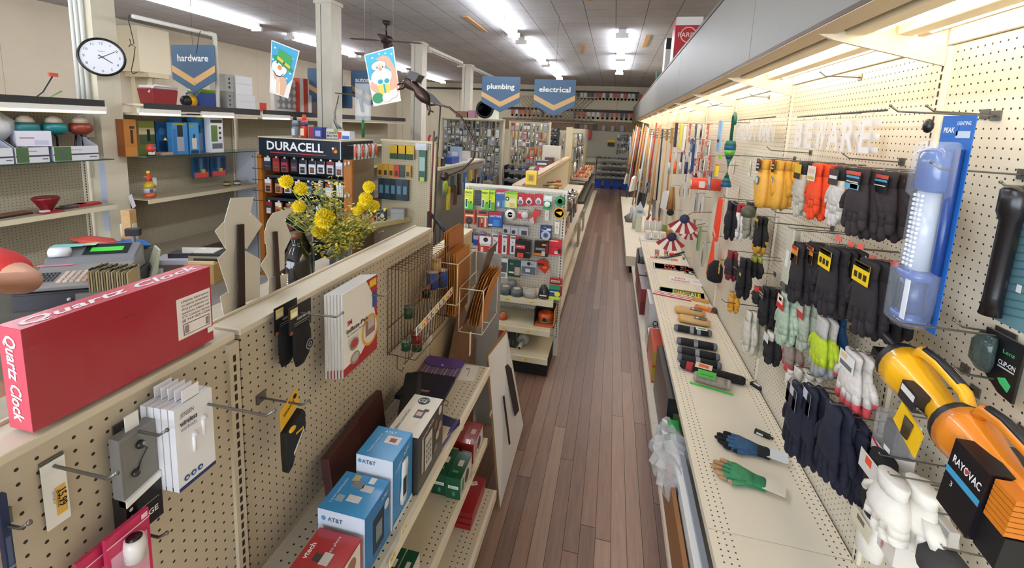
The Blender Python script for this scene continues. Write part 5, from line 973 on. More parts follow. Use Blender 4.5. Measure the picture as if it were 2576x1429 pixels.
def a_santa(poly, circ):
    poly([(.03, .02), (.97, .02), (.97, .5), (.03, .5)], '#4aa9c4')
    for a, b in ((.7, .08), (.25, .1), (.9, .12), (.5, .06)): circ(a, b, .035, '#d6ecf2', .5, 6)
    circ(.5, .62, .48, '#d9a48c', .38); poly([(.35, .14), (.6, .1), (.8, .16), (.97, .4), (.97, .85), (.85, .7), (.8, .4), (.6, .25)], '#dca288')
    circ(.42, .27, .26, '#3a3634', .34); circ(.42, .27, .25, '#e6e6ea', .34); circ(.47, .3, .17, '#dcc8b0', .42); circ(.46, .48, .36, '#e2e4ea', .42); poly([(.2, .4), (.7, .4), (.72, .62), (.5, .74), (.28, .66)], '#e6e8ec')
    circ(.46, .34, .06, '#cf9c84', .6); circ(.36, .30, .018, '#3a3430', 1); circ(.55, .31, .018, '#3a3430', 1)
    poly([(.28, .62), (.72, .64), (.7, .84), (.3, .82)], '#d9c454'); poly([(.48, .62), (.54, .62), (.54, .84), (.48, .84)], '#2f9aa8'); circ(.40, .57, .09, '#2f9aa8', .5); circ(.62, .58, .09, '#2f9aa8', .5)
    circ(.22, .86, .2, '#2f8a5c', .5); circ(.55, .88, .17, '#e4e4ea', .5); circ(.78, .84, .15, '#e0e0e8', .5)
poster([(683, 100), (754, 128), (725, 248), (678, 232)], 4.0, 'coloured snowman poster in a green hat hanging from the ceiling', a_snow)
poster([(916, 138), (990, 117), (1009, 254), (940, 268)], 4.0, 'coloured santa poster holding a gift hanging from the ceiling', a_santa)
# bird sculpture balanced on a rod
t = thing('balancing_bird', 'rusty metal bird in a top hat balanced on a rod with a curved arm', 'sculpture', (0, 0, 0)); YB_ = 3.0; bz = M('#4a3832', .35, metal=.6)
def B_(u, v): return at(u, v, 1, YB_)
MB().tube([B_(1108, 262), B_(1104, 330), B_(1098, 420), B_(1092, 560), B_(1088, 640)], .006, bz).tube([B_(1092, 330), B_(1086, 450), B_(1080, 620)], .007, M('#6b3028', .5)).obj('rod', t)
q = B_(1088, 640); MB().box(q.x-.1, q.x+.1, YB_-.1, YB_+.1, .0, .02, bz).tube([(q.x, YB_, 0), q], .008, bz).obj('stand', t)
MB().tube([B_(1078, 265), B_(1100, 262), B_(1130, 270), B_(1160, 295), B_(1185, 340), B_(1196, 365), B_(1190, 400), B_(1165, 425), B_(1135, 438), B_(1120, 442)], .008, bz, 8).ball(B_(1118, 443), .035, bz, 12).obj('curved_arm', t)
m = MB(); b0, b1 = B_(1030, 212), B_(1070, 245)
m.tube([B_(1022, 203), B_(1032, 210), B_(1048, 222), B_(1058, 235), B_(1070, 248), B_(1080, 262)], [.02, .045, .03, .045, .04, .01], bz, 12); m.obj('body', t)
MB().ball(B_(1031, 207), .05, bz, 14, (1, .9, .9)).ball(B_(1036, 204) + Vector((.02, -.04, 0)), .008, M('#b8a890', .3), 6).obj('head', t)
MB().tube([B_(1020, 206), B_(1008, 208), B_(1000, 214)], [.02, .012, .004], bz, 8).tube([B_(1022, 212), B_(1010, 222), B_(1000, 226)], [.018, .012, .004], bz, 8).obj('beak', t)
MB().tube([B_(1028, 198), B_(1060, 210)], [.005, .005], bz, 6).prism([(B_(1030, 198).x, B_(1030, 198).z), (B_(1052, 208).x, B_(1052, 208).z), (B_(1062, 190).x, B_(1062, 190).z), (B_(1040, 180).x, B_(1040, 180).z)], YB_-.05, YB_+.05, M('#3f3a38', .35, metal=.5)).obj('top_hat', t, bevel=.01)
MB().loft([[B_(1060, 222), B_(1052, 232), B_(1052, 232)+Vector((0, .02, 0)), B_(1060, 222)+Vector((0, .02, 0))], [B_(1090, 238), B_(1075, 252), B_(1075, 252)+Vector((0, .02, 0)), B_(1090, 238)+Vector((0, .02, 0))], [B_(1112, 262), B_(1106, 268), B_(1106, 268)+Vector((0, .02, 0)), B_(1112, 262)+Vector((0, .02, 0))]], M('#35302e', .4, metal=.5), smooth=False).obj('wing', t)
MB().tube([B_(1078, 258), B_(1082, 275), B_(1078, 290)], .006, bz).tube([B_(1072, 255), B_(1076, 275), B_(1090, 282)], .006, bz).obj('leg', t)
# ------------------------------------------------------------------ goods on the tape display
def EC(tl, br, cr, off):
    y = YE - off; c0 = (1160 + tl[0]/7.521, 450 + tl[1]/7.521) if cr == 'a' else (1140 + tl[0]/2.858, 440 + tl[1]/2.858)
    c1 = (1160 + br[0]/7.521, 450 + br[1]/7.521) if cr == 'a' else (1140 + br[0]/2.858, 440 + br[1]/2.858)
    A, B = at(*c0, 1, y), at(*c1, 1, y); return Vector(((A.x+B.x)/2, y, A.z)), abs(B.x-A.x), A.z-B.z
def wire(m, L): m.tube([(0, L, .0), (0, -.012, .0), (0, -.016, .008)], .0018, M('#8d8a84', .35, metal=.7), 5)
def card(tl, br, off, col, blocks, texts, name, lab, cat='packaged goods', d=.012, cr='a', extra=None, rough=.3, grp='carded glues and tapes on the end display'):
    P, w, h = EC(tl, br, cr, off); m = pack(w, h, d, col, blocks, texts, org='t', rough=rough)
    wm_ = MB(); wire(m, off - .002)
    if extra: extra(m, w, h, d)
    m.v = [(a, b, c) if not (b > 0 and abs(a) < .003 and abs(c) < .01) else (a, b, c - .0) for a, b, c in m.v]
    one(name, m, lab, cat, P + Vector((0, 0, -.004)), 0, grp)
kr = [(0, 1, .0, .4, '#4fae22'), (.55, 1, .3, .72, '#c8d818'), (.06, .4, .06, .55, '#e8ecd8'), (.12, .34, .1, .5, '#2f3a30'), ('o', .75, .35, .14, '#2c5a24')]
card((75,180), (225,565), .05, '#d6df22', kr, [('KRAZY', .5, .84, .09, '#1a2410', dict(w=.8, bold=True)), ('GLUE', .5, .70, .06, '#c8702a', dict(w=.6))], 'glue_pack', 'green and yellow glue card at the top left reading KRAZY')
card((268,205), (392,500), .03, '#15181c', [(.08+.0, .92, .1+.11*i, .13+.11*i, '#3a4a50') for i in range(7)], [], 'comb_pack', 'black slotted empty card between the green glue packs')
card((395,190), (525,580), .07, '#c4dc20', kr, [('KRAZY', .5, .84, .09, '#1a2410', dict(w=.85, bold=True))], 'glue_pack', 'green and yellow glue card, second from left in the top row')
card((528,200), (635,590), .06, '#a8d028', kr, [('KRAZY', .5, .86, .08, '#1a2410', dict(w=.85, bold=True))], 'glue_pack', 'brighter green glue card overlapping the second one')
card((660,180), (860,555), .05, '#2a5f96', [(0, 1, .76, 1, '#a82a3c'), (.1, .45, .04, .4, '#6a7884'), (.6, .85, .04, .42, '#3f86c4'), (.2, .35, .1, .3, '#d8dcdc')], [('LOCTITE', .5, .80, .09, '#f2f2f2', dict(w=.8, bold=True))], 'glue_pack', 'red and blue glue card reading LOCTITE in the top row')
card((835,225), (1060,545), .06, '#b4c83a', [(.1, .9, .0, .6, '#d6d2a0'), ('o', .2, .55, .17, '#1f3a34'), ('o', .2, .55, .08, '#dfe6e0'), (.4, .8, .05, .3, '#c9b458'), (0, 1, .85, 1, '#6fae24')], [], 'tape_pack', 'lime green boxed pack with a black round label')
for i, (a, b, c, e) in enumerate((((1060,252), (1200,510), '#2f66b4', 'with a blue dispenser'), ((1215,270), (1365,500), '#3a2024', 'with a dark dispenser'), ((1395,272), (1545,500), '#4a86b0', 'with a small blue dot'))):
    card(a, b, .045, '#b3262e', [('o', .48, .35, .36, '#d6c6c0'), ('o', .48, .30, .22, c), (.3, .65, .55, .68, '#e2d6d0')], [], 'tape_dispenser_pack', 'red carded tape dispenser ' + e + ' in the top row')
def bagtape(m, w, h, d): m.ball((0, -.012, -h*.62), w*.42, M('#1f8a4a', .2), 12, (1, .5, 1.0)).lathe([(.012, -.03), (.026, -.03), (.026, -.015), (.012, -.015)], M('#dfe6e0', .3), c=(0, 0, -h*.6), axis='y', n=14)
card((1565,300), (1715,575), .05, '#cfd6d2', [(0, 1, 0, .6, '#2a9a54'), (.2, .8, .75, .95, '#e6eae8')], [], 'tape_pack', 'clear bag with green tape near the right end of the top row', extra=bagtape)
def ring(col, core, ins=None):
    def f(m, w, h, d):
        r = min(w, h)*.48; m.lathe([(r*.45, -.025), (r, -.025), (r, -.004), (r*.45, -.004), (r*.45, -.025)], M(col, .3), c=(0, 0, -h/2), axis='y', n=20)
        if ins: m.disc(0, -h/2, r*.5, M(ins, .4), y=-.02)
        m.lathe([(r*.40, -.026), (r*.5, -.026)], M(core, .4), c=(0, 0, -h/2), axis='y', n=20)
    return f
def tapething(tl, br, off, col, core, lab, cr='a', bg=None, text=None):
    P, w, h = EC(tl, br, cr, off); m = MB(); ring(col, core, bg)(m, w, h, 0); wire(m, off-.002)
    m.tube([(0, 0, 0), (0, -.015, -h*.3)], .0016, M('#8d8a84', .35), 5)
    if text: m.text(text, 0, -h*.5, h*.12, M('#e8e4da'), y=-.027, w=w*.55, bold=True)
    one('tape_roll', m, lab, 'tape', P, 0)
tapething((1775,310), (1975,520), .045, '#1d8f58', '#e9e6dc', 'green tape in a clear dispenser at the top right', bg='#d8d8cc')
card((65,562), (255,855), .05, '#c04f1c', [(.1, .9, .72, .95, '#2a1c14'), (.1, .9, .55, .63, '#e8e0d4'), ('o', .5, .25, .34, '#241d1c'), ('o', .5, .25, .15, '#3c3432')], [('GORILLA', .5, .68, .06, '#e8b070', dict(w=.7, bold=True))], 'glue_pack', 'orange card with a round black disc at the left of the second row')
card((308,582), (505,930), .05, '#b84a1c', [(.15, .85, .82, .96, '#221814'), (.0, 1, .62, .70, '#d8c8b4'), (.1, .25, .06, .6, '#4a1c14'), (.4, .55, .06, .6, '#5a2418'), (.7, .85, .08, .6, '#d8cabc'), (.43, .5, .3, .55, '#e6dcd0')], [], 'glue_pack', 'orange card of four glue tubes in the second row')
card((535,602), (775,915), .06, '#1f58a8', [(0, 1, .8, 1, '#a8202c'), (.35, .8, .05, .5, '#3a7ac0'), (.0, .3, .05, .2, '#c9d0d8'), (0, 1, .02, .08, '#16345c')], [('LOCTITE', .5, .72, .10, '#f2f2f4', dict(w=.85, bold=True))], 'glue_pack', 'blue and red pouch reading LOCTITE in the second row', d=.03)
tapething((825,555), (1050,782), .04, '#e2ddd0', '#2c2422', 'round white rimmed tape disc with a dark face', bg='#2b2322', text='TAPE')
card((1080,570), (1270,762), .045, '#a9a6a2', [(0, .55, .05, .75, '#b8252a'), (.05, .5, .6, .72, '#e0d0c8')], [], 'tape_pack', 'red and clear bagged tape in the middle of the second row', extra=lambda m, w, h, d: m.lathe([(.014, -.03), (.032, -.03), (.032, -.012), (.014, -.012)], M('#c9c8c4', .2), c=(w*.2, 0, -h*.5), axis='y', n=14))
P, w, h = EC((1285,560), (1500,860), 'a', .05); m = MB(); m.prism([(w*.0, 0), (w*.5, -h*.1), (w*.45, -h*.35), (w*.15, -h*.55), (w*.05, -h), (-w*.2, -h), (-w*.5, -h*.75), (-w*.3, -h*.5)], -.02, .01, M('#c23a34', .3)).prism([(-w*.45, -h*.72), (-w*.1, -h*.5), (w*.05, -h*.95), (-w*.25, -h*.98)], -.024, .012, M('#b9b2ac', .3)); wire(m, .048)
one('tape_gun', m, 'red handheld tape gun tilted in the second row', 'tape dispenser', P)
for a, b, l in (((1592,580), (1655,780), 'left'), ((1780,800), (1850,1035), 'lower right')):
    card(a, b, .02, '#e4dfd2', [(.3, .7, .1, .8, '#d6cdb0'), (.3, .7, .5, .56, '#8a8478')], [], 'price_tag', 'tall white blank price tag on the display, ' + l + ' one', 'price tag', d=.002)
P, w, h = EC((1765,530), (1950,745), 'a', .05); m = MB()
for r in (.42, .32): m.lathe([(w*r*1.2, -.02), (w*(r*1.2+.06), -.02), (w*(r*1.2+.06), -.008), (w*r*1.2, -.008)], M('#d9a41c', .3), c=(0, 0, -h/2), axis='y', n=18)
m.prism([(-w*.3, -h*.4), (w*.35, -h*.3), (w*.2, -h*.7)], -.03, -.005, M('#e0b42c', .3)); wire(m, .048); one('bungee_loop', m, 'yellow coiled cord and clip at the right of the second row', 'cord', P + Vector((0, 0, -.002)))
for i, (a, b) in enumerate((((790,832), (930,1042)), ((942,852), (1080,1062)), ((1092,862), (1272,1080)))):
    card(a, b, .06, '#8d8a8e', [(.05, .95, .05, .75, '#a8a6aa'), (['o', .4, .3, .25, '#2c2b30'] if i < 2 else (.3, .85, .08, .5, '#3a393e')), (0, 1, .92, 1, '#3a3538')], [], 'cable_pack', 'grey clear pack of black hardware in the third row, ' + ('left', 'middle', 'right')[i] + ' of three', tl if False else 'packaged goods')
card((1505,862), (1705,1140), .05, '#27406e', [(.1, .9, .62, .68, '#c9d0dc'), (.55, .95, .68, .8, '#e2e4e8'), ('o', .5, .28, .42, '#b9bac0'), ('o', .5, .28, .24, '#6a7488'), ('o', .5, .28, .13, '#27406e')], [('Fuse', .4, .87, .07, '#dfe4ee', dict(shear=.3))], 'tape_pack', 'navy card with a grey foam ring in the third row')
card((20,918), (222,1205), .05, '#20304e', [(0, 1, .72, 1, '#b3202c')], [('LOCTITE', .5, .8, .09, '#f2f2f2', dict(w=.85, bold=True))], 'glue_pack', 'red topped card reading LOCTITE at the left edge, fourth row')
for i, (a, b) in enumerate((((238,1022), (325,1250)), ((340,990), (430,1060)))):
    card(a, b, .05 - i*.01, '#9aa0ac', [(0, 1, .0, .5, '#1f3f86'), (.1, .9, .85, 1, '#4a2a30')], [], 'glue_tube_pack', ('small blue and silver' if i == 0 else 'tiny grey') + ' card beside the red topped glue')
card((335,1050), (580,1400), .07, '#b83428', [(.1, .95, .55, .98, '#e4e0dc'), ('o', .55, .78, .17, '#23262c'), (.15, .9, .42, .56, '#d6d2cc'), (.2, .4, .02, .35, '#e6c8bc'), (.0, .1, 0, .8, '#8a1c20')], [('HEAVY DUTY', .52, .49, .04, '#3a3030', dict(w=.6))], 'mounting_tape_pack', 'red and white boxed pack with an oval black logo', d=.03)
for i, (a, b) in enumerate((((590,1022), (770,1410)), ((782,1042), (922,1420)), ((935,1062), (1080,1420)))):
    card(a, b, .06, '#dcd8d4', [(.62, 1, 0, 1, '#b01f28'), (.2, .45, .1, .45, '#3a3436'), (.1, .6, .84, .95, '#6a6668')], [('VELCRO', .3, .55, .30, '#5a5458', dict(w=.55, rot=HP)) if False else ('V', .3, .66, .09, '#2a2628', dict(bold=True)), ('E L C R O', .3, .5, .035, '#5a5458', dict(w=.5))], 'fastener_pack', 'white and red tall fastener card, ' + ('left', 'middle', 'right')[i] + ' of three in the fourth row', d=.02)
card((1045,1132), (1312,1485), .08, '#171214', [(.0, .65, .52, .75, '#b8262c'), (.15, .55, .02, .28, '#d8402c'), (.1, .6, .62, .66, '#e8d8d0'), (.7, 1, .3, .36, '#6a6668')], [], 'mounting_tape_pack', 'large black and red boxed tape pack in the fourth row', d=.06)
card((1400,1152), (1640,1462), .06, '#221614', [(.55, .9, .72, .82, '#d8a83c'), (.1, .8, .4, .55, '#8a8682'), (0, .6, .02, .2, '#c8702c'), (.55, .8, .05, .35, '#c9c2ba'), (.85, 1, .2, .9, '#7c1c20')], [], 'tape_pack', 'black and orange tape pack right of the large black one', d=.03)
card((1672,1122), (1897,1442), .05, '#c4262c', [(.1, .7, .86, .92, '#e8d0cc'), (0, 1, .46, .52, '#5a3a7c'), (.45, .85, .08, .25, '#d6d0ca'), (.7, .95, .1, .42, '#2a1e1e')], [], 'tape_pack', 'bright red hanging card at the right end of the fourth row')
card((325,590), (390,742), .05, '#dcdad6', [(.1, .9, .3, .8, '#4a4c52'), (.2, .8, .05, .25, '#8a8c90')], [], 'wall_hook_pack', 'white and grey card behind the envelopes, fifth row', cr='b')
card((395,605), (482,732), .05, '#1d4434', [(.55, .95, .1, .6, '#b89a86'), (.1, .5, .2, .3, '#d6dcd4')], [('felt', .3, .78, .1, '#e0e6e0')], 'felt_pad_pack', 'dark green felt pad card in the fifth row', cr='b')
card((490,610), (597,722), .05, '#b4b8be', [(.05, .95, .05, .6, '#5f666e'), ('o', .5, .82, .12, '#22262c'), (.3, .6, .2, .45, '#c9ced4')], [('PEN', .75, .8, .09, '#3a3e46')], 'bolt_pack', 'silver grey pack of strips in the fifth row', cr='b')
P, w, h = EC((605,600), (690,712), 'b', .05); m = MB().prism([(-w*.5, -h*.15), (-w*.1, 0), (w*.35, -h*.12), (w*.5, -h*.55), (w*.2, -h), (-w*.1, -h*.75), (-w*.45, -h*.45)], -.025, .0, M('#b8301f', .3)).rect(-w*.4, w*.1, -h*.42, -h*.25, M('#3a1c18'), y=-.026).rect(0, w*.3, -h*.6, -h*.45, M('#d97a2c'), y=-.026); wire(m, .048)
one('caulk_tool', m, 'red and orange rounded plastic tool in the fifth row', 'tool', P)
# on the shelves
def onshelf(name, lab, cat, tl, br, z, depth, build, cr='b'):
    c1 = (1140 + (tl[0]+br[0])/2/2.858, 440 + br[1]/2.858); p = at(*c1, 2, z); c0 = (c1[0], 440 + tl[1]/2.858)
    L_, R_ = at(1140 + tl[0]/2.858, c1[1], 1, p.y), at(1140 + br[0]/2.858, c1[1], 1, p.y); T = at(c0[0], c0[1], 1, p.y); w = R_.x-L_.x; h = max(.02, T.z - z)
    one(name, build(w, h), lab, cat, (p.x, p.y + w*.35, z + .0008))
def roll(col, core, flat=True):
    def b(w, h):
        r = w/2; hh = min(h*.75, r*1.3); return MB().lathe([(r*.55, 0), (r, 0), (r, hh), (r*.55, hh), (r*.55, 0)], M(col, .35), n=20).lathe([(r*.5, .0), (r*.57, .0), (r*.57, hh+.001), (r*.5, hh+.001)], M(core, .6), n=20)
    return b
for a, b_, c, z, lab in (((325,755), (410,862), '#5d6566', .62, 'large grey duct tape roll at the left of the top shelf'), ((392,740), (447,802), '#7a8182', .62, 'smaller grey tape roll behind the large ones'), ((405,810), (495,876), '#5a6062', .62, 'flat grey duct tape roll in the middle of the top shelf'), ((502,820), (592,888), '#a8a29a', .62, 'clear packing tape roll on the top shelf'), ((320,970), (382,1042), '#b8532c', .405, 'orange and white tape roll at the left of the middle shelf')):
    onshelf('tape_roll', lab, 'tape', a, b_, z, .1, roll(c, '#b8b0a0'))
onshelf('bagged_tape', 'black bagged tape on the top shelf', 'tape', (603,800), (687,895), .62, .1, lambda w, h: MB().loft([[(w*.5*k*math.cos(a), .04*k*math.sin(a), z*h) for a in [2*math.pi*j/12 for j in range(12)]] for k, z in ((.9, 0), (1, .2), (.85, .6), (.5, .9), (.3, 1))], M('#26252a', .25)).rect(-w*.3, w*.3, h*.25, h*.35, M('#d8d4d8'), y=-.042).rect(-w*.25, w*.3, h*.1, h*.15, M('#b84a6c'), y=-.042))
onshelf('tape_card', 'red card leaning at the right end of the top shelf', 'packaged goods', (684,752), (776,880), .62, .1, lambda w, h: pack(w, h, .01, '#a8262c', [(.1, .8, .75, .88, '#d9c8a8'), (0, 1, .6, .64, '#e8d8d4')], [('Scotch', .45, .81, .08, '#1f3a2c', dict(w=.6, bold=True))]))
onshelf('tape_card', 'blue, green and yellow card in front of the red card', 'packaged goods', (682,802), (762,905), .62, .1, lambda w, h: pack(w, h, .01, '#1d3f7c', [(0, 1, .7, 1, '#2a8a4c'), (0, 1, 0, .2, '#b9d82c'), ('o', .75, .4, .25, '#e2dc3c'), (.1, .6, .5, .56, '#e6eaf2')], []))
onshelf('boxed_tape', 'orange tape roll in an open black box on the middle shelf', 'tape', (582,955), (727,1085), .405, .1, lambda w, h: MB().box(-w/2, w/2, -.09, .09, 0, .02, M('#b85a24', .4)).box(-w/2, -w/2+.006, -.09, .09, 0, h*.95, M('#17130f')).box(w/2-.006, w/2, -.09, .09, 0, h*.95, M('#b98a5c')).box(-w/2, w/2, .08, .09, 0, h*.95, M('#120f0d')).lathe([(.03, .02), (.068, .02), (.068, .095), (.03, .095)], M('#c0521f', .3), n=22).lathe([(.0, .021), (.072, .0215), (.072, .035), (.0, .035)], M('#6c6866', .3), n=22).disc(.0, .055, .018, M('#1c1512'), y=-.069))
onshelf('caulk_box', 'tall narrow red box at the left of the bottom shelf', 'box', (332,1085), (392,1235), .19, .1, lambda w, h: pack(w, h*.8, .08, '#b8241f', [(.2, .8, .55, .75, '#241414'), (.2, .8, .12, .26, '#241414')], side='#8a1a18'))
onshelf('cable_box', 'black and white patterned box beside the red one', 'box', (394,1090), (452,1232), .19, .1, lambda w, h: pack(w, h*.8, .1, '#17171a', [(.15, .35, .2, .55, '#4a4c50'), (.6, .75, .2, .5, '#4a4c50')], top='#d6d2ca', side='#8c8a80'))
onshelf('tape_gun', 'grey packing tape gun lying on the bottom shelf', 'tape dispenser', (455,1130), (537,1232), .19, .1, lambda w, h: MB().lathe([(.02, -.03), (.05, -.03), (.05, .02), (.02, .02)], M('#a8a6a0', .4), c=(0, 0, .05), axis='y', n=18).tube([(0, -.03, .05), (-.01, -.11, .022)], .016, M('#b9b6ae', .4), 10).lathe([(.0, .0), (.009, .0)], M('#222'), c=(-.01, -.112, .022), axis='y', n=10).box(-.02, .03, .02, .06, 0, .09, M('#3c3834', .4)))
# ------------------------------------------------------------------ goods along the middle run's aisle side and on its cap
def stand(name, lab, cat, u, v, ax, val, mb, rot=0, dz=0):
    p = at(u, v, ax, val); return one(name, mb, lab, cat, (p.x, p.y, p.z + dz), rot)
stand('yellow_box', 'yellow box standing on the middle run cap', 'box', 1337, 463, 2, 1.5355, pack(.10, .12, .08, '#e2bc1c', [(.15, .85, .2, .8, '#c9a012'), (.3, .7, .3, .7, '#8a7010')], side='#c4a010', top='#f0d23a'))
y0_ = 5.6
for n_, lab, u, v, w, h, d, c, bl in (('light_fixture_box', 'black and red light fixture box standing on the far cap', 1375, 440, .17, .34, .12, '#18171a', [(0, 1, .5, .78, '#a32a3c'), (.3, .7, .56, .7, '#e8e0e0'), (.1, .9, .82, .9, '#d8d4d0')]),
    ('light_fixture_box', 'second dark red box behind the black and red one', 1392, 420, .14, .34, .1, '#4a2022', [(.1, .9, .1, .9, '#7c3c34')]), ('thermostat_box', 'tall plain white cabinet box on the far cap', 1398, 405, .30, .52, .16, '#ddd2ba', [])):
    p = at(u, v, 0, -.92); one(n_, pack(w, h, d, c, bl, side='#cfc3a6' if c == '#ddd2ba' else '#241a1c'), lab, 'box', (-.99, p.y, 1.24), 0)
MB_ = MB().box(-1.16, -.88, 5.2, 8.4, 1.22, 1.239, shm); tag(MB_.obj('back_shelf'), 'cream back shelf of the middle run holding tall boxes', 'shelf')
for i, (u, v, r, lab) in enumerate(((1442, 470, .085, 'shiny steel cooking pot at the left on the middle run'), (1473, 474, .095, 'shiny steel cooking pot at the right on the middle run'), (1450, 500, .07, 'dull steel pot below the shiny ones'))):
    p = at(u, v, 2, 1.02 if i < 2 else 1.02); y = max(5.2, 6.1 - .5*(i == 2)); x = at(u, v, 1, y).x; zb = 1.0205 if i == 2 else 1.145
    m = MB().lathe([(.001, 0), (r, 0), (r, .13), (r*1.03, .135), (r*.95, .15), (r*.5, .165), (.001, .17)], M('#b9b6b0', .18, metal=.9), n=24).lathe([(.001, .17), (.012, .17), (.012, .19), (.001, .192)], M('#1a1a1a'), n=10)
    one('cooking_pot', m, lab, 'pot', (-.52, 6.35 if i == 0 else 5.95 if i == 1 else 5.65, 1.0205 + (.0)), 0)
spc = ['#c9a23a', '#b8342c', '#d8c48c', '#8a5a2c', '#e0b84a', '#a8743c', '#c8502c']
for i in range(12):
    y = 4.05 + i*.16; m = MB().tube([(-.005, 0, 0), (.12, R3.uniform(-.04, .04), R3.uniform(-.02, .04))], .009, M(spc[i % 7], .4), 6).tube([(.11, 0, .02), (.17, .01, .03)], .018, M(spc[(i+3) % 7], .4), 8).tube([(.02, -.05, .01), (.12, .05, .03)], .006, M('#b8b4aa', .3, metal=.6), 5)
    one('kitchen_tool', m, 'yellow or red kitchen tool behind the tape display, %s from the viewer' % ORD[i], 'kitchen tool', (-.788, y, 1.36 - .07*(i % 2)), 0, 'kitchen tools hung behind the tape display')
for i in range(9):
    y = 4.2 + i*.42; h = R3.uniform(.12, .24); c = rnd(['#a3262a','#c9bfa8','#d8d0bc','#8a5a3c','#b8342c','#5a6a7c','#e0d8c4'])
    one('shelf_box', pack(R3.uniform(.12, .2), h, .14, c, [(.1, .9, .3, .7, rnd(['#e8e0d0', '#5a3a2c', '#c9a84a']))], side=c), 'household box on the middle run aisle shelf, %s one going back' % ORD[i], 'box', (-.60, y, .6605), RL, 'boxes on the middle run shelves')
for i in range(7):
    y = 4.4 + i*.5; r = R3.uniform(.05, .09)
    one('baking_dish', MB().lathe([(.001, 0), (r*.7, 0), (r, .05), (r*.95, .05), (r*.65, .006)], M(rnd(['#cfcac0', '#b3a58c', '#8f9498', '#c8bda8']), .3), n=16), 'shallow dish on the low aisle shelf, %s one going back' % ORD[i], 'dish', (-.60, y, .3605), 0, 'dishes on the low aisle shelf')
for i, (u, v, w, h, c, lab) in enumerate(((1468, 560, .26, .34, '#b8a58c', 'large tan cardboard sheet leaning out of the middle run'), (1462, 505, .3, .36, '#a3937a', 'grey tan cardboard box end farther along the middle run'), (1432, 478, .05, .09, '#a3282c', 'small red tin on the middle run edge by the tape display'))):
    p = at(u, v, 0, -.40); one('cardboard_sheet' if i < 2 else 'small_tin', MB().box(-w/2, w/2, -.01 if i < 2 else -.03, .01 if i < 2 else .03, 0, h, M(c, .7)), lab, 'box', (-.405 if i < 2 else -.56, p.y if i < 2 else 4.1, (.36 if i < 2 else 1.0205)), (.0, 0, RL))
m = MB().box(-.06, .06, -.28, .28, 0, .012, M('#d6cab0', .5)).box(-.22, .10, -.3, .3, -.02, 0, M('#efe8d8', .4)); o = m.obj('cutting_board', loc=(-.62, 4.9, 1.043)); tag(o, 'white cutting boards stacked on the top aisle shelf', 'board')
for i, y in enumerate((9.0, 9.8, 10.6, 11.4)):
    m = MB().box(-.16, .16, -.2, .2, 0, .05, M('#c9b8ac', .5)); 
    for k in range(5): m.tube([(-.12+k*.06, -.15, .07), (-.1+k*.06, .15, .09)], .02, M(rnd(['#d88a2c', '#e0a850', '#b8342c', '#d6d0c8']), .4), 6)
    one('goods_tray', m, 'tray of orange and red small goods on the tall run, %s going back' % ORD[i], 'tray', (-.60, y, 1.0605), 0, 'trays on the tall middle run')
# ------------------------------------------------------------------ gloves and goods on the right wall
def glove(m, h, w, t, mat, cuff=None, cf=.22, tips=None, x=0, y=0, sp=1.0, mir=1, mitt=False):
    q = lambda z, rx, ry, dx=0: (x + dx*w*mir, y, z*h, rx*w, ry*t)
    c = cuff or mat
    m.ell([q(0, .30, .5), q(-.03, .36, .62), q(-cf*.6, .33, .6), q(-cf, .34, .6)], c, 12)
    if mitt:
        m.ell([q(-cf*.98, .34, .6), q(-.4, .44, .85), q(-.62, .48, .95), q(-.85, .44, .85), q(-.96, .30, .6), q(-1, .12, .25)], mat, 14)
        m.ell([q(-.34, .12, .4, -.36), q(-.46, .13, .5, -.52), q(-.6, .12, .5, -.58), q(-.7, .06, .3, -.56)], mat, 10); return m
    m.ell([q(-cf*.98, .34, .6), q(-.38, .42, .85), q(-.5, .46, .95), q(-.60, .46, .85), q(-.64, .40, .5)], mat, 14)
    tp = tips or mat
    for i, (fx, ln) in enumerate(((-.33, .90), (-.11, 1.0), (.11, .97), (.33, .86))):
        e = fx*sp*1.15; z0 = -.56
        m.ell([q(z0, .11, .55, fx), q((z0-ln)/2, .112, .6, (fx+e)/2)], mat, 8).ell([q((z0-ln)/2+.001, .112, .6, (fx+e)/2), q(-ln+.05, .10, .55, e), q(-ln, .05, .25, e)], tp, 8)
    m.ell([q(-.33, .10, .5, -.34), q(-.44, .11, .6, -.50), q(-.56, .10, .5, -.60)], mat, 8).ell([q(-.559, .10, .5, -.60), q(-.64, .05, .3, -.63)], tp, 8)
    return m
def fab(c, v=.18, s=60, r=.9): return M(c, r, var=v, vs=s)
def hang(name, lab, cat, top, bot, off, build, grp=None, w=.12, tilt=0, hooked=True, rot=RR):
    x = XR - off; A = at(*top, 0, x); B = at(*bot, 0, x); h = A.z - B.z
    m = MB(); build(m, h, w)
    if hooked: m.tube([(0, off - .002, .004), (0, -.01, .004), (0, -.016, .012)], .0022, M('#8b8883', .35, metal=.8), 5)
    one(name, m, lab, cat, A, (tilt, 0, rot) if tilt else rot, grp)
def tagc(m, w, h0, h1, col, y=-.022, txt=None, k=.32, tc='#1a1712', extra=()):
    m.box(-w*k, w*k, y-.0008, y, -h1, -h0, M(col, .4))
    for (a, b, c, d, e) in extra: m.rect(-w*k + a*2*w*k, -w*k + b*2*w*k, -h1 + c*(h1-h0), -h1 + d*(h1-h0), M(e, .4), y=y-.0014)
    if txt: m.text(txt, 0, -(h0+h1)/2, (h1-h0)*.28, M(tc), y=y-.0018, w=w*k*1.5, bold=True)
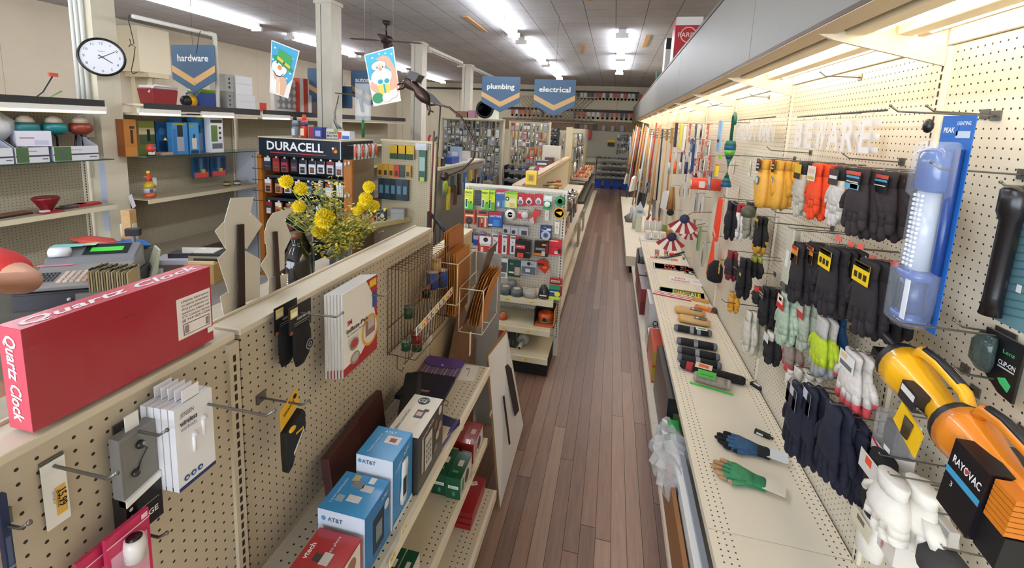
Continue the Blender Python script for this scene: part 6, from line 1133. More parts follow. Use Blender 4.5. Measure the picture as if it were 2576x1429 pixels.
def gv(col, cuff=None, tips=None, tag=None, txt=None, ex=(), mitt=False, pair=True, t=.02, cf=.22, v=.18):
    def f(m, h, w):
        if pair: glove(m, h*.98, w, t, fab(col, v), fab(cuff, v) if cuff else None, cf, fab(tips) if tips else None, x=.012, y=t*1.3, mir=-1, mitt=mitt)
        glove(m, h, w, t, fab(col, v), fab(cuff, v) if cuff else None, cf, fab(tips) if tips else None, y=0, mitt=mitt)
        if tag: tagc(m, w, .01, h*.3, tag, y=-t*.95, txt=txt, extra=ex)
    return f
# top row: mittens, orange, striped, brown jersey
for i, (tp_, bt, off, lab) in enumerate((((1925,402), (1908,522), .22, 'nearest the aisle, with a blue seal'), ((1962,404), (1948,528), .17, 'second along the hook'), ((1992,408), (1975,522), .12, 'last one before the grey gloves'))):
    def mk(m, h, w, i=i):
        glove(m, h*.98, w, .03, fab('#c9902c', .1), fab('#c08a2c', .1), .2, x=.01, y=.03, mir=-1, mitt=True); glove(m, h, w, .032, fab('#d49c3a', .1, 40, .6), fab('#cc9434', .1), .2, mitt=True)
        tagc(m, w, -.005, h*.24, '#2a1c1a', y=-.03, k=.2, extra=((.1, .9, .75, .95, '#a8342c'), (.1, .9, .5, .6, '#d8d4cc'), (.1, .9, .25, .35, '#d8d4cc')))
        m.disc(w*.1, -h*.42, w*.17, M('#4a78b0'), y=-.031).disc(w*.1, -h*.42, w*.11, M('#c9d4e0'), y=-.0315)
        for a, b in ((-.25, -.45), (-.18, -.48), (-.22, -.51), (-.12, -.46), (-.3, -.5)): m.disc(w*a, h*b, .003, M('#6a4a1c'), y=-.0312)
    hang('leather_mitten', 'tan yellow leather mitten pair in the top row, ' + lab, 'mittens', tp_, bt, off, mk, 'leather mittens in the top glove row', w=.135)
hang('work_glove', 'grey and tan leather glove pair between mittens and orange gloves', 'gloves', (2022,408), (2000,545), .16, gv('#b9b0a0', '#2c2a30', tag='#d8b02c', ex=((0, 1, 0, .4, '#1c1a1a'),)), w=.11)
for i, (a, b, off) in enumerate((((2058,412), (2032,552), .17), ((2085,415), (2062,556), .12))):
    hang('work_glove', 'bright orange knit glove pair, ' + ('front one with a white tag' if i == 0 else 'rear one beside the striped pair'), 'gloves', a, b, off, gv('#e0481a', tag='#e2d8c4' if i == 0 else None, ex=((.1, .9, .1, .3, '#c9a84a'), (.1, .9, .5, .8, '#d8b8a4'))), 'orange knit gloves', w=.115)
hang('work_glove', 'white and black dotted glove pair beside the orange ones', 'gloves', (2115,420), (2086,568), .15, gv('#cfc8c0', '#2a2729', tag='#3a3436', v=.3, ex=((.1, .9, .4, .6, '#e0dcd6'),)), w=.115)
for i, (a, b, off, tg) in enumerate((((2168,424), (2132,592), .20, 1), ((2200,434), (2172,604), .14, 0), ((2236,432), (2205,606), .16, 1), ((2275,440), (2248,608), .12, 1))):
    hang('jersey_glove', 'dark brown jersey glove pair in the top row, ' + ('leftmost, with a light blue tag', 'second, folded behind the first', 'third from the left', 'rightmost, beside the work light')[i], 'gloves', a, b, off,
        gv('#2f2526', tag='#1c1a1c' if tg else None, ex=((0, 1, .8, 1, '#c9503c'), (.05, .95, .62, .74, '#4a9ac0'), (.1, .9, .38, .44, '#d8d4cc')) + (((.0, 1, 0, .3, '#58a8c8'), (.4, .9, .05, .35, '#d8d8cc')) if i == 0 else ()), t=.021), 'brown jersey gloves in the top row', w=.14)
# second row: black gloves with yellow tags
R2 = [((2012,612), (1990,762), .20, 'o'), ((2050,612), (2032,774), .16, 'o'), ((2095,622), (2070,798), .20, 'y'), ((2140,628), (2108,802), .15, 'y'), ((2190,655), (2152,842), .19, 'y'), ((2222,662), (2192,856), .14, 'y'), ((2250,668), (2232,862), .11, None)]
for i, (a, b, off, tg) in enumerate(R2):
    ex = ((.0, 1, .72, 1, '#1a1618'), (.1, .9, .84, .94, '#e0b818'), (.15, .8, .74, .80, '#d8d6d2'), (.12, .32, .2, .5, '#2a2412'), (.4, .6, .2, .5, '#2a2412'), (.68, .88, .2, .5, '#2a2412')) if tg == 'y' else ((0, 1, 0, .5, '#1c1614'), (.1, .6, .05, .16, '#d8892c'), (.2, .7, .22, .45, '#c9c4bc'), (.1, .9, .78, 1, '#a8281c'))
    hang('jersey_glove', 'black jersey glove pair, second row, %s, %s' % (ORD[i] + ' from left', {'o': 'orange and black tag', 'y': 'with a yellow tag', None: 'without a visible tag'}[tg]), 'gloves', a, b, off, gv('#251f22', tag={'o': '#d8892c', 'y': '#e8c218', None: None}[tg], ex=ex, t=.021), 'black jersey gloves in the second row', w=.145)
for i, (u, v) in enumerate(((2110, 600), (2140, 614), (2165, 620), (2195, 650), (2225, 660), (2250, 664))):
    p = at(u, v, 0, XR-.13); one('price_sticker', MB().box(-.012, .012, -.001, .001, -.01, .01, M('#e06a58', .5)), 'salmon price sticker above the black gloves, %s from the left' % ORD[i], 'sticker', p, RR+.4)
# pale grey knife gloves at the left of row two
for i, (a, b, off, c, lab) in enumerate((((1992,576), (1962,700), .22, '#b8b4a0', 'pale green long tag glove at the far left of the second row'), ((2010,582), (1985,640), .18, '#c9c4b0', 'pale card behind the long tag glove'), ((1985,690), (1965,745), .18, '#5c5650', 'dark grey cut glove below the long pale tag'))):
    if i < 2: hang('glove_card', lab, 'gloves', a, b, off, lambda m, h, w, c=c: m.box(-w*.3, w*.3, -.003, .003, -h, 0, M(c, .5)).rect(-w*.15, w*.15, -h*.7, -h*.4, M('#dfdccf'), y=-.0035), w=.10, tilt=0)
    else: hang('work_glove', lab, 'gloves', a, b, off, gv(c, '#d8d0bc'), w=.10)
# middle-left cluster
hang('safety_vest', 'fluorescent orange folded vest with a pale stripe', 'vest', (1812,498), (1800,606), .10, lambda m, h, w: m.prism([(-w*.1, 0), (w*.3, -.01), (w*.35, -h*.5), (w*.2, -h), (-w*.5, -h*.9), (-w*.3, -h*.4)], -.012, .012, M('#e8421c', .6)).add([(-w*.46, -.0125, -h*.80), (w*.24, -.0125, -h*.92), (w*.24, -.0125, -h*.84), (-w*.43, -.0125, -h*.72)], [(0,1,2,3)], M('#e8b8a0')), w=.16)
hang('traffic_flag', 'fluorescent orange pointed safety flag hanging lower left of the gloves', 'flag', (1796,595), (1785,700), .08, lambda m, h, w: m.prism([(0, 0), (w*.35, -h*.5), (w*.5, -h), (-w*.6, -h), (-w*.3, -h*.5)], -.006, .006, M('#f04818', .6)), w=.2)
for a, b, off, bd_, w, nm, lab, ct in (
    ((1838,506), (1822,600), .20, gv('#17151a'), .12, 'work_glove', 'black glove pair beside the orange vest', 'gloves'), ((1858,512), (1852,612), .16, gv('#dcd6d0', '#b02830', pair=True), .11, 'work_glove', 'white glove pair with red cuffs and patches', 'gloves'),
    ((1885,510), (1872,600), .14, gv('#8d8674', '#2c2b26'), .11, 'work_glove', 'olive grey glove pair behind the red cuffed pair', 'gloves'), ((1912,545), (1896,640), .10, gv('#1d1a1c', '#1a1718', tips='#b98a2c', tag='#c9a01c', ex=((0, 1, 0, .7, '#1d1a1c'),)), .12, 'work_glove', 'black glove pair with a yellow band and strap', 'gloves'),
    ((1838,632), (1830,706), .22, gv('#2a2226', '#7c2028', tips='#6a1c24'), .13, 'work_glove', 'black and dark red mechanic glove pair', 'gloves'), ((1870,650), (1858,752), .20, gv('#141214'), .13, 'work_glove', 'black glove pair with a small yellow logo', 'gloves'),
    ((1842,735), (1836,786), .20, gv('#d0952c', t=.02), .07, 'leather_glove', 'yellow leather glove fingers hanging below the black pair', 'gloves'), ((1898,645), (1900,708), .14, gv('#1f1e1a', '#8a8c2c'), .11, 'work_glove', 'black and lime glove pair behind the logo pair', 'gloves'),
    ((1905,722), (1902,768), .20, gv('#1c1618', '#b8302c'), .08, 'work_glove', 'small black glove with a red card', 'gloves'), ((1928,722), (1915,820), .18, gv('#1a181a', tag='#2a2829', ex=((.1, .9, .5, .6, '#d0ccc8'), (.1, .9, .2, .3, '#b8b4b0'))), .115, 'work_glove', 'black glove pair with a grey printed tag, third row left', 'gloves'),
    ((1952,728), (1938,842), .14, gv('#1b191b'), .115, 'work_glove', 'plain black glove pair behind the printed tag, third row', 'gloves'), ((1978,738), (1955,862), .20, gv('#a8b8a0', tag='#c8302c', v=.3, ex=((.1, .9, .4, 1, '#e4dcd0'), (.3, .7, .6, .8, '#3a6a3c'))), .115, 'work_glove', 'pale green patterned glove pair with a red and white card', 'gloves'),
    ((2028,762), (2000,872), .15, gv('#a9b09c', tag='#b8302c', v=.3, ex=((.1, .9, .5, 1, '#d8d0c4'),)), .115, 'work_glove', 'second pale patterned glove pair half behind the black gloves', 'gloves'),
    ((1885,782), (1858,868), .20, gv('#c9c2b0', pair=True), .10, 'cotton_glove', 'off-white cotton glove pair hanging low on the left', 'gloves'), ((1905,792), (1882,880), .15, gv('#bdb6a4'), .10, 'cotton_glove', 'grey white cotton glove pair, second on the low hook', 'gloves'), ((1922,800), (1902,885), .11, gv('#b5ae9c'), .10, 'cotton_glove', 'grey white cotton glove pair, third on the low hook', 'gloves'),
    ((1940,835), (1922,905), .16, gv('#1f1d1e', '#d6d0c4', tag='#dcdad2'), .10, 'work_glove', 'black glove pair with white cuffs and card, low row', 'gloves'), ((1992,845), (1972,925), .12, gv('#9c8a80', '#3a2a2c', tips='#b8424c'), .10, 'work_glove', 'grey glove pair with red palms, low row', 'gloves'),
    ((2072,800), (2030,925), .16, gv('#b4c82c', '#b8b4ac', tips='#8f8f8c', cf=.3), .125, 'work_glove', 'lime green and grey winter glove pair', 'gloves'), ((2098,780), (2078,928), .08, gv('#1f4a78'), .10, 'work_glove', 'dark blue coated glove pair behind the lime pair', 'gloves'),
    ((2150,885), (2130,1040), .14, gv('#d8d0c8', tips='#c8484c', tag='#e8e6e0', pair=True, ex=((.1, .5, .6, .9, '#e0c090'), (.1, .9, .1, .4, '#6a6c70'))), .15, 'work_glove', 'large white and red coated glove pair beside the lantern', 'gloves'),
    ((2010,925), (1972,1000), .14, gv('#a09488', '#e0d8cc'), .10, 'work_glove', 'pinkish grey glove with a white cuff, low on the wall', 'gloves')):
    hang(nm, lab, ct, a, b, off, bd_, w=w)
p = at(1862, 690, 0, XR-.235); one('logo_patch', MB().box(-.012, .012, -.001, 0, -.008, .008, M('#d8b01c')), 'small yellow logo patch on the black glove pair', 'patch', p, RR)
hang('yellow_dangle_tag', 'yellow tag with three black squares over the black cap', 'tag', (1812,654), (1805,684), .20, lambda m, h, w: m.box(-w*.2, w*.2, -.002, 0, -h, 0, M('#dcb81c')).rect(-w*.1, w*.1, -h*.25, -h*.1, M('#221c12'), y=-.0025).rect(-w*.1, w*.1, -h*.55, -h*.4, M('#221c12'), y=-.0025).rect(-w*.1, w*.1, -h*.88, -h*.72, M('#221c12'), y=-.0025), w=.07)
hang('beanie', 'black knit cap hanging beside the mechanic gloves', 'cap', (1802,656), (1795,702), .16, lambda m, h, w: m.ell([(0, 0, 0, w*.1, .02), (0, 0, -h*.3, w*.5, .05), (0, 0, -h*.8, w*.55, .055), (0, 0, -h, w*.5, .05)], fab('#120f12'), 14), w=.15)
hang('ear_muff', 'olive green ear warmer on a card above the grey gloves', 'ear warmer', (1884,520), (1882,548), .22, lambda m, h, w: m.ell([(0, 0, 0, w*.2, .02), (0, 0, -h*.3, w*.45, .04), (0, 0, -h*.9, w*.4, .035), (0, 0, -h, w*.2, .02)], M('#4a4a3a', .5), 12), w=.09)
# navy stretch gloves
for i, (a, b, off) in enumerate((((2010,968), (1975,1130), .22), ((2045,975), (2008,1160), .20), ((2062,1010), (2045,1180), .15), ((2100,1020), (2080,1225), .20), ((2135,1050), (2110,1250), .16), ((2165,1085), (2140,1272), .14))):
    hang('stretch_glove', 'navy blue stretch glove pair, %s' % ('front left with a white label', 'second with a white label', 'third from the left', 'fourth from the left', 'fifth from the left', 'rightmost of the navy ones')[i], 'gloves', a, b, off, gv('#15172a', '#1d2032', tag='#c9cad0' if i < 2 else None, ex=((0, .3, 0, 1, '#15172a'), (.7, 1, 0, 1, '#15172a'), (0, 1, 0, .6, '#15172a')), t=.022), 'navy stretch gloves at the bottom', w=.14)
for i in range(4):
    a = [(1990, 930), (2010, 935), (2026, 940), (2040, 945)][i]; hang('white_tipped_glove', 'white tipped glove above the navy gloves, %s from the left' % ORD[i], 'gloves', a, (a[0]-8, a[1]+42), .12, gv('#e2dcd0', t=.02), 'white tipped gloves', w=.06)
hang('crew_sock', 'black sock pair on a white card with an orange price dot', 'socks', (2225,1150), (2188,1285), .15, lambda m, h, w: (m.ell([(0, 0, 0, w*.4, .025), (0, 0, -h*.3, w*.5, .03), (0, 0, -h*.85, w*.45, .03), (0, 0, -h, w*.3, .02)], fab('#141214'), 14), tagc(m, w, h*.05, h*.35, '#d8d2ca', y=-.033, k=.42, extra=((.3, .6, .5, .9, '#e8502c'),))), w=.12)
hang('cotton_glove', 'thick stack of white cotton glove pairs near the bottom right', 'gloves', (2250,1200), (2218,1345), .17, gv('#e6e0d4', t=.045, v=.06), w=.15)
hang('cotton_glove', 'second stack of white cotton gloves behind the front one', 'gloves', (2285,1212), (2262,1340), .12, gv('#dfd8ca', t=.04, v=.06), w=.14)
hang('white_sock', 'white sock pack hanging under the cotton gloves', 'socks', (2200,1300), (2185,1400), .14, lambda m, h, w: (m.ell([(0, 0, 0, w*.4, .02), (0, 0, -h*.5, w*.48, .03), (0, 0, -h*.9, w*.42, .03), (0, 0, -h, w*.25, .015)], fab('#e4dfd4', .05), 14), tagc(m, w, h*.02, h*.42, '#d9cfb4', y=-.032, k=.45, extra=((.3, .7, .5, .8, '#6a6450'),))), w=.11)
def ogpack(m, h, w): pack(w, h, .02, '#23242c', [(0, .9, .6, 1, '#2a6a8c'), (.0, .12, .1, .75, '#d8d8dc'), (.2, .9, .1, .4, '#1a1b22')], [], org='t', mb=m); m.text('INSULATED', -w*.42, -h*.55, w*.1, M('#e6e6ea'), y=-.0125, w=h*.6, rot=HP, bold=True)
hang('thermal_pack', 'blue and black card of insulated liners', 'packaged clothing', (2305,1225), (2282,1330), .11, ogpack, w=.10)
hang('grey_card_pack', 'grey card pack with an orange price dot near the bottom edge', 'packaged clothing', (2365,1295), (2335,1400), .09, lambda m, h, w: (pack(w, h, .02, '#b9b2a8', [(.05, .95, .82, .95, '#8a8c88'), ('o', .5, .5, .14, '#f0502c'), (.1, .6, .3, .36, '#9aa4a0')], [], org='t', mb=m)), w=.11)
hang('knit_hat', 'dark grey knit hat at the bottom edge under the grey card', 'hat', (2385,1385), (2370,1440), .1, lambda m, h, w: m.ell([(0, 0, 0, w*.3, .02), (0, 0, -h*.5, w*.5, .05), (0, 0, -h, w*.5, .05)], fab('#3a3836'), 14), w=.12)
def heat(m, h, w):
    m.box(-w/2, w/2, -.03, .03, -h, -h*.12, M('#dcd4cc', .4)).hexa([(-w/2, -.03, -h*.12), (w/2, -.03, -h*.12), (w/2, .03, -h*.12), (-w/2, .03, -h*.12)], [(-w/2, -.002, 0), (w/2, -.002, 0), (w/2, .002, 0), (-w/2, .002, 0)], M('#d2cac0', .4))
    m.text('Heat Holders', 0, -h*.55, .016, M('#a8404c'), y=-.0312, w=h*.75, rot=-HP, shear=.3)
    m.T = Matrix.Translation((-w/2-.0006, 0, 0)) @ Matrix.Rotation(-HP, 4, 'Z'); m.text('Heat Holders', 0, -h*.55, .016, M('#a8404c'), y=0, w=h*.75, rot=-HP, shear=.3); m.T = None
hang('sock_box', 'white sock box with red script lettering at the bottom edge', 'box', (2262,1322), (2300,1470), .12, heat, w=.10)
def phmount(m, h, w):
    m.box(-w/2, w/2, -.03, .03, -h, -h*.75, M('#e4e2de', .3)).box(-w/2, w/2, -.03, .03, -h*.75, -.01, M('#b8b6b4', .1, alpha=.35)).box(-w/2, w/2, .026, .03, -h*.75, 0, M('#c9c6c2', .4)).box(-w*.3, w*.35, -.012, .02, -h*.7, -h*.2, M('#2c2c30', .4)).box(-w*.2, w*.3, -.02, -.012, -h*.6, -h*.3, M('#3c3c42', .3))
    m.add([(-w/2, -.0305, -h*.78), (w*.1, -.0305, -h*.9), (w*.1, -.0305, -h*.84), (-w/2, -.0305, -h*.72)], [(0,1,2,3)], M('#c02c34'))
    for k in range(4): m.rect(-w*.3+k*w*.2, -w*.18+k*w*.2, -h*.96, -h*.88, M('#3a3a3e'), y=-.031)
    m.rect(w*.1, w*.4, -h*.72, -h*.62, M('#eceae6'), y=-.0305)
hang('phone_holder_box', 'white box with a clear window holding a black phone holder', 'packaged gadget', (2262,1045), (2240,1155), .10, phmount, w=.10)
# ---------------- work light, flashlight, goggles
def worklight(t, h, w):
    bl = M('#1f4f9c', .2, coat=.5); b2 = M('#163a7c', .3)
    MB().box(-w/2, w/2, .012, .014, -h, 0, M('#2a66b4', .3)).rect(-w*.42, w*.05, -h*.09, -h*.045, M('#2a66b4'), y=.0112).text('PEAK', -w*.22, -h*.065, .013, M('#dfe8f4'), y=.0108, w=w*.34, bold=True).text('LIGHTING', w*.2, -h*.035, .009, M('#dfe8f4'), y=.0108, w=w*.4, bold=True).rect(-w*.0, w*.42, -h*.1, -h*.07, M('#b8c4d4'), y=.0112).obj('backing_card', t)
    m = MB().ell([(0, -.018, -h*.15, w*.30, .025), (0, -.02, -h*.17, w*.36, .03), (0, -.02, -h*.335, w*.36, .032), (0, -.02, -h*.35, w*.32, .025)], bl, 16, .7)
    m.ell([(0, -.018, -h*.72, w*.3, .028), (0, -.02, -h*.735, w*.42, .036), (0, -.02, -h*.76, w*.4, .034), (0, -.02, -h*.775, w*.3, .026)], bl, 16, .7)
    m.ell([(0, -.02, -h*.77, w*.28, .026), (0, -.02, -h*.93, w*.27, .026)], b2, 16, .8).ell([(0, -.02, -h*.93, w*.36, .034), (0, -.02, -h*.965, w*.38, .036), (0, -.02, -h*.985, w*.3, .028)], bl, 16, .7)
    for x in (-.22, -.08, .08): m.box(w*x, w*(x+.06), -.05, -.04, -h*.92, -h*.79, M('#15181f', .5))
    m.ell([(w*.33, .0, -h*.15, w*.1, .012), (w*.33, 0, -h*.95, w*.1, .012)], b2, 10).ell([(-w*.4, -.01, -h*.17, w*.07, .02), (-w*.4, -.01, -h*.3, w*.07, .02)], bl, 8); m.obj('housing', t)
    m = MB().ell([(0, -.02, -h*.35, w*.24, .024), (0, -.02, -h*.735, w*.24, .024)], M('#b8c0d0', .15), 14, .8)
    for i in range(16):
        for j in range(3): m.ball((w*(-.13+.13*j), -.044, -h*(.37+i*.022)), .005, M('#e8ecf4', .1), 6)
    m.obj('led_window', t)
    m = MB().ell([(0, -.02, -h*.12, w*.4, .03), (0, -.022, -h*.15, w*.45, .042), (0, -.022, -h*.36, w*.44, .042), (0, -.02, -h*.38, w*.34, .034), (0, -.02, -h*.71, w*.34, .034), (0, -.022, -h*.73, w*.5, .044), (0, -.022, -h*.97, w*.46, .044), (0, -.02, -h*1.0, w*.3, .03)], M('#dfe8f4', .06, alpha=.16), 18, .7); m.obj('clear_blister', t)
    MB().box(w*.22, w*.38, -.055, -.053, -h*.95, -h*.76, M('#dfe2e6', .4)).obj('paper_strip', t)
A = at(2400, 290, 0, XR-.14); B = at(2330, 838, 0, XR-.14); h = A.z - B.z
t = thing('work_light_pack', 'large blue handheld work light in a clear blister pack', 'work light', A, RR); worklight(t, h, .115)
hookpx('R', (2508,292), (2240,268), 'long steel hook through the top of the blue work light pack'); hookpx('R', (2480,288), (2330,272), 'second steel hook behind the blue work light pack')
hookpx('R', (2576,440), (2345,398), 'steel hook crossing in front of the blue work light'); hookpx('R', (2545,850), (2250,797), 'long steel hook below the blue work light'); hookpx('R', (2520,838), (2400,805), 'shorter steel hook below the blue work light')
A = at(2338, 300, 0, XR-.06); one('black_clip', MB().ball((0, 0, -.02), .022, M('#17161a', .3), 10, (.8, .6, 1)), 'black rounded clip behind the blue work light pack', 'clip', A, RR)
A = at(2595, 470, 0, XR-.09); B = at(2520, 800, 0, XR-.09); h = A.z-B.z
t = thing('flashlight_pack', 'black flashlight on a teal striped card at the right edge', 'flashlight', A + Vector((0, -.01, 0)), (0, -.0, RR)); w = .13
m = MB().box(-w*.35, w*.75, .01, .012, -h*1.05, -h*.1, M('#5c8088', .4))
for i in range(14): m.add([(-w*.3, .0094, -h*(.2+i*.06)), (w*.6, .0094, -h*(.12+i*.06)), (w*.6, .0094, -h*(.135+i*.06)), (-w*.3, .0094, -h*(.215+i*.06))], [(0,1,2,3)], M('#3f6670'))
m.rect(w*.3, w*.36, -h*1.03, -h*.15, M('#b8343c'), y=.009).text('LED', w*.15, -h*.45, .02, M('#d8c83c'), y=.0088, bold=True).rect(-w*.05, w*.05, -h*.78, -h*.72, M('#dcdcd8'), y=.009); m.obj('card', t)
MB().tube([(-.02, -.015, 0), (-.02, -.015, -.012), (-.02, -.015, -h*.2), (-.022, -.015, -h*.27), (-.025, -.015, -h*.85), (-.025, -.015, -h)], [.02, .028, .028, .019, .018, .02], M('#151417', .25), 16).obj('flashlight', t)
hookpx('R', (2590,482), (2535,457), 'short steel hook above the black flashlight')
A = at(2530, 845, 0, XR-.03); w, h = .13, .115
t = thing('safety_glasses_pack', 'black card with clip-on safety lenses reading CLIP-ON', 'safety glasses', A + Vector((0, .0, .0)), RR)
m = MB().prism([(-w*.4, 0), (w*.45, 0), (w*.42, -h*1.25), (w*.1, -h*1.2), (-w*.42, -h*.85)], -.003, .003, M('#16181a', .35)); m.text('CLIP-ON', w*.18, -h*.55, .011, M('#d8dcdc'), y=-.004, w=w*.36, bold=True).text('Lenz', w*.18, -h*.3, .010, M('#3fc070'), y=-.004, w=w*.25).rect(w*.0, w*.36, -h*.66, -h*.63, M('#b8bcbc'), y=-.004).prism([(w*.06, -h*.9), (w*.2, -h*.82), (w*.34, -h*.92), (w*.3, -h*1.08), (w*.12, -h*.98)], -.005, -.0035, M('#3fb870')); m.obj('card', t)
MB().ell([(-w*.18, -.016, -h*.1, w*.18, .012), (-w*.2, -.02, -h*.3, w*.24, .018), (-w*.2, -.02, -h*.7, w*.24, .018), (-w*.18, -.016, -h*.88, w*.14, .01)], M('#3a4a48', .08, alpha=.75), 16).obj('lens', t)
for i, (b, tip, l) in enumerate((((2540,960), (2400,905), 'upper steel hook'), ((2455,985), (2425,950), 'small empty steel hook'))): hookpx('R', b, tip, l + ' near the safety glasses and the yellow lantern')
# yellow stick
m = MB(); a, b = at(2275, 780, 0, XR-.05), at(2230, 950, 0, XR-.05); m.tube([a, b], .014, M('#e8b81c', .35), 12); m.box(XR-.05, XR-.001, a.y-.003, a.y+.003, a.z-.03, a.z-.025, M('#888')); tag(m.obj('marking_stick'), 'yellow round marking stick hanging below the blue work light', 'stick')
# lanterns: both lie along the wall on hooks, lens to the left
def lantern(t, L, bodyc, dark, hbar=True):
    y_ = M(bodyc, .35, coat=.3); bk = M('#17161a', .45)
    m = MB(); X = lambda f: -L/2 + f*L
    prof = [(0, .045), (.02, .062), (.10, .066), (.22, .064), (.40, .050), (.62, .040), (.80, .042), (.97, .044), (1, .036)]
    rings = [[(X(f), r*.88*math.cos(2*math.pi*j/20), r*math.sin(2*math.pi*j/20)) for j in range(20)] for f, r in prof]
    MB().loft(rings[2:], y_).obj('body', t); MB().loft(rings[:3], bk).obj('lens_rim', t)
    m = MB(); m.tube([(X(.18), 0, .055), (X(.25), 0, .085), (X(.45), 0, .092), (X(.75), 0, .085), (X(.9), 0, .045)], [.013, .014, .014, .014, .012], y_, 10).tube([(X(.28), 0, .094), (X(.45), 0, .101), (X(.7), 0, .095)], .010, bk, 8); m.obj('handle', t)
    return X
A = at(2345, 1005, 0, XR-.16); t = thing('yellow_lantern', 'yellow and black spotlight lantern hanging on its side', 'lantern', A, (0, .17, RR+.02)); X = lantern(t, .30, '#eaae12', 0)
MB().box(X(.42), X(.62), -.058, -.03, -.02, .03, M('#2c2a2e', .3)).rect(X(.43), X(.6), .005, .022, M('#d8d6d0'), y=-.0585).obj('printed_label', t)
MB().prism([(X(.45), -.03), (X(.75), -.05), (X(.74), -.12), (X(.42), -.095)], -.05, -.046, M('#e8b81c', .3)).ell([(X(.59), -.052, -.05, .018, .003), (X(.59), -.052, -.10, .014, .003)], M('#3a2c14'), 12).obj('price_board', t)
MB().tube([(X(.0), 0, .03), (X(-.18), -.01, .045)], .012, bk_ if False else M('#17161a', .4), 10).box(X(-.25), X(.02), -.02, .02, -.04, -.01, M('#1b1a1e', .3)).obj('swing_stand', t)
A = at(2505, 1175, 0, XR-.17); t = thing('orange_lantern', 'orange lantern with a black RAYOVAC sleeve at the right edge', 'lantern', A, (0, .12, RR)); X = lantern(t, .24, '#d8801c', 0)
MB().box(X(.40), X(.78), -.062, .04, -.125, .035, M('#151318', .3)).rect(X(.40), X(.78), -.045, -.03, M('#3a90b8'), y=-.0625).text('RAYOVAC', X(.6), -.005, .017, M('#e8e4e4'), y=-.063, w=.075, bold=True).disc(X(.6), -.004, .005, M('#b8302c'), y=-.0635).text('3', X(.5), -.06, .012, M('#e0e0e0'), y=-.063).obj('sleeve', t)
m = MB()
for i in range(7): m.box(X(.80), X(1.0), -.055, .03, -.05+i*.012, -.04+i*.012, M('#c9741c', .4))
m.obj('ribbed_base', t); MB().box(X(.78), X(1.0), -.05, .03, -.13, -.055, M('#131215', .5)).obj('battery_case', t)
one('lantern_tag', MB().box(-.02, .02, -.002, .002, -.08, 0, M('#e6e6ea', .4)), 'white rounded tag beside the orange lantern', 'tag', at(2425, 1165, 0, XR-.13), RR)
hookpx('R', (2430,930), (2160,905), 'long steel hook under the yellow lantern handle'); hookpx('R', (2440,985), (2200,950), 'lower steel hook crossing the yellow lantern'); hookpx('R', (2576,1090), (2310,1020), 'steel hook crossing both lanterns')
# white plastic sign words hanging from hooks
def word(txt, u0, v0, u1, v1, off, lab, skip=None):
    A, B = at(u0, v0, 0, XR-off), at(u1, v1, 0, XR-off); L = abs(A.y-B.y); hh = A.z-B.z; m = MB(); n = len(txt); wm = M('#e8e4e0', .4)
    for i, ch in enumerate(txt):
        x = -L/2 + L*(i+.5)/n; sz = hh*.86
        vs, fs = text_geo(ch, True); xs = [a for a, b in vs]; cx = (min(xs)+max(xs))/2; k = sz/.7; kx = min(k, L/n*.86/max(.01, max(xs)-min(xs))); o = len(m.v)
        for yy in (-.014, .014): m.add([((a-cx)*kx + x, yy, b*k - hh) for a, b in vs], [f if yy < 0 else tuple(reversed(f)) for f in fs], wm)
        m.tube([(x, 0, -hh*.05), (x + .004, 0, .01)], .0022, M('#c9c4bc', .4), 5)
    m.tube([(-L/2-.02, 0, .012), (L/2+.02, 0, .012)], .004, M('#4a4744', .4), 6).tube([(0, 0, .012), (0, off, .02)], .003, M('#888', .3), 5)
    one('letter_garland', m, lab, 'garland', (A.x, (A.y+B.y)/2, A.z), RR)
word('BEWARE', 2010, 300, 2205, 385, .10, 'white plastic letters reading BEWARE on a hook')
word('CAUTION', 1858, 306, 1940, 356, .08, 'white plastic letters reading CAUTION, farther along the wall')
for i, (b, tp_, l) in enumerate((((2165,195), (2060,208), 'empty hook pair high under the canopy, nearer one'), ((1935,245), (1885,252), 'empty hook high under the canopy, second one'), ((1850,268), (1785,270), 'empty hook high on the wall by the umbrella'), ((2040,385), (1930,372), 'long bare hook between the letters and the mittens'), ((2000,400), (1840,380), 'long bare hook above the mittens'),
    ((2180,1005), (2030,995), 'bare hook end beside the white tipped gloves'), ((2145,830), (2060,818), 'bare hook behind the lime gloves'), ((2095,575), (1935,560), 'bare hook under the orange gloves'), ((1935,775), (1815,762), 'thin bare hook across the yellow leather glove'), ((2060,545), (1940,535), 'bare hook below the mittens'), ((2270,408), (2120,398), 'hook end holding the brown jersey gloves'), ((2230,700), (2090,640), 'hook holding the black jersey gloves'), ((2180,650), (2035,600), 'hook holding the first black jersey gloves'), ((1960,510), (1820,496), 'hook over the black and red gloves'), ((1965,525), (1840,512), 'second hook over the black and red gloves'), ((1950,690), (1850,640), 'hook over the mechanic gloves'))):
    hookpx('R', b, tp_, l)
for i, (u, v) in enumerate(((1847, 402), (1888, 405), (1858, 472), (1945, 590))):
    one('price_card', MB().box(-.022, .022, -.001, .001, -.11, 0, M('#eae4d6', .4)).rect(-.01, .012, -.08, -.03, M('#d8c45a'), y=-.0016), 'white price card alone on the pegboard, ' + ('left of the mittens, upper', 'just left of the mittens', 'below the green umbrella tip', 'between the third row gloves')[i], 'price tag', at(u, v, 0, XR-.006), RR)
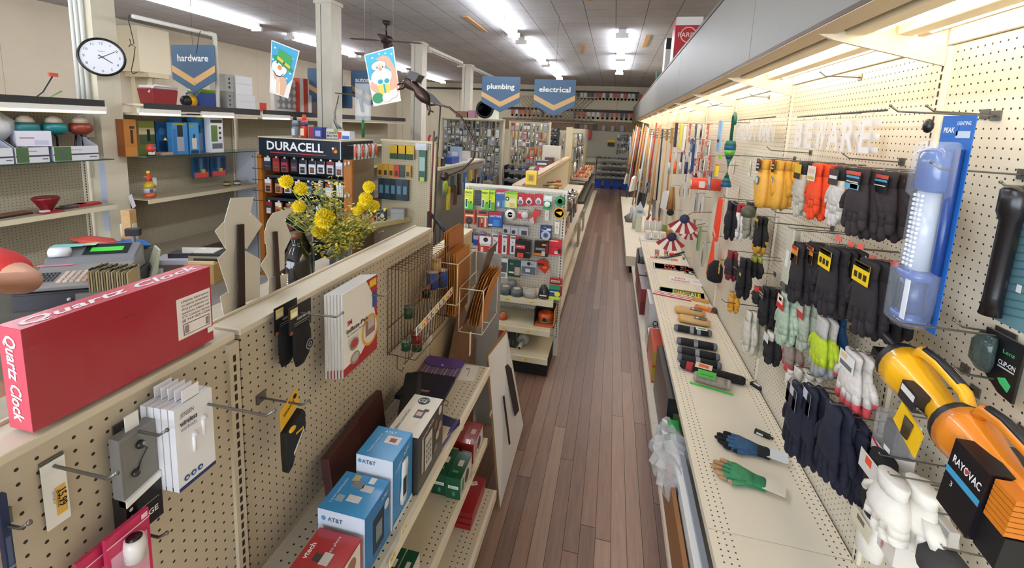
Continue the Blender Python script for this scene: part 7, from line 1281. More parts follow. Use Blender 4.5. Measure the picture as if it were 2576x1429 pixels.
# ------------------------------------------------------------------ things lying on the right shelf
SZ = .5408
def lay(name, lab, cat, c, rot, build, z=SZ, grp=None):
    p = at(*c, 2, z); m = MB(); build(m); return one(name, m, lab, cat, (p.x, p.y, z + .0006), rot, grp)
def flatglove(m, L, col, cuff, tips, crd):
    g = MB(); glove(g, L, .12, .02, fab(col), fab(cuff), .22, fab(tips)); n = len(m.v)
    m.T = Matrix.Translation((L*.0, 0, .018)) @ Matrix.Rotation(HP, 4, 'Z') @ Matrix.Rotation(HP, 4, 'X')
    glove(m, L, .12, .016, fab(col), fab(cuff), .22, fab(tips)); m.T = Matrix.Translation((0, .0, .012)) @ Matrix.Rotation(HP+.08, 4, 'Z') @ Matrix.Rotation(HP, 4, 'X'); glove(m, L*.97, .12, .010, fab(col), fab(cuff), .22, fab(tips), mir=-1); m.T = None
    m.box(-.012, .075, -.04, .04, .022, .0235, M(crd, .4))
lay('winter_glove', 'blue and black winter glove pair lying on the long shelf', 'gloves', (1935, 1150), -.30, lambda m: flatglove(m, -.0+.24, '#2f5478', '#17181c', '#101114', '#d8dde2'))
lay('garden_glove', 'green patterned garden glove pair with a card, lying on the shelf', 'gloves', (1925, 1228), -.34, lambda m: flatglove(m, .22, '#3f8a5e', '#2f7a50', '#b08a64', '#e4dcc8'))
lay('garage_remote', 'small black clip gadget lying next to the blue glove', 'gadget', (1920, 1097), -.5, lambda m: m.box(-.04, .03, -.012, .012, 0, .018, M('#151517', .35)).box(-.03, .0, -.013, -.0125, .004, .014, M('#c9c9cc')).box(.03, .045, -.006, .006, .004, .012, M('#2a2a2c')))
lay('strap_clip', 'black strap end with a white label and thin cord by the wall', 'strap', (1902, 975), -1.0, lambda m: m.box(-.035, .035, -.012, .012, 0, .02, M('#17171a', .5)).box(-.02, .02, -.008, .008, .02, .021, M('#d8d8da')).tube([(-.035, 0, .01), (-.09, .02, .004), (-.14, .0, .004)], .002, M('#e4e0d8')))
def sock(m, L, col, tip, w=.085, t=.022, band=None):
    def s(f, k, kk=1): return [(f*L, w/2*k*math.cos(a), t + t*kk*math.sin(a)) for a in [2*math.pi*j/12 for j in range(12)]]
    m.loft([s(-.5, .6, .7), s(-.46, .9), s(-.40, .95)], fab(tip), caps=True).loft([s(-.40, .96), s(-.1, 1), s(.2, 1), s(.40, .95)], fab(col)).loft([s(.40, .94), s(.47, .8), s(.5, .5, .6)], fab(tip))
    if band:
        for x, b in band: m.loft([s(x, 1.02, 1.03), s(x+.10, 1.02, 1.03)], fab(b), caps=False)
for i, (c, a, lab) in enumerate((((1742, 838), -.12, 'back one, with a green and white label'), ((1752, 872), -.10, 'second from the back, letters on its band'), ((1756, 897), -.14, 'third from the back'), ((1758, 918), -.18, 'nearest one of the black and grey pile'))):
    def bs(m, i=i):
        sock(m, .27, '#15161a', '#6a6d74', band=((-.08, '#8f9196'), (.06, '#15161a') if i else (.1, '#8f9196')))
        if i == 1: m.text('DRIVERS', -.01, 0, .018, M('#15161a'), y=.046, top=True, w=.06, rot=HP)
        if i == 0: m.box(.02, .1, -.025, .03, .045, .047, M('#e2e4dc')).box(.03, .09, -.01, .01, .047, .048, M('#4a9a3a'))
    lay('work_sock', 'black sock pair with grey toes, ' + lab, 'socks', c, a, bs, grp='black socks with grey toes')
lay('work_sock', 'long black sock pair with red stripes and an orange card', 'socks', (1790, 945), -.28, lambda m: (sock(m, .38, '#121114', '#121114', w=.09, band=((-.40, '#a82c30'),)), m.box(-.10, .0, -.035, .035, .046, .048, M('#d8c8b4')).box(-.08, -.02, -.02, .02, .048, .049, M('#d8643a'))))
lay('wool_sock', 'grey wool sock pair with a bright green band', 'socks', (1790, 968), -.26, lambda m: (sock(m, .21, '#8f8378', '#a0958a', w=.08, t=.028), m.box(-.085, .02, -.045, .045, .055, .058, M('#3fae3c')).box(-.12, .12, -.06, -.04, .0, .002, M('#4fc04a')).text('MERINO', -.03, -.015, .012, M('#1a3a1c'), y=.0595, top=True, w=.07)))
for i, c in enumerate(((1735, 792), (1745, 815))):
    lay('glove_bundle', 'plastic wrapped bundle of tan gloves, ' + ('rear' if i == 0 else 'front') + ' one', 'gloves', c, -.22, lambda m: (m.loft([[(f*.24, .045*k*(1+.1*math.sin(a*3+f*9))*math.cos(a), .03+.028*k*math.sin(a)) for a in [2*math.pi*j/14 for j in range(14)]] for f, k in ((-.5, .6), (-.42, 1.1), (-.2, 1), (.1, 1), (.4, .95), (.5, .6))], M('#d29c3c', .35, var=.15, vs=25)), m.box(.0, .09, -.03, .03, .056, .0585, M('#3a2c22')).box(.01, .03, -.015, .015, .0585, .0592, M('#e2dccb')), m.loft([[(f*.25, .048*k*math.cos(a), .031+.030*k*math.sin(a)) for a in [2*math.pi*j/14 for j in range(14)]] for f, k in ((-.5, .7), (-.3, 1.05), (.3, 1.05), (.52, .6))], M('#f4e8d0', .08, alpha=.22))), grp='bundles of tan gloves in plastic')
lay('hand_warmer_pack', 'orange and yellow crumpled pack next to the wall, behind the tan bundles', 'packaged goods', (1772, 778), -.35, lambda m: m.box(-.08, .08, -.045, .045, 0, .012, M('#d86a2c', .3)).box(-.05, .03, -.03, .02, .012, .018, M('#e0962c', .3)).box(.06, .1, -.045, .045, .0, .02, M('#2c241f')))
lay('hand_warmer_pack', 'small tan pack behind the orange crumpled pack', 'packaged goods', (1762, 757), -.3, lambda m: m.box(-.07, .07, -.035, .035, 0, .012, M('#c98a34', .3)))
def signf(L, Wd, base, parts, txt):
    def f(m):
        m.box(-L/2, L/2, -Wd/2, Wd/2, 0, .0015, M(base, .35))
        for a, b, c_, d, e in parts: m.box(-L/2+a*L, -L/2+b*L, -Wd/2+c_*Wd, -Wd/2+d*Wd, .0016, .0019, M(e, .4))
        for t_, x, y, h, c_, w, r in txt: m.text(t_, (x-.5)*L, (y-.5)*Wd, h, M(c_), y=.0023, top=True, w=w, rot=r, bold=True)
    return f
lay('printed_sign', 'black, white and orange sale sign lying flat, larger one', 'sign', (1690, 673), -.06, signf(.40, .24, '#17171a', [(.02, .98, .04, .96, '#e6e4e0'), (.04, .96, .08, .92, '#17171a'), (.06, .26, .12, .88, '#d2dade'), (.66, .7, .05, .95, '#e6e4e0')], [('FOR', .45, .72, .06, '#f0582a', .12, 0), ('SALE', .45, .3, .06, '#f0582a', .13, 0), ('BY', .83, .65, .05, '#e0402a', .07, 0), ('OWNER', .83, .3, .04, '#e0402a', .1, 0)]))
lay('printed_sign', 'narrow white sign with orange blocks and black letters', 'sign', (1668, 651), -.08, signf(.38, .13, '#e2e0dc', [(.1, .3, .2, .8, '#e05a30'), (.8, .95, .2, .8, '#e05a30')], [('NOTICE', .55, .5, .07, '#1a1a1c', .2, 0)]))
lay('printed_sign', 'dark framed sign with an oval against the wall', 'sign', (1745, 683), -.1, signf(.2, .26, '#1c1c20', [(.05, .95, .05, .95, '#dcdad6'), (.09, .91, .08, .92, '#222126'), (.2, .8, .55, .8, '#c8452c')], [('O', .5, .25, .08, '#d8d6d2', .12, 0)]))
lay('printed_sign', 'white sign with faded red letters and a small red word', 'sign', (1728, 707), -.12, signf(.36, .22, '#e8e4de', [(.56, .57, .0, 1, '#cfcac2')], [('NO', .32, .72, .055, '#c05a5c', .10, -.1), ('PARKING', .32, .32, .055, '#c05a5c', .17, -.1), ('TOW AWAY', .8, .5, .02, '#b8504e', .1, -.1)]))
lay('printed_sign', 'rainbow edged sign with yellow and black letters', 'sign', (1715, 738), -.14, signf(.42, .20, '#d8c82c', [(.0, .32, .0, 1, '#4fae3c'), (.03, .30, .08, .92, '#e0a080'), (.33, .97, .05, .95, '#2b2820'), (.9, .98, .1, .9, '#3a5ab8')], [('GARAGE', .5, .5, .11, '#e8dc2a', .13, 0), ('SALE', .76, .5, .11, '#e8dc2a', .12, 0)]))
lay('small_flag', 'red and white striped flag rolled flat on the shelf', 'flag', (1692, 743), -.25, lambda m: [m.box(-.17, .17, -.07+.02*k, -.05+.02*k, 0, .004+.001*(k % 2), M(['#b0262c', '#ece6e0'][k % 2], .7)) for k in range(6)])
for i, (u, v) in enumerate(((1652, 643), (1675, 643))):
    p = at(u, v, 2, SZ); one('dust_brush', MB().tube([(.0, -.09, .012), (0, .02, .02)], .010, M('#d8b48c', .5), 8).tube([(-.01, -.09, .01), (-.012, .02, .02)], .008, M('#c9a078', .5), 8).lathe([(.022, 0), (.028, .06), (.024, .07)], M('#c08a90', .5), c=(0, .02, .0), n=14), 'pink headed wooden spindle standing on the shelf, ' + ('left' if i == 0 else 'right'), 'brush', (p.x, p.y, SZ+.0006), -.1, 'pink headed spindles')
lay('letter_stake', 'black and red plunger-like tool lying against the wall', 'tool', (1712, 640), .9, lambda m: m.tube([(-.2, 0, .015), (.1, 0, .02)], .012, M('#3a3c3a', .5)).ball((-.2, 0, .03), .035, M('#b8202c', .4), 10, (1, 1, .6)))
lay('letter_stake', 'dark flat metal strips lying beside the plunger', 'tool', (1690, 645), .8, lambda m: m.box(-.2, .15, -.03, .03, 0, .01, M('#4a4c48', .5)).box(-.18, .1, -.01, .01, .01, .014, M('#8f8f88')))
lay('catalogue', 'blue and white brochure at the far end of the shelf', 'brochure', (1640, 603), 0, lambda m: m.box(-.16, .16, -.12, .12, 0, .01, M('#e4e2de', .4)).box(-.08, .1, -.05, .05, .01, .011, M('#2c3f8c')))
# white bottles, cups and small goods beyond
for i in range(3):
    x = .58 + i*.085; one('white_bottle', MB().box(-.034, .034, -.03, .03, 0, .19, M('#eceae4', .35)).lathe([(.016, .19), (.016, .23), (.001, .235)], M('#cf3a28', .35), n=10), 'white bottle with an orange red cap, %s of three' % ('left', 'middle', 'right')[i], 'bottle', (x, 7.0, SZ+.0005), 0, 'white bottles on the right shelf')
for i in range(3): one('white_carton', MB().box(-.04, .04, -.04, .04, 0, .12, M('#e6e0d4', .4)).box(-.02, .02, -.041, -.04, .03, .09, M('#cfc8ba')), 'small white carton in front of the bottles, %s' % ('left', 'middle', 'right')[i], 'carton', (.57+i*.10, 6.55, SZ+.0005), 0, 'white cartons on the right shelf')
for i, (c_, lab) in enumerate((('#8a9a4c', 'green and white box right of the bottles'), ('#c9762c', 'orange box between bottles and flags'), ('#1c1a1c', 'small black box with a white heart near the flags'))):
    one('supply_box', MB().box(-.035, .035, -.035, .035, 0, .16-.03*i, M(c_, .4)), lab, 'box', (.83+i*.05-.03*(i == 2), 6.9-.2*i, SZ+.0005), 0)
for k, (u, v, r) in enumerate(((1722, 545, .17), (1690, 590, .17), (1735, 575, .12))):
    p = at(u, v, 1, 4.55 + .12*k); m = MB()
    for j in range(7):
        a0, a1 = -2.6 + j*.28, -2.6 + (j+1)*.28; P_ = lambda a, q: (q*math.cos(a), -.02*(j % 2)-.01*math.sin(a*9), q*math.sin(a))
        for q in range(3): m.quad([P_(a0, r*(.2+.27*q)), P_(a1, r*(.2+.27*q)), P_(a1, r*(.2+.27*(q+1))), P_(a0, r*(.2+.27*(q+1)))], M(['#a8343c', '#e8dcd4'][(j+q*0) % 2], .7))
    m.ball((0, -.02, -.02), r*.28, M('#2a2c4a', .7), 8, (1, .5, 1)); m.tube([(0, 0, 0), (.08, .04, .04), (.97-p.x-.001, .03, .06)], .004, M('#8a6a44')); one('flag_fan', m, 'striped patriotic fabric fan on the wall, ' + ('upper', 'lower left', 'lower right')[k], 'flag', p, 0, 'striped fabric fans')
# ---------------- lower deck
DZ = .1288
def low(name, lab, cat, x0, x1, y0, y1, h, col, side=None, topc=None, deco=None, grp=None, bev=0, z=DZ):
    m = MB(); a, b = (x1-x0)/2, (y1-y0)/2; m.box(-a, a, -b, b, 0, h, M(col, .4))
    if side: m.add([(-a-.0006, -b, 0), (-a-.0006, b, 0), (-a-.0006, b, h), (-a-.0006, -b, h)], [(3,2,1,0)], M(side, .35))
    if topc: m.box(-a, a, -b, b, h, h+.0006, M(topc, .4))
    if deco: deco(m, a, b, h)
    return one(name, m, lab, cat, ((x0+x1)/2, (y0+y1)/2, z), 0, grp, bevel=bev)
def lt(m, a): m.T = Matrix.Translation((-a-.0015, 0, 0)) @ Matrix.Rotation(-HP, 4, 'Z')
def d1(m, a, b, h):
    m.rect(-a*.9, a*.9, h*.1, h*.9, M('#17181c'), y=-b-.0006).rect(-a*.8, a*.1, h*.3, h*.75, M('#6a7a4c'), y=-b-.001).rect(-a*.9, a*.9, h*.08, h*.3, M('#8c9096'), y=-b-.0012)
    m.rect(-a*.4, a*.2, h*.02, h*.08, M('#c8d8b0'), y=-b-.001); m.text('FIREPLACE', -a*.2, b*.6, .035, M('#d8d8dc'), y=h+.0012, top=True, w=.12, rot=-.0).rect(0, 0.001, 0, .001, M('#222')); m.box(-a*.5, -a*.1, -b*.85, -b*.6, h+.0006, h+.0012, M('#d8d6d4')).box(-a*.35, -a*.3, -b*.2, b*.3, h+.0006, h+.0012, M('#9a9a9c'))
low('heater_box', 'large dark maroon and black appliance box on the lower deck', 'box', .43, .80, 2.63, 3.32, .36, '#141317', '#3a2026', '#1b1b20', d1)
def d2(t_):
    def f(m, a, b, h): m.rect(-a*.8, a*.9, h*.2, h*.75, M('#8f8420'), y=-b*1.0-.003).text(t_, 0, h*.55, h*.25, M('#ece8d0'), y=-b-.006, w=a*1.2, bold=True).rect(-a, a, h*.0, h*.12, M('#b8341c'), y=-b-.002)
    return f
for k, (z, t_, w) in enumerate(((DZ, 'Solitude', 'lower'), (DZ+.13, 'Critter', 'upper'))):
    low('seed_bag', 'yellow and red seed bag, ' + w + ' one of the two on the lower deck', 'bag', .42, .78, 3.42, 3.85, .125, '#9c8f24', '#b8602a', '#c0401f', d2(t_), 'seed bags', bev=.03, z=z)
def d3(m, a, b, h): m.text('CHIMNEY', -a*.0, h*.45, .05, M('#1c1c20'), y=-b-.001, w=a*1.5, bold=True).text('ROCK', -a*.2, h*.28, .05, M('#1c1c20'), y=-b-.001, w=a, bold=True).box(-a*.3, a*.1, -b*.3, b*.3, h+.0006, h+.002, M('#2a2a2c'))
low('stone_box', 'white box with black lettering on the lower deck', 'box', .44, .76, 4.2, 4.6, .34, '#cfccc8', '#d8d5cf', '#ece9e4', d3)
low('white_sack', 'white rounded sack in front of the white lettered box', 'bag', .42, .6, 3.9, 4.15, .15, '#e0dedc', '#d8c8c4', None, None, bev=.04)
for k in range(4):
    low('snack_bag', 'dark red shiny bag at the far lower deck, ' + ('bottom front', 'bottom rear', 'top front', 'top rear')[k] + ' one', 'bag', .40, .72, 4.75+.5*(k % 2), 5.2+.5*(k % 2), .14, ['#6a1c22', '#7c2a2c', '#8f2226', '#5c4a4c'][k], '#7c2226', '#8c8486', lambda m, a, b, h: m.box(-a*.6, a*.2, -b*.5, b*.3, h*.9, h+.004, M('#b8b2b0', .25)), 'red bags on the lower deck', bev=.035, z=DZ+.142*(k//2))
low('grey_sack', 'grey sack topping the red bags by the shelf end', 'bag', .42, .7, 5.8, 6.3, .36, '#5c5a58', '#4a4846', None, None, bev=.05)
# panels leaning under the shelf
t = thing('shelf_board_pack', 'tall white and grey melamine board pack with a green end label', 'board', (0, 0, 0))
def slab(pts, th, mat, nm):
    n_ = (pts[1]-pts[0]).cross(pts[3]-pts[0]).normalized()*th; m = MB().hexa(pts, [p+n_ for p in pts], mat); return m.obj(nm, t)
bx = lambda u, v, x: at(u, v, 0, x)
MB().box(.425, .60, 1.15, 2.52, DZ+.001, .26, M('#dfe1e0', .4)).obj('white_board', t)
MB().box(.452, .475, 1.15, 2.52, .2605, .42, M('#9b9fa6', .4)).box(.425, .452, 1.16, 2.5, .2605, .40, M('#e6e8e6', .4)).obj('grey_board', t)
MB().box(.424, .4762, 2.42, 2.53, .30, .4215, M('#1f9a4c', .4)).obj('green_label', t)
MB().box(.423, .424, 2.05, 2.2, .33, .36, M('#4a6a94', .4)).obj('blue_print', t)
one('cardboard_sleeve', MB().box(-.02, .0, -.35, .35, 0, .22, M('#8f6238', .7)), 'brown cardboard strip below the white board pack', 'cardboard', (.415, 1.95, .0006+.13-.0), 0)
def bagm(cx, y0, y1, z0, z1, lab, seed):
    R = random.Random(seed); m = MB(); rings = []
    for i in range(13):
        f = i/12; y = y0+(y1-y0)*f; k = .5+.5*math.sin(math.pi*min(1, max(0, f*.9+.05))); rings.append([(cx + .10*k*(1+R.uniform(-.25, .25))*math.cos(a), y+R.uniform(-.015, .015), (z0+z1)/2 + (z1-z0)/2*k*(1+R.uniform(-.12, .12))*math.sin(a)) for a in [2*math.pi*j/18 for j in range(18)]])
    m.loft(rings, M('#e6e8ea', .12, alpha=.42), smooth=False); tag(m.obj('plastic_wrap'), lab, 'plastic wrap')
bagm(.43, 2.1, 2.58, .2, .44, 'crumpled clear plastic wrap spilling over the shelf end of the boards', 4); bagm(.44, 1.05, 1.6, .0+.13, .26, 'crumpled plastic wrap with green print near the bottom edge', 9)
one('green_wrap', MB().box(-.10, .06, -.2, .2, 0, .02, M('#2f8f50', .35)), 'green printed plastic end at the very bottom of the view', 'plastic wrap', (.50, 1.28, .262))
# ---------------- goods hanging farther along the right wall
def far(name, lab, cat, tl, br, off, build, grp=None):
    x = XR-off; A, B = at(*tl, 0, x), at(*br, 0, x); w, h = abs(A.y-B.y), A.z-B.z; m = MB(); build(m, w, h); m.tube([(0, off-.002, -.002), (0, 0, -.002)], .003, M('#8b8883', .3), 5); one(name, m, lab, cat, (x, (A.y+B.y)/2, A.z), RR, grp)
def umb(m, w, h):
    m.tube([(.05, 0, -.02), (.06, 0, .03), (.03, 0, .06), (0, 0, .04), (0, 0, -.14)], .012, M('#1d5c4a', .3), 10)
    for i in range(10): z = -.14 - i*(h-.14)/10; k = .022 + .02*math.sin(i*.7+.5); m.ell([(0, 0, z, k, k), (0, 0, z-(h-.14)/10, .022+.02*math.sin((i+1)*.7+.5), .022+.02*math.sin((i+1)*.7+.5))], M(['#1a6a5c', '#134a78', '#5cae3c', '#0f3a4a'][i % 4], .5), 10)
far('umbrella', 'closed green and blue patterned umbrella hanging by its hook handle', 'umbrella', (1828, 308), (1842, 478), .12, umb)
far('wiper_pack', 'long light blue blister pack beside the umbrella', 'packaged goods', (1800, 305), (1822, 385), .12, lambda m, w, h: pack(.10, h, .015, '#8ab0d0', [(.1, .9, .3, .4, '#3a2c34'), (.2, .8, .5, .95, '#a8c6dc')], org='t', mb=m))
far('tape_dispenser', 'orange and yellow plastic tools below the blue pack', 'tool', (1795, 410), (1815, 448), .15, lambda m, w, h: m.box(-.05, .0, -.01, .01, -h*.9, 0, M('#e0562c')).box(.0, .05, -.02, .0, -h, -.01, M('#e8c81c')))
far('lime_card', 'lime green card above the yellow plastic tool', 'packaged goods', (1806, 388), (1818, 402), .14, lambda m, w, h: m.box(-.04, .04, -.004, .004, -h, 0, M('#7ac82c')))
p = at(1785, 464, 1, 4.4); one('orange_roll', MB().tube([(-.16, 0, 0), (.17, 0, -.0)], .055, M('#e0482c', .45), 18).tube([(-.165, 0, 0), (-.161, 0, 0)], .04, M('#d8c8b4'), 14).box(-.10, -.05, -.056, -.05, -.03, .03, M('#d6cfc6')).tube([(.17, 0, 0), (XR-p.x-.002, 0, 0)], .006, M('#888')), 'bright orange roll of mesh on a peg', 'roll', p)
k = 0
for row, (v0, hgt) in enumerate(((312, .34), (352, .30), (392, .28), (432, .26))):
    for j in range(5):
        u = 1722 + j*15 + row*2; off = .10 + .03*(j % 3); txt = 'TOLMENDIOSRAHCEGPBUWK'[k % 21]; k += 1
        p = at(u, v0, 0, XR-off); c_ = ['#e6e2dc', '#c8402c', '#2f4a78', '#e6e2dc', '#d8684c'][(j+row) % 5]; h_ = hgt*.62; wd = .10
        m = MB().box(-wd/2, wd/2, -.003, .003, -h_, 0, M(c_, .4)); m.rect(-wd*.42, wd*.42, -h_*.94, -h_*.06, M('#2a2626' if c_ == '#e6e2dc' else '#efe8e2', .4), y=-.0035).rect(-wd*.38, wd*.38, -h_*.92, -h_*.08, M(c_, .4), y=-.004).text(txt, 0, -h_*.5, h_*.5, M('#2a2626' if c_ == '#e6e2dc' else '#f0eae4'), y=-.0048, bold=True)
        m.tube([(0, off-.002, .004), (0, -.01, .004)], .0025, M('#8b8883', .3), 5); one('letter_card', m, 'hanging sign card, row %s down, %s from the left of the letter rack' % (ORD[row], ORD[j]), 'sign', p, RR, 'letter and number cards on the wall')
for i, (u, v0, v1, c_, c2, lab) in enumerate(((1700, 310, 372, '#2c2028', '#4a3a44', 'dark purple striped flat pack'), (1712, 315, 375, '#e2d81c', '#ece8e0', 'white pack with a yellow top'), (1720, 318, 380, '#e8e2d6', '#d8d0c4', 'white plastic slatted pack'), (1678, 325, 355, '#8a6c44', '#a8844c', 'tan lumpy leather pack'), (1690, 322, 362, '#9c7a3c', '#b89048', 'second tan lumpy pack'), (1742, 348, 440, '#1f3a6c', '#dfe2ea', 'tall navy poster pack with white letters'), (1752, 395, 450, '#4a1c28', '#e4dcd8', 'dark maroon letter pack'))):
    far('hanging_pack', lab + ' hanging on the wall before the umbrella', 'packaged goods', (u-5, v0), (u+5, v1), .14, lambda m, w, h: pack(.11, h, .03, c_, [(.1, .9, .1, .6, c2), (.3, .7, .7, .85, c2)], org='t', mb=m))
for i in range(5):
    u = 1684 + i*14; far('pole_hook', 'orange and steel hand tool hanging on the wall, %s from the left' % ORD[i], 'tool', (u, 382), (u+2, 440), .14, lambda m, w, h: m.tube([(0, 0, 0), (0, 0, -h*.45)], .012, M(['#e8642c', '#c9c9c6', '#3a3a6c', '#c9c9c6', '#e8642c'][i]), 8).tube([(0, 0, -h*.45), (.01, 0, -h)], .02, M(['#b8b8b4', '#e8642c', '#b8b8b4', '#3a3a6c', '#b8b8b4'][i], .3, metal=.5), 8), 'orange and steel hand tools')
m = MB()
for i in range(16): a = i*.4; m.tube([(.035*math.cos(a)*.6, .02*math.sin(a), 0), (.06*math.cos(a), .05*math.sin(a), -.32)], .009, M(['#a8743c', '#8c5c30', '#b88848'][i % 3], .6), 6)
m.tube([(0, 0, .02), (0, .12, .03)], .004, M('#888')); one('dowel_bundle', m, 'bundle of brown wooden dowels hanging by a strap', 'bundle', at(1692, 470, 0, XR-.14), RR)
far('whisk_brush', 'black round brush below the dowel bundle', 'brush', (1682, 520), (1692, 535), .16, lambda m, w, h: m.ball((0, 0, -.04), .05, M('#17151a', .8), 10))
for i, (u, v0, v1, c_) in enumerate(((1712, 460, 500, '#c9a880'), (1722, 455, 505, '#c8d0dc'), (1735, 455, 500, '#d6c098'), (1752, 480, 540, '#8f9298'), (1765, 490, 545, '#c9c2b8'), (1745, 545, 600, '#8a7450'), (1758, 560, 640, '#7a9a6c'), (1770, 600, 680, '#a8b09c'), (1720, 640, 660, '#6a6a68'))):
    far('slim_hardware_pack', 'slim hanging pack low on the wall near the flags, %s one going right' % ORD[i], 'packaged goods', (u-4, v0), (u+4, v1), .08, lambda m, w, h: pack(.07, h, .02, c_, [(.2, .8, .1, .6, '#5c5a54'), (.2, .8, .75, .9, '#e4e0d8')], org='t', mb=m))
# long-handled tools beyond
HW, BLK, GRY = M('#c9945a', .5, var=.12), M('#1b1a1c', .5), M('#5a5e64', .35, metal=.5)
def tool(i, y, kind, x, ztop, L, tilt):
    m = MB(); hm = [HW, M('#d8b070', .5), BLK, M('#b8342c', .4), M('#d6d6d2', .4)][(i*7) % 5] if kind != 'rake' else HW
    up = kind in ('shovel', 'fork', 'scoop')
    m.tube([(0, 0, 0), (0, 0, -L)], .014, hm, 8)
    if kind == 'shovel': m.loft([[(s_*.5*w_, .01*math.cos(s_*1.4), -L - z_) for s_ in (-1, -.5, 0, .5, 1)] for w_, z_ in ((.08, 0), (.22, .04), (.24, .16), (.16, .26), (.02, .31))], GRY if i % 2 else BLK, closed=False, caps=False)
    elif kind == 'scoop': m.loft([[(s_*.5*w_, -.03*(s_*s_), -L - z_) for s_ in (-1, -.5, 0, .5, 1)] for w_, z_ in ((.2, 0), (.36, .03), (.38, .3), (.36, .42))], M('#8f959c', .35, metal=.3), closed=False, caps=False)
    elif kind == 'fork': [m.tube([(k*.035, 0, -L), (k*.04, -.01, -L-.25)], .006, GRY, 5) for k in (-1.5, -.5, .5, 1.5)]; m.box(-.07, .07, -.008, .008, -L-.01, -L+.01, GRY)
    elif kind == 'rake': m.box(-.2, .2, -.01, .01, -L-.02, -L, BLK); [m.tube([(k*.035, 0, -L-.02), (k*.035, -.02, -L-.1)], .004, BLK, 4) for k in range(-5, 6)]
    elif kind == 'broom': m.loft([[(-w_, -.02, -L-z_), (w_, -.02, -L-z_), (w_, .02, -L-z_), (-w_, .02, -L-z_)] for w_, z_ in ((.03, 0), (.12, .05), (.17, .3))], M(['#e6e6e2', '#17171a', '#2f6a4c', '#c8c0b0'][i % 4], .7), smooth=False)
    elif kind == 'handle': m.ell([(0, 0, -L, .02, .02), (0, 0, -L-.05, .035, .03), (0, 0, -L-.25, .03, .02)], M('#dfe2e4', .35), 10)
    m.tube([(0, .02, -.1), (0, XR-x-.004, -.1)], .006, M('#77746e', .4), 5)
    col = {'shovel': 'long-handled shovel', 'scoop': 'wide grey snow scoop', 'fork': 'steel garden fork', 'rake': 'wooden handled rake', 'broom': 'broom with stiff bristles', 'handle': 'tool with a pale padded head'}[kind]
    one('long_tool', m, '%s hanging on the right wall, %s tool going away' % (col, ORD[i]), kind if kind != 'handle' else 'tool', (x, y, ztop), (tilt, 0, RR + R3.uniform(-.4, .4)), 'long-handled tools along the right wall')
kinds = ['broom', 'rake', 'handle', 'shovel', 'fork', 'handle', 'scoop', 'shovel', 'broom', 'rake', 'shovel', 'fork', 'scoop', 'broom', 'shovel', 'rake', 'handle', 'shovel', 'scoop', 'broom', 'fork', 'rake', 'shovel', 'broom', 'scoop', 'shovel', 'rake', 'broom', 'shovel']
for i, kd in enumerate(kinds): tool(i, 7.25 + i*.25, kd, XR - .12 - .16*(i % 3), 2.22 - .05*(i % 4), 1.05 + .14*((i*3) % 4), -.04*(i % 3))
lt_ = thing('step_ladder', 'grey aluminium ladder leaning at the far end of the right wall', 'ladder', (.56, 13.9, 0), (0, -.05, 0))
for y in (-.2, .2): MB().box(-.02, .02, y-.015, y+.015, .26, 1.9, M('#a8acb2', .3, metal=.5)).obj('rail', lt_)
for k2 in range(6): MB().box(-.018, .018, -.184, .184, .45+k2*.25, .48+k2*.25, M('#b8bcc2', .3, metal=.5)).obj('rung', lt_)
lathe_item('small_bin', 'tall narrow green tinted canister on the far deck by the bottles', 'container', (.52, 8.6, .2508), [(.001, 0), (.07, 0), (.08, .3), (.001, .3)], [(0, '#b9bca0')])
one('warning_cone_sign', MB().prism([(-.12, 0), (.12, 0), (.0, .26)], -.01, .01, M('#dce6ea', .4)).box(-.04, .05, -.012, -.01, .04, .09, M('#7c94a0')), 'white triangular printed sign standing on the far deck', 'sign', (.55, 8.35, .2508+.3), 0)
one('sign_stand', MB().box(-.05, .05, -.05, .05, 0, .299, M('#d6d8c8', .4)), 'pale stand under the triangular sign on the far deck', 'stand', (.55, 8.35, .2508), 0)
one('pick_tool', MB().ell([(0, 0, 0, .10, .06), (0, 0, .1, .14, .08), (.05, 0, .2, .05, .04)], M('#6b6e70', .5), 12), 'grey pick-like tool head resting on the far deck', 'tool', (.44, 9.2, .2508), .4)
# boxes on top of the canopy
for u, v0, v1, w, d, c_, bl, tx, lab in ((1718, 50, 170, .30, .30, '#b8262c', [(0, 1, .88, 1, '#e4e0dc'), ('o', .5, .74, .30, '#e8dcd8'), ('o', .5, .74, .27, '#b8262c'), (.1, .9, .1, .45, '#3a3a6a'), ('o', .45, .42, .2, '#e6e6ea'), (.4, .8, .05, .3, '#5a6a8c')], [('PARINI', .5, .74, .07, '#f0e6e2')], 'tall red appliance box on the canopy with a white oval'), (1664, 100, 175, .26, .26, '#c8c4c0', [(0, 1, .8, 1, '#1c1c22'), (.3, .9, .55, .8, '#b8242c'), (.1, .6, .1, .5, '#5a9a3c'), ('o', .7, .62, .12, '#e8e6e2')], [], 'white, red and green appliance box on the canopy')):
    y = 6.0 if w == .30 else 7.2; zt = at(u, v0, 1, y).z; xx = .80; h = zt - 2.6356
    one('appliance_box', pack(w, h, d, c_, bl, tx, side=c_, top='#e6e2de'), lab, 'box', (xx - .04, y, 2.6356), 0)
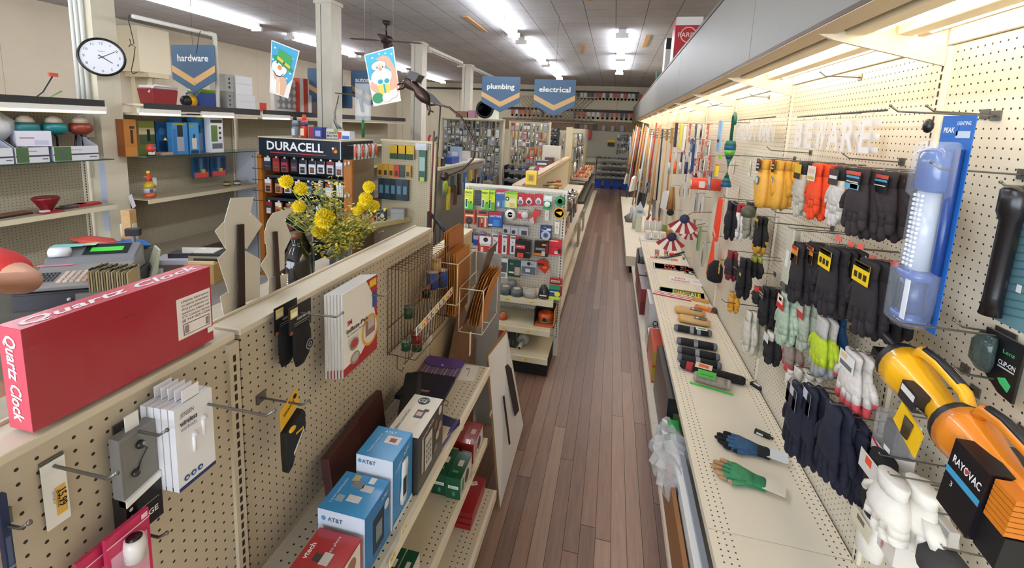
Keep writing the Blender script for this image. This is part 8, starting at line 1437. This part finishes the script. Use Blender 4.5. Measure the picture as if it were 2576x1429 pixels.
one('tomato_cage', MB().tube([(-.1, 0, 0), (-.14, 0, .5)], .006, M('#4a8a78', .4)).tube([(.1, 0, 0), (.14, 0, .5)], .006, M('#4a8a78', .4)).tube([(0, .1, 0), (0, .14, .5)], .006, M('#4a8a78', .4)).tube([(-.12, 0, .25), (0, .12, .25), (.12, 0, .25), (0, -.12, .25), (-.12, 0, .25)], .006, M('#4a8a78', .4)).tube([(-.13, 0, .4), (0, .13, .4), (.13, 0, .4), (0, -.13, .4), (-.13, 0, .4)], .006, M('#4a8a78', .4)), 'green wire plant cage on the far canopy top', 'plant cage', (.78, 8.6, 2.6356))
# ------------------------------------------------------------------ left display units
def U(u0, v0, u1, v1, x): A, B = at(u0, v0, 0, x), at(u1, v1, 0, x); return (A.y+B.y)/2, abs(A.y-B.y), A.z-B.z
GZ = 1.6056
def lbox(name, lab, cat, px, x, d, c_, bl=(), tx=(), z=GZ, side=None, grp=None, hfix=None):
    y, w, h = U(*px, x); h = hfix or max(.03, at(px[0], px[1], 0, x).z - z); one(name, pack(w, h, d, c_, bl, tx, side=side or c_), lab, cat, (x - d/2, y, z), RL, grp)
for i, (px, lab) in enumerate((((-60, 375, 38, 410), 'left'), ((40, 374, 128, 408), 'middle'), ((135, 372, 252, 405), 'right'))):
    y, w, h = U(*px, -4.40); w = abs(w); h = .12
    t = thing('display_tray', 'white cardboard display tray with a green picture on the glass shelf, ' + lab + ' one', 'tray', (-4.54, y, GZ), RL, 'white display trays')
    m = MB().box(-w/2, w/2, -.13, -.125, 0, h, M('#dfdfe4', .4)).prism([(-.125, 0), (.13, 0), (.13, h*2.0), (-.125, h)], -w/2, -w/2+.004, M('#b9bcd0', .4), 'x').prism([(-.125, 0), (.13, 0), (.13, h*2.0), (-.125, h)], w/2-.004, w/2, M('#c6c8d8', .4), 'x').box(-w/2, w/2, -.125, .13, 0, .004, M('#c9c9d0')).rect(-w/2, w/2, h*.38, h*.48, M('#3a3c48'), y=-.1305).rect(-w*.48, -w*.12, h*.02, h*.98, M('#4a6a3c'), y=-.131).disc(-w*.3, h*.5, w*.07, M('#5c5a64'), y=-.1315).rect(w*.28, w*.46, h*.18, h*.26, M('#6a6c78'), y=-.131)
    m.text('Worx Powershare', w*.0, h*.75, h*.09, M('#3a3c44'), y=-.1315, w=w*.25); m.obj('tray', t)
for i in range(6):
    y = 2.05 + i*.19; c_ = ['#e0e0e4', '#e2e4ea', '#d8dadf', '#1f6a70', '#1c7a80', '#8a3a2c'][i]; h = .33
    t = thing('trimmer', ('bagged white' if i < 3 else 'teal' if i < 5 else 'red brown') + ' long-handled gadget standing in a display tray, %s from the left' % ORD[i], 'gadget', (-4.55, y, GZ+.006), RL, 'gadgets standing in the display trays')
    MB().tube([(.02, .02, 0), (.03, .03, h*.55), (-.02, .0, h*.7)], .008, M('#1c1a1c' if i > 2 else '#d8d8da', .4), 6).tube([(-.05, .02, 0), (-.02, .03, h*.6)], .008, M('#1c1a1c' if i > 2 else '#d8d8da', .4), 6).obj('handle', t)
    MB().ell([(0, 0, h*.62, .05, .04), (0, 0, h*.72, .09, .07), (0, 0, h*.85, .09, .07), (0, 0, h*.92, .07, .05)], M(c_, .35), 14).ell([(0, 0, h*.921, .06, .05), (0, 0, h*1.02, .05, .04), (0, 0, h*1.08, .02, .02)], M('#d8c8b8', .5), 12).obj('head', t)
    if i < 3: MB().ell([(0, 0, h*.5, .05, .05), (.0, 0, h*.7, .11, .09), (0, 0, h*.95, .12, .09), (0, 0, h*1.15, .05, .04)], M('#eef2f6', .1, alpha=.4), 12).obj('plastic_bag', t)
one('white_carton', pack(.20, .12, .14, '#d6d4e0', [(.1, .5, .5, .6, '#b88a80'), (.5, .9, .1, .4, '#b9bccf')]), 'plain white carton lying over the middle display tray', 'carton', (-4.50, 2.62, GZ+.125), RL-.3)
one('cable_coil', MB().tube([(0, 0, 0), (.1, 0, .05), (.2, .02, .12), (.28, .05, .16)], .006, M('#7fae6a', .4)).tube([(0, .02, .02), (.12, 0, .14), (.2, 0, .28)], .005, M('#2a2a2c')).box(.17, .23, -.01, .01, .27, .30, M('#c9543c')), 'loose green and black cords hanging at the left canopy end', 'cord', (-4.52, 2.62, 2.02-.0), RL)
ap = (( .001, 0), (.035, 0), (.035, .01), (.045, .03), (.085, .10), (.09, .115), (.075, .125), (.02, .12), (.001, .118))
p = at(124, 520, 0, -4.5); lathe_item('apple_ornament', 'dark red apple shaped dish with a stem on the left shelf', 'ornament', (-4.53, p.y, 1.1857), ap, [(0, '#7c1a20')])
one('red_base_card', MB().box(-.09, .05, -.05, .05, 0, .008, M('#a82a2c')).box(-.07, -.02, .0, .04, .008, .02, M('#dfdfe0')), 'crumpled red and white paper around the apple ornament', 'paper', (-4.46, p.y-.0, 1.1857), RL)
for i, (u, c_, lab, L_) in enumerate(((30, '#1c1a1f', 'black handled tool with a copper end on the left shelf', .25), (190, '#4a3a3c', 'dark flat packets beside the apple ornament', .2), (225, '#a82c30', 'flat red packets at the end of the left shelf', .2))):
    p = at(u, 505, 0, -4.5); one('flat_packet', MB().box(-L_/2, L_/2, -.05, .04, 0, .012, M(c_, .4)).box(-L_*.3, L_*.5, -.04, .05, .012, .022, M(['#7c4a34', '#6a5a5c', '#b8443c'][i], .4)), lab, 'packet', (-4.55, p.y, 1.1857), RL+.1)
# unit two: glass shelf goods
lbox('trimmer_box', 'tall orange brown box with black print at the left of the glass shelf', 'box', (309, 300, 347, 382), -4.50, .09, '#b0702c', [(.45, .85, .75, .82, '#2a1c12'), (.5, .7, .35, .72, '#2c1d14'), (.05, .95, .0, .25, '#c08038')], side='#8a4a1c')
lbox('sprayer_pack', 'green and cream picture pack behind the orange box', 'packaged goods', (347, 304, 392, 378), -4.60, .05, '#c9bf94', [(0, 1, .8, 1, '#8c9a3c'), (0, 1, .3, .6, '#4a5a34'), (.5, .7, .4, .75, '#17151a'), (.0, .6, .0, .3, '#5c7a2c')])
lbox('gadget_pack', 'small blue pack behind the yellow tube', 'packaged goods', (390, 305, 425, 360), -4.62, .03, '#2a5f96', [('o', .5, .7, .28, '#4a8ac0'), (.2, .8, .1, .4, '#1c3c6a')])
p = at(380, 385, 0, -4.46); t = thing('toy_figure', 'small red ball-shaped wind-up figure on black feet', 'toy', (-4.46, p.y, GZ), RL)
MB().ball((0, 0, .075), .045, M('#c8442c', .4), 14).obj('body', t); MB().ball((0, -.03, .085), .022, M('#4a5a7c', .4), 10, (1.3, .6, .8)).obj('face_mark', t); MB().box(-.02, .0, -.02, .01, .01, .04, M('#e6e2dc')).box(.004, .022, -.02, .01, .01, .04, M('#e6e2dc')).ell([(0, 0, 0, .045, .03), (0, 0, .012, .04, .028)], M('#141214'), 14).obj('feet', t)
p = at(407, 383, 0, -4.50); lathe_item('tube_bottle', 'blue and yellow banded tube bottle on the glass shelf', 'bottle', (-4.48, p.y+.03, GZ+.028), [(.001, 0), (.017, 0), (.019, .12), (.001, .15)], [(0, '#e0c430'), (.02, '#2c5fa8'), (.12, '#e8b81c')])
one('bottle_rest', MB().box(-.07, .07, -.04, .04, 0, .026, M('#a88a74', .6)), 'brown slab under the banded tube bottle', 'board', (-4.50, p.y+.03, GZ), RL)
for i, (px, x, lab, bl) in enumerate((((430, 308, 474, 378), -4.46, 'front left blue sprayer box with a grey bottle picture', [(.05, .3, .0, .8, '#2c6ea8'), (.3, .75, .1, .55, '#9a9ca6'), (.35, .7, .55, .95, '#20242c'), (.1, .9, .92, .97, '#8c9a3c')]), ((474, 308, 502, 372), -4.48, 'front middle light blue box with a small white bottle picture', [(.25, .75, .15, .5, '#d0ccc0'), (.4, .6, .5, .62, '#20242c'), (.1, .9, .0, .1, '#1c3a5c'), (.1, .5, .85, .93, '#8c9a3c')]), ((434, 286, 480, 312), -4.62, 'rear left blue box peeking over', [(.5, .9, .1, .9, '#17202c'), (.1, .4, .6, .8, '#8c9a3c')]), ((480, 286, 528, 376), -4.56, 'rear large blue box with a purple bottle picture', [(.2, .6, .05, .5, '#7a7c9c'), (.3, .5, .5, .7, '#20242c'), (.3, .8, .86, .92, '#8c9a3c')]))):
    lbox('sprayer_box', lab, 'box', px, x, .06, ['#3a80b8', '#4492cc', '#2c74b0', '#2f7cbc'][i], bl, grp='blue sprayer boxes on the glass shelf')
lbox('light_box', 'white box with green pictures and three black dots beside the blue ones', 'box', (527, 292, 563, 374), -4.46, .08, '#e2e2e6', [(.05, .55, .3, .75, '#5c7a3c'), (.05, .95, .82, .9, '#2a2c34'), ('o', .75, .68, .09, '#23252c'), ('o', .75, .54, .09, '#23252c'), ('o', .75, .4, .09, '#23252c'), (.1, .9, .1, .25, '#6a6c74')])
for i, (px, lab) in enumerate((((482, 396, 525, 455), 'left'), ((528, 394, 568, 450), 'right'))):
    y, w, h = U(*px, -4.66); h = .24
    m = pack(w, h, .03, '#26527c', [(.05, .95, .0, .25, '#d8504c'), (.1, .3, .3, .9, '#1c3c5c'), (.4, .6, .3, .95, '#5c86ac'), (.7, .9, .3, .9, '#1c3c5c'), (.5, .75, .22, .4, '#c9a84a')], org='t'); m.tube([(0, .09, .004), (0, -.02, .004)], .003, M('#888'), 5)
    one('tool_blister', m, 'blue blister pack with red tips hanging under the glass shelf, ' + lab + ' one', 'packaged tools', (-4.66, y, at(px[0], px[1], 0, -4.66).z), RL, 'blue blister packs under the glass shelf')
p = at(382, 490, 0, -4.5); t = thing('novelty_bottle', 'yellow bottle dressed as a red headed bird with a white tag', 'bottle', (-4.52, p.y, 1.1807), RL)
MB().lathe([(.001, 0), (.045, 0), (.05, .02), (.048, .05), (.001, .051)], M('#c8582c', .3), n=16).obj('base', t)
MB().lathe([(.049, .051), (.05, .09), (.049, .095)], M('#c9c4d0', .4), n=16).box(-.04, -.01, -.052, -.049, .055, .09, M('#4a5a8c')).obj('label_band', t)
MB().lathe([(.05, .095), (.045, .13), (.025, .165), (.001, .166)], M('#c0a82c', .2), n=16).obj('shoulder', t)
MB().ell([(-.005, 0, .166, .022, .022), (-.005, 0, .2, .026, .026), (-.005, 0, .235, .02, .02)], M('#d0442c', .5), 12).tube([(-.02, 0, .215), (-.06, -.01, .21)], [.007, .003], M('#d8c08a'), 6).obj('head', t)
MB().ball((-.005, 0, .255), .018, M('#dcd028', .5), 10).obj('cap', t); MB().box(.012, .05, -.03, -.027, .12, .2, M('#dcdce0', .4)).obj('tag', t)
one('tin_can', MB().lathe([(.001, 0), (.04, 0), (.04, .055), (.001, .056)], M('#4a4438', .35), n=16).lathe([(.0405, .015), (.0405, .04)], M('#b8a85a', .4), n=16), 'small patterned tin at the right end of the second left shelf', 'tin', (-4.55, 4.50, 1.1807)); one('tin_can', MB().lathe([(.001, 0), (.04, 0), (.04, .05), (.001, .051)], M('#6a4a48', .35), n=16).lathe([(.0405, .012), (.0405, .036)], M('#c9c4b8', .4), n=16), 'second patterned tin beside the first, nearer the side panel', 'tin', (-4.53, 4.63, 1.1807))
one('white_flag_card', MB().prism([(-.03, .12), (.0, .14), (.03, .02), (.0, .0)], -.002, .002, M('#e8eaf4', .4)).tube([(0, 0, .02), (-.005, 0, -.10)], .002, M('#a8a090')), 'small white bent card sticking up right of the clock post', 'card', at(334, 525, 0, -4.36), RL)
# on top of the left units
TZ = 2.1105
def cooler(P, c_, lid, lab):
    t = thing('drink_cooler', lab, 'cooler', P, RL); MB().hexa([(-.12, -.09, 0), (.12, -.09, 0), (.12, .09, 0), (-.12, .09, 0)], [(-.14, -.1, .16), (.14, -.1, .16), (.14, .1, .16), (-.14, .1, .16)], M(c_, .35)).obj('body', t, bevel=.01)
    MB().box(-.13, .13, -.09, .09, .16, .19, M(lid, .35)).obj('lid', t, bevel=.01); MB().tube([(-.135, -.05, .12), (-.12, -.11, .19), (.12, -.11, .19), (.135, -.05, .12)], .010, M(lid, .4), 8).obj('handle', t)
y = at(398, 240, 0, -4.6).y; cooler((-4.6, y, TZ), '#8a1c24', '#e4e2de', 'dark red drink cooler with a white handle on the left unit')
y = at(512, 245, 0, -4.6).y; cooler((-4.6, y, TZ), '#1f3f86', '#7fae3c', 'blue cooler with a green lid on the left unit')
one('work_helmet', MB().ball((0, 0, .07), .075, M('#d8a01c', .35), 12, (1.1, .8, .95)).ball((-.07, 0, .06), .07, M('#17161a', .4), 12, (.9, .8, .9)), 'yellow and black rounded hand vacuum beside the blue cooler', 'vacuum', (-4.6, at(483, 250, 0, -4.6).y, TZ+.001), RL)
for i, (dy, z, w, h, c_) in enumerate(((0, 0, .30, .18, '#e6e6e8'), (-.02, .182, .26, .22, '#ececee'), (-.24, 0, .10, .20, '#8f8c88'), (-.24, .201, .12, .2, '#a8a49e'))):
    y = at(600, 250, 0, -4.6).y + dy; one('foam_cooler', pack(w, h, .22, c_, [(.0, 1, .55, .58, '#c9c9cc')] if i < 2 else [('o', .5, .25+.25*k2, .12, '#1c1a1c') for k2 in range(3)]), ('white foam cooler, lower' if i == 0 else 'white foam cooler, upper' if i == 1 else 'grey box with black clips, lower' if i == 2 else 'grey box with black clips, upper') + ' one on the left unit', 'box', (-4.6, y, TZ+z), RL)
y = at(722, 270, 0, -4.6).y; one('furnace_filter', MB().box(-.28, .28, -.03, .03, 0, .46, M('#d6d2cc', .6)).rect(-.24, .24, .04, .42, M('#8a8a90', .8), y=-.031), 'white framed grey furnace filter standing on the far left unit', 'filter', (-4.6, y, TZ), RL)
m = MB()
for k2 in range(5):
    for j in range(4): m.prism([(-.22+.11*k2-.045, .09+j*.1), (-.22+.11*k2, .09+j*.1+.045), (-.22+.11*k2+.045, .09+j*.1), (-.22+.11*k2, .09+j*.1-.045)], -.034, -.033, M('#c9c8c6'))
m.box(-.24, -.235, -.035, -.03, .04, .42, M('#d6d2cc')); one('filter_grid', m, 'diamond wire grid covering the furnace filter face', 'grid', (-4.597, y, TZ), RL)
for i, (u, c_, h, lab) in enumerate(((752, '#b8402c', .5, 'white and red boards right of the furnace filter'), (772, '#4a3428', .5, 'dark brown tall box right of the furnace filter'), (800, '#3a4a6c', .34, 'blue books and packs on the far left unit'), (640, '#c23434', .1, 'red tray with a white rim on the left unit'), (835, '#5a5c60', .3, 'grey packs behind the nearest post'))):
    y = at(u, 280, 0, -4.6).y; one('stored_box', pack(.2, h, .2, c_, [(.0, .4, 0, 1, '#d6d0c8')]), lab, 'box', (-4.6, y, TZ), RL)
t = thing('wall_box', 'large cream sheet-metal box on a wooden bracket on the left wall', 'box', (0, 0, 0)); a_, b_ = at(345, 62, 0, -8.3), at(432, 190, 0, -8.3)
MB().box(XW+.001, -8.3, a_.y, b_.y, b_.z, a_.z, M('#cfc2a4', .5)).obj('box', t, bevel=.01); MB().tube([(-8.4, a_.y+.3, b_.z), (XW+.05, a_.y+.3, b_.z-.7)], .05, M('#d0c3a6'), 6).box(XW+.001, XW+.1, a_.y+.2, a_.y+.4, b_.z-.8, b_.z, M('#cbbd9e')).box(XW+.001, -8.25, a_.y+.1, b_.y-.1, b_.z-.08, b_.z, M('#c4b694')).obj('bracket', t)
# ------------------------------------------------------------------ on top of and beside the battery rack
DT = 1.8126
for i, (u, r, h, c1, c2, cap, lab) in enumerate(((743, .035, .25, '#8f97a4', '#5a6470', '#17171b', 'grey spray bottle with a black cap on the battery rack'), (766, .04, .27, '#d8442c', '#2f3f7c', '#e04a34', 'orange red bottle with a blue label band on the battery rack'))):
    p = at(u, 340, 1, 4.6); t = thing('cleaner_bottle', lab, 'bottle', (p.x, 4.6, DT)); MB().lathe([(.001, 0), (r, 0), (r, h*.68), (r*.8, h*.76), (r*.5, h*.8), (.001, h*.8)], M(c1, .3), n=18).obj('bottle', t)
    MB().lathe([(r*1.01, h*.5), (r*1.01, h*.66)], M(c2, .4), n=18).rect(-r*.6, r*.6, h*.1, h*.4, M('#c9cdd4' if i == 0 else '#e8c8b0'), y=-r-.001).obj('label_band', t); MB().lathe([(r*.6, h*.8), (r*.6, h*.95), (r*.3, h), (.001, h)], M(cap, .4), n=14).obj('cap', t)
for i, (u, w, h, c_, bl, tx, lab) in enumerate(((800, .17, .13, '#2c3a86', [(0, .4, 0, 1, '#8a2a44'), (.5, .9, .2, .7, '#9aa4c8')], [], 'blue and red patterned box on the battery rack'), (843, .16, .12, '#c6c4b8', [(0, 1, 0, .12, '#8f8c84'), (.6, 1, .7, 1, '#8c9a3c')], [('CARBON', .5, .62, .2, '#1f2328', dict(w=.85, bold=True)), ('MELTER', .5, .32, .2, '#3a2024', dict(w=.85, bold=True))], 'grey box reading CARBON MELTER on the battery rack'), (898, .15, .10, '#d6d8e2', [(0, .3, .1, .9, '#b8342c'), (.35, .95, .1, .5, '#3a64a8')], [], 'white, red and blue box at the right of the battery rack'), (778, .05, .15, '#b8ae98', [], [], 'narrow tan box behind the red bottle'))):
    p = at(u, 342, 1, 4.62 + (.12 if i == 3 else 0)); one('product_box', pack(w, h, .1, c_, bl, tx), lab, 'box', (min(p.x, -2.99), 4.62 + (.12 if i == 3 else 0), DT))
P4 = lambda u, v: at(u, v, 1, 4.85)
o = MB().tube([P4(848, 262), P4(842, 285), P4(843, 305), P4(856, 328), P4(876, 345)], [.008, .01, .02, .03, .025], M('#6a6a68', .35, metal=.6), 8).tube([P4(843, 234), P4(900, 240)], .008, M('#5a4a3a'), 6).tube([P4(848, 262), P4(852, 240)], .007, M('#55504a'), 6).obj('metal_sickle'); tag(o, 'curved metal implement standing on the battery rack by the post', 'tool')
t = thing('bagged_saw', 'green handled gadget in a clear bag hanging above the battery rack', 'tool', at(913, 210, 1, 4.8)); zb = at(910, 346, 1, 4.8).z - at(913, 210, 1, 4.8).z
MB().box(-.09, .09, -.02, .02, -.42, 0, M('#e4e8ea', .1, alpha=.3)).obj('clear_bag', t); MB().tube([(.0, 0, zb+.002), (0, 0, -.38)], .018, M('#1f6a3c', .35), 10).tube([(0, 0, -.38), (0, 0, -.33)], .014, M('#d8d8d6'), 8).obj('handle', t); MB().tube([(0, 0, -.33), (-.03, 0, -.2), (.03, 0, -.08)], .02, M('#8f9498', .3, metal=.6), 8).obj('blade', t)
for i in range(7):
    y = 4.5+.075*i; one('marker', MB().tube([(0, 0, 0), (0, 0, -.13)], .013, M(['#d85a34', '#e6e0dc'][i % 2], .4), 8).box(-.02, .02, .008, .01, -.16, .015, M('#e4e0da')).tube([(0, .01, .0), (0, .10, .0)], .003, M('#888')), 'carded orange or white marker beside the battery rack, %s from the viewer' % ORD[i], 'marker', (-2.80, y, 1.76), RL, 'carded markers beside the battery rack')
for i in range(3): one('work_glove', MB().loft([[(x_, y_, z_) for x_, y_ in ((-.06, 0), (.06, 0), (.05, .02), (-.05, .02))] for z_ in (0, -.08, -.17)], M('#dcae1c' if i else '#c8a41c', .6), smooth=False).box(-.05, .05, -.002, 0, -.17, -.1, M('#2a4a2c')).tube([(0, .02, 0), (0, .05, 0)], .003, M('#888')), 'yellow glove card on the panel by the battery rack, %s from the left' % ORD[i], 'gloves', (-2.62+.13*i*.8, 5.05, 1.76), 0, 'yellow glove cards')
for i in range(6): one('hand_tool_card', pack(.07, .15, .02, ['#c9982c', '#c9982c', '#c9982c', '#c0402c', '#3a4a44', '#c9982c'][i], [(.2, .8, .1, .5, '#4a3a24')], org='t').tube([(0, .01, -.01), (0, .05, -.01)], .003, M('#888')), 'small yellow or red tool card in the second row by the rack, %s from left' % ORD[i], 'packaged tools', (-2.80+.075*i, 5.05, 1.52), 0, 'tool cards by the battery rack')
for i in range(5): one('dark_tool_pack', pack(.08, .26, .03, ['#20303c', '#263c4a', '#1c2a34', '#2c4450', '#1f2f3c'][i], [(.2, .8, .3, .7, '#5a8a9c')], org='t').tube([(0, .01, -.01), (0, .05, -.01)], .003, M('#888')), 'dark blue long tool pack in the third row by the rack, %s from left' % ORD[i], 'packaged tools', (-2.78+.08*i, 5.05, 1.34), 0, 'dark tool packs by the battery rack')
one('grass_tool_card', pack(.09, .42, .02, '#1f5c44', [(.1, .9, .3, .7, '#9ab8b0'), (.2, .8, .0, .12, '#c9c43c')], org='t', tab=.0).tube([(0, .01, -.02), (0, .05, -.02)], .003, M('#888')), 'long green tool card hanging by the upright', 'packaged tools', (-2.24, 5.05, 1.76), 0)
one('clear_tray', MB().box(-.07, .07, -.03, .03, -.08, 0, M('#e4e8f0', .2, alpha=.6)).tube([(0, .03, -.04), (0, .05, -.04)], .003, M('#888')), 'white plastic tray clipped above the green tool card', 'tray', (-2.25, 5.05, 1.80), 0)
for n_, lab, x, y, w, d, h, c_ in (('utility_box', 'light grey lidded plastic box on the small shelf', -2.52, 4.98, .16, .12, .13, '#a8aaa8'), ('phone_case_box', 'dark boxed gadget with a white oval on the small shelf', -2.66, 4.84, .10, .09, .12, '#2c2c3c'), ('red_staple_box', 'flat red box on the small shelf', -2.74, 4.70, .12, .10, .06, '#b02c2c')):
    one(n_, pack(w, h, d, c_, [('o', .6, .5, .25, '#c9c9d0')] if 'gadget' in lab else [(.0, 1, .6, .64, '#808280')]), lab, 'box', (x, y, .8605), .3)
for i in range(3): one('glue_stick', MB().tube([(0, 0, 0), (0, 0, .11)], .012, M('#b9a8a4', .4), 8).tube([(0, 0, .11), (0, 0, .14)], .01, M('#c8584c', .4), 8), 'pale tube with a red top on the small shelf, %s' % ('left', 'middle', 'right')[i], 'tube', (-2.80+.035*i, 4.56+.03*i, .8605), 0, 'red topped tubes')
# worktop goods and hung tools beyond
for n_, lab, u, v, w, h, c_ in (('blue_long_box', 'long blue box on the cream worktop', 1190, 405, .42, .09, '#23489c'), ('white_red_box', 'white and red box behind the long blue box', 1209, 398, .12, .14, '#d8d4d4'), ('blue_paper_box', 'pale blue box with papers on the worktop', 1147, 400, .14, .22, '#9ab0d0'), ('black_small_box', 'black small box on the worktop', 1140, 412, .16, .10, '#1a1a20'), ('cream_tub', 'cream and green tub on the worktop', 1118, 412, .13, .12, '#d0c08c'), ('beige_tub', 'beige tub at the left of the worktop', 1103, 412, .11, .12, '#c9b48a'), ('red_tin_box', 'flat red tin at the near end of the worktop', 1098, 425, .12, .06, '#a8242a')):
    p = at(u, v+8, 2, 1.5006); one(n_, pack(w, h, .12, c_, [(.2, .8, .3, .7, '#e0dcd8')] if h > .11 else []), lab, 'box', (min(max(p.x, -2.6), -2.2), min(max(p.y, 5.35), 7.0), 1.5006), RL if w > .3 else 0)
for i, (u, c_, hh, lab) in enumerate(((1155, '#b8202c', .36, 'tall slim red wrench standing on the worktop'), (1149, '#1f6a4c', .34, 'tall slim green tool standing on the worktop'))):
    p = at(u, 420, 2, 1.5006); one('upright_wrench', MB().box(-.03, .03, -.03, .03, 0, .01, M(c_)).tube([(0, 0, 0), (0, 0, hh)], [.02, .014], M(c_, .4), 8).tube([(0, 0, hh), (.02, 0, hh+.03)], .016, M(c_, .4), 8), lab, 'wrench', (-2.35, min(max(p.y, 5.4), 6.8) + .25*i, 1.5006))
for i in range(14):
    y = 5.28 + i*.13; c_ = ['#8f9498', '#d8b81c', '#3a4a44', '#7c4a34', '#2a2a2e', '#8a90a0', '#4a6a8c'][i % 7]; h = R3.uniform(.12, .3)
    m = MB()
    if i == 0: m.lathe([(.05, -.01), (.075, -.01), (.075, .0), (.05, 0)], M('#b9c83a'), c=(0, 0, -.12), axis='y', n=18).box(-.08, .08, 0, .004, -.22, 0, M('#7c9a94'))
    else: pack(.07, h, .03, c_, [(.2, .8, .2, .7, rnd(GR))], org='t', mb=m)
    m.tube([(0, .01, -.01), (0, .058, -.01)], .003, M('#888'), 5); one('hung_tool', m, 'plumbing tool hung on the grey side of the worktop run, %s from the near end' % ORD[i], 'tool', (-2.03, y, 1.38 - .14*(i % 2)), RL, 'plumbing tools on the grey side panel')
for i, (u, w, h, c_, lab) in enumerate(((1232, .3, .16, '#d3d6c4', 'pale plastic tub on the fittings wall top shelf'), (1190, .13, .14, '#9c6a7c', 'pink and white boxes on the fittings wall top shelf'), (1165, .22, .12, '#7a5234', 'brown carton on the fittings wall top shelf'))):
    p = at(u, 290, 1, 8.2); one('stored_tub', pack(w, h, .2, c_), lab, 'box', (p.x, 8.2, 2.1706))
p = at(1222, 268, 1, 8.15); one('wheel', MB().lathe([(.13, -.03), (.17, -.03), (.17, .03), (.13, .03), (.13, -.03)], M('#17161a', .6), axis='y', n=26).lathe([(.001, -.01), (.13, -.01), (.13, .0), (.001, 0)], M('#c9bca0', .5), axis='y', n=26).box(-.008, .008, -.02, .02, -.13, .13, M('#2a2a2c')), 'round black wheel standing on the fittings wall top shelf', 'wheel', (p.x, 8.12, 2.1706+.3406-.17))
# hanging strips of packages near the back wall rails, lattice panel
m = MB(); lm = M('#b9a894', .6)
for k2 in range(15): x = -3.6 + k2*.15; m.tube([(x, 0, 2.3), (x+.9, 0, 3.2)], .012, lm, 4).tube([(x+.9, -.01, 2.3), (x, -.01, 3.2)], .012, lm, 4)
m.box(-3.7, -.5, -.02, .0, 2.27, 2.3, lm).box(-3.7, -.5, -.02, 0, 3.2, 3.24, lm); tag(m.obj('lattice_panel', loc=(-.2, 17.12, 0)), 'wooden lattice panel high on the back wall behind the signs', 'lattice')
k = 0
for row, z, x0, n in ((0, 3.40, -1.55, 6), (1, 3.40, -.75, 14), (2, 2.70, -3.9, 12), (3, 2.70, -1.5, 16)):
    for i in range(n):
        x = x0 + i*(.13 if row in (0, 1) else .17); m = MB().box(-.05, .05, -.01, .0, -.16, 0, M(rnd(['#c8502c', '#d8d4cc', '#c8503c', '#4a4a50', '#d8d4cc']), .5)); m.lathe([(.035, -.006), (.045, -.006), (.045, .0), (.035, 0), (.035, -.006)], M('#4a4640', .5), c=(0, -.004, -.21), axis='y', n=10)
        m.tube([(0, 0, -.16), (0, 0, -.17)], .004, M('#4a4640')); one('belt_pack', m, 'carded belt or hose on the back wall, %s rail group, %s from left' % (ORD[row], ORD[i]), 'packaged belt', (x, 17.14, z), 0, 'carded belts on the back wall rails')
one('red_fuel_can', MB().box(-.15, .15, -.08, .08, 0, .30, M('#b81c1c', .35)).box(-.06, .06, -.03, .03, .30, .35, M('#a01818')).rect(-.1, .02, .08, .2, M('#e0d0cc'), y=-.081), 'red box can hanging on the grey back wall board', 'can', (-1.0, 17.03, 1.72), 0)
one('yellow_tool_set', MB().box(-.14, .14, -.02, .0, -.1, 0, M('#d8b81c')).box(-.12, .12, -.03, .0, -.24, -.1, M('#2a2622')), 'yellow and black tool set on the grey back wall board', 'tool set', (-.10, 17.10, 1.72), 0)
for i in range(6): one('sharpening_bar', MB().box(-.06, .06, -.04, .04, 0, R3.uniform(.1, .25), M(rnd(['#8c9094', '#2a2c30', '#b9b4a8']), .4)), 'dark boxed item on top of the grey back board, %s from left' % ORD[i], 'box', (-1.4+i*.33, 17.13, 2.031), 0, 'boxes on the grey back board')
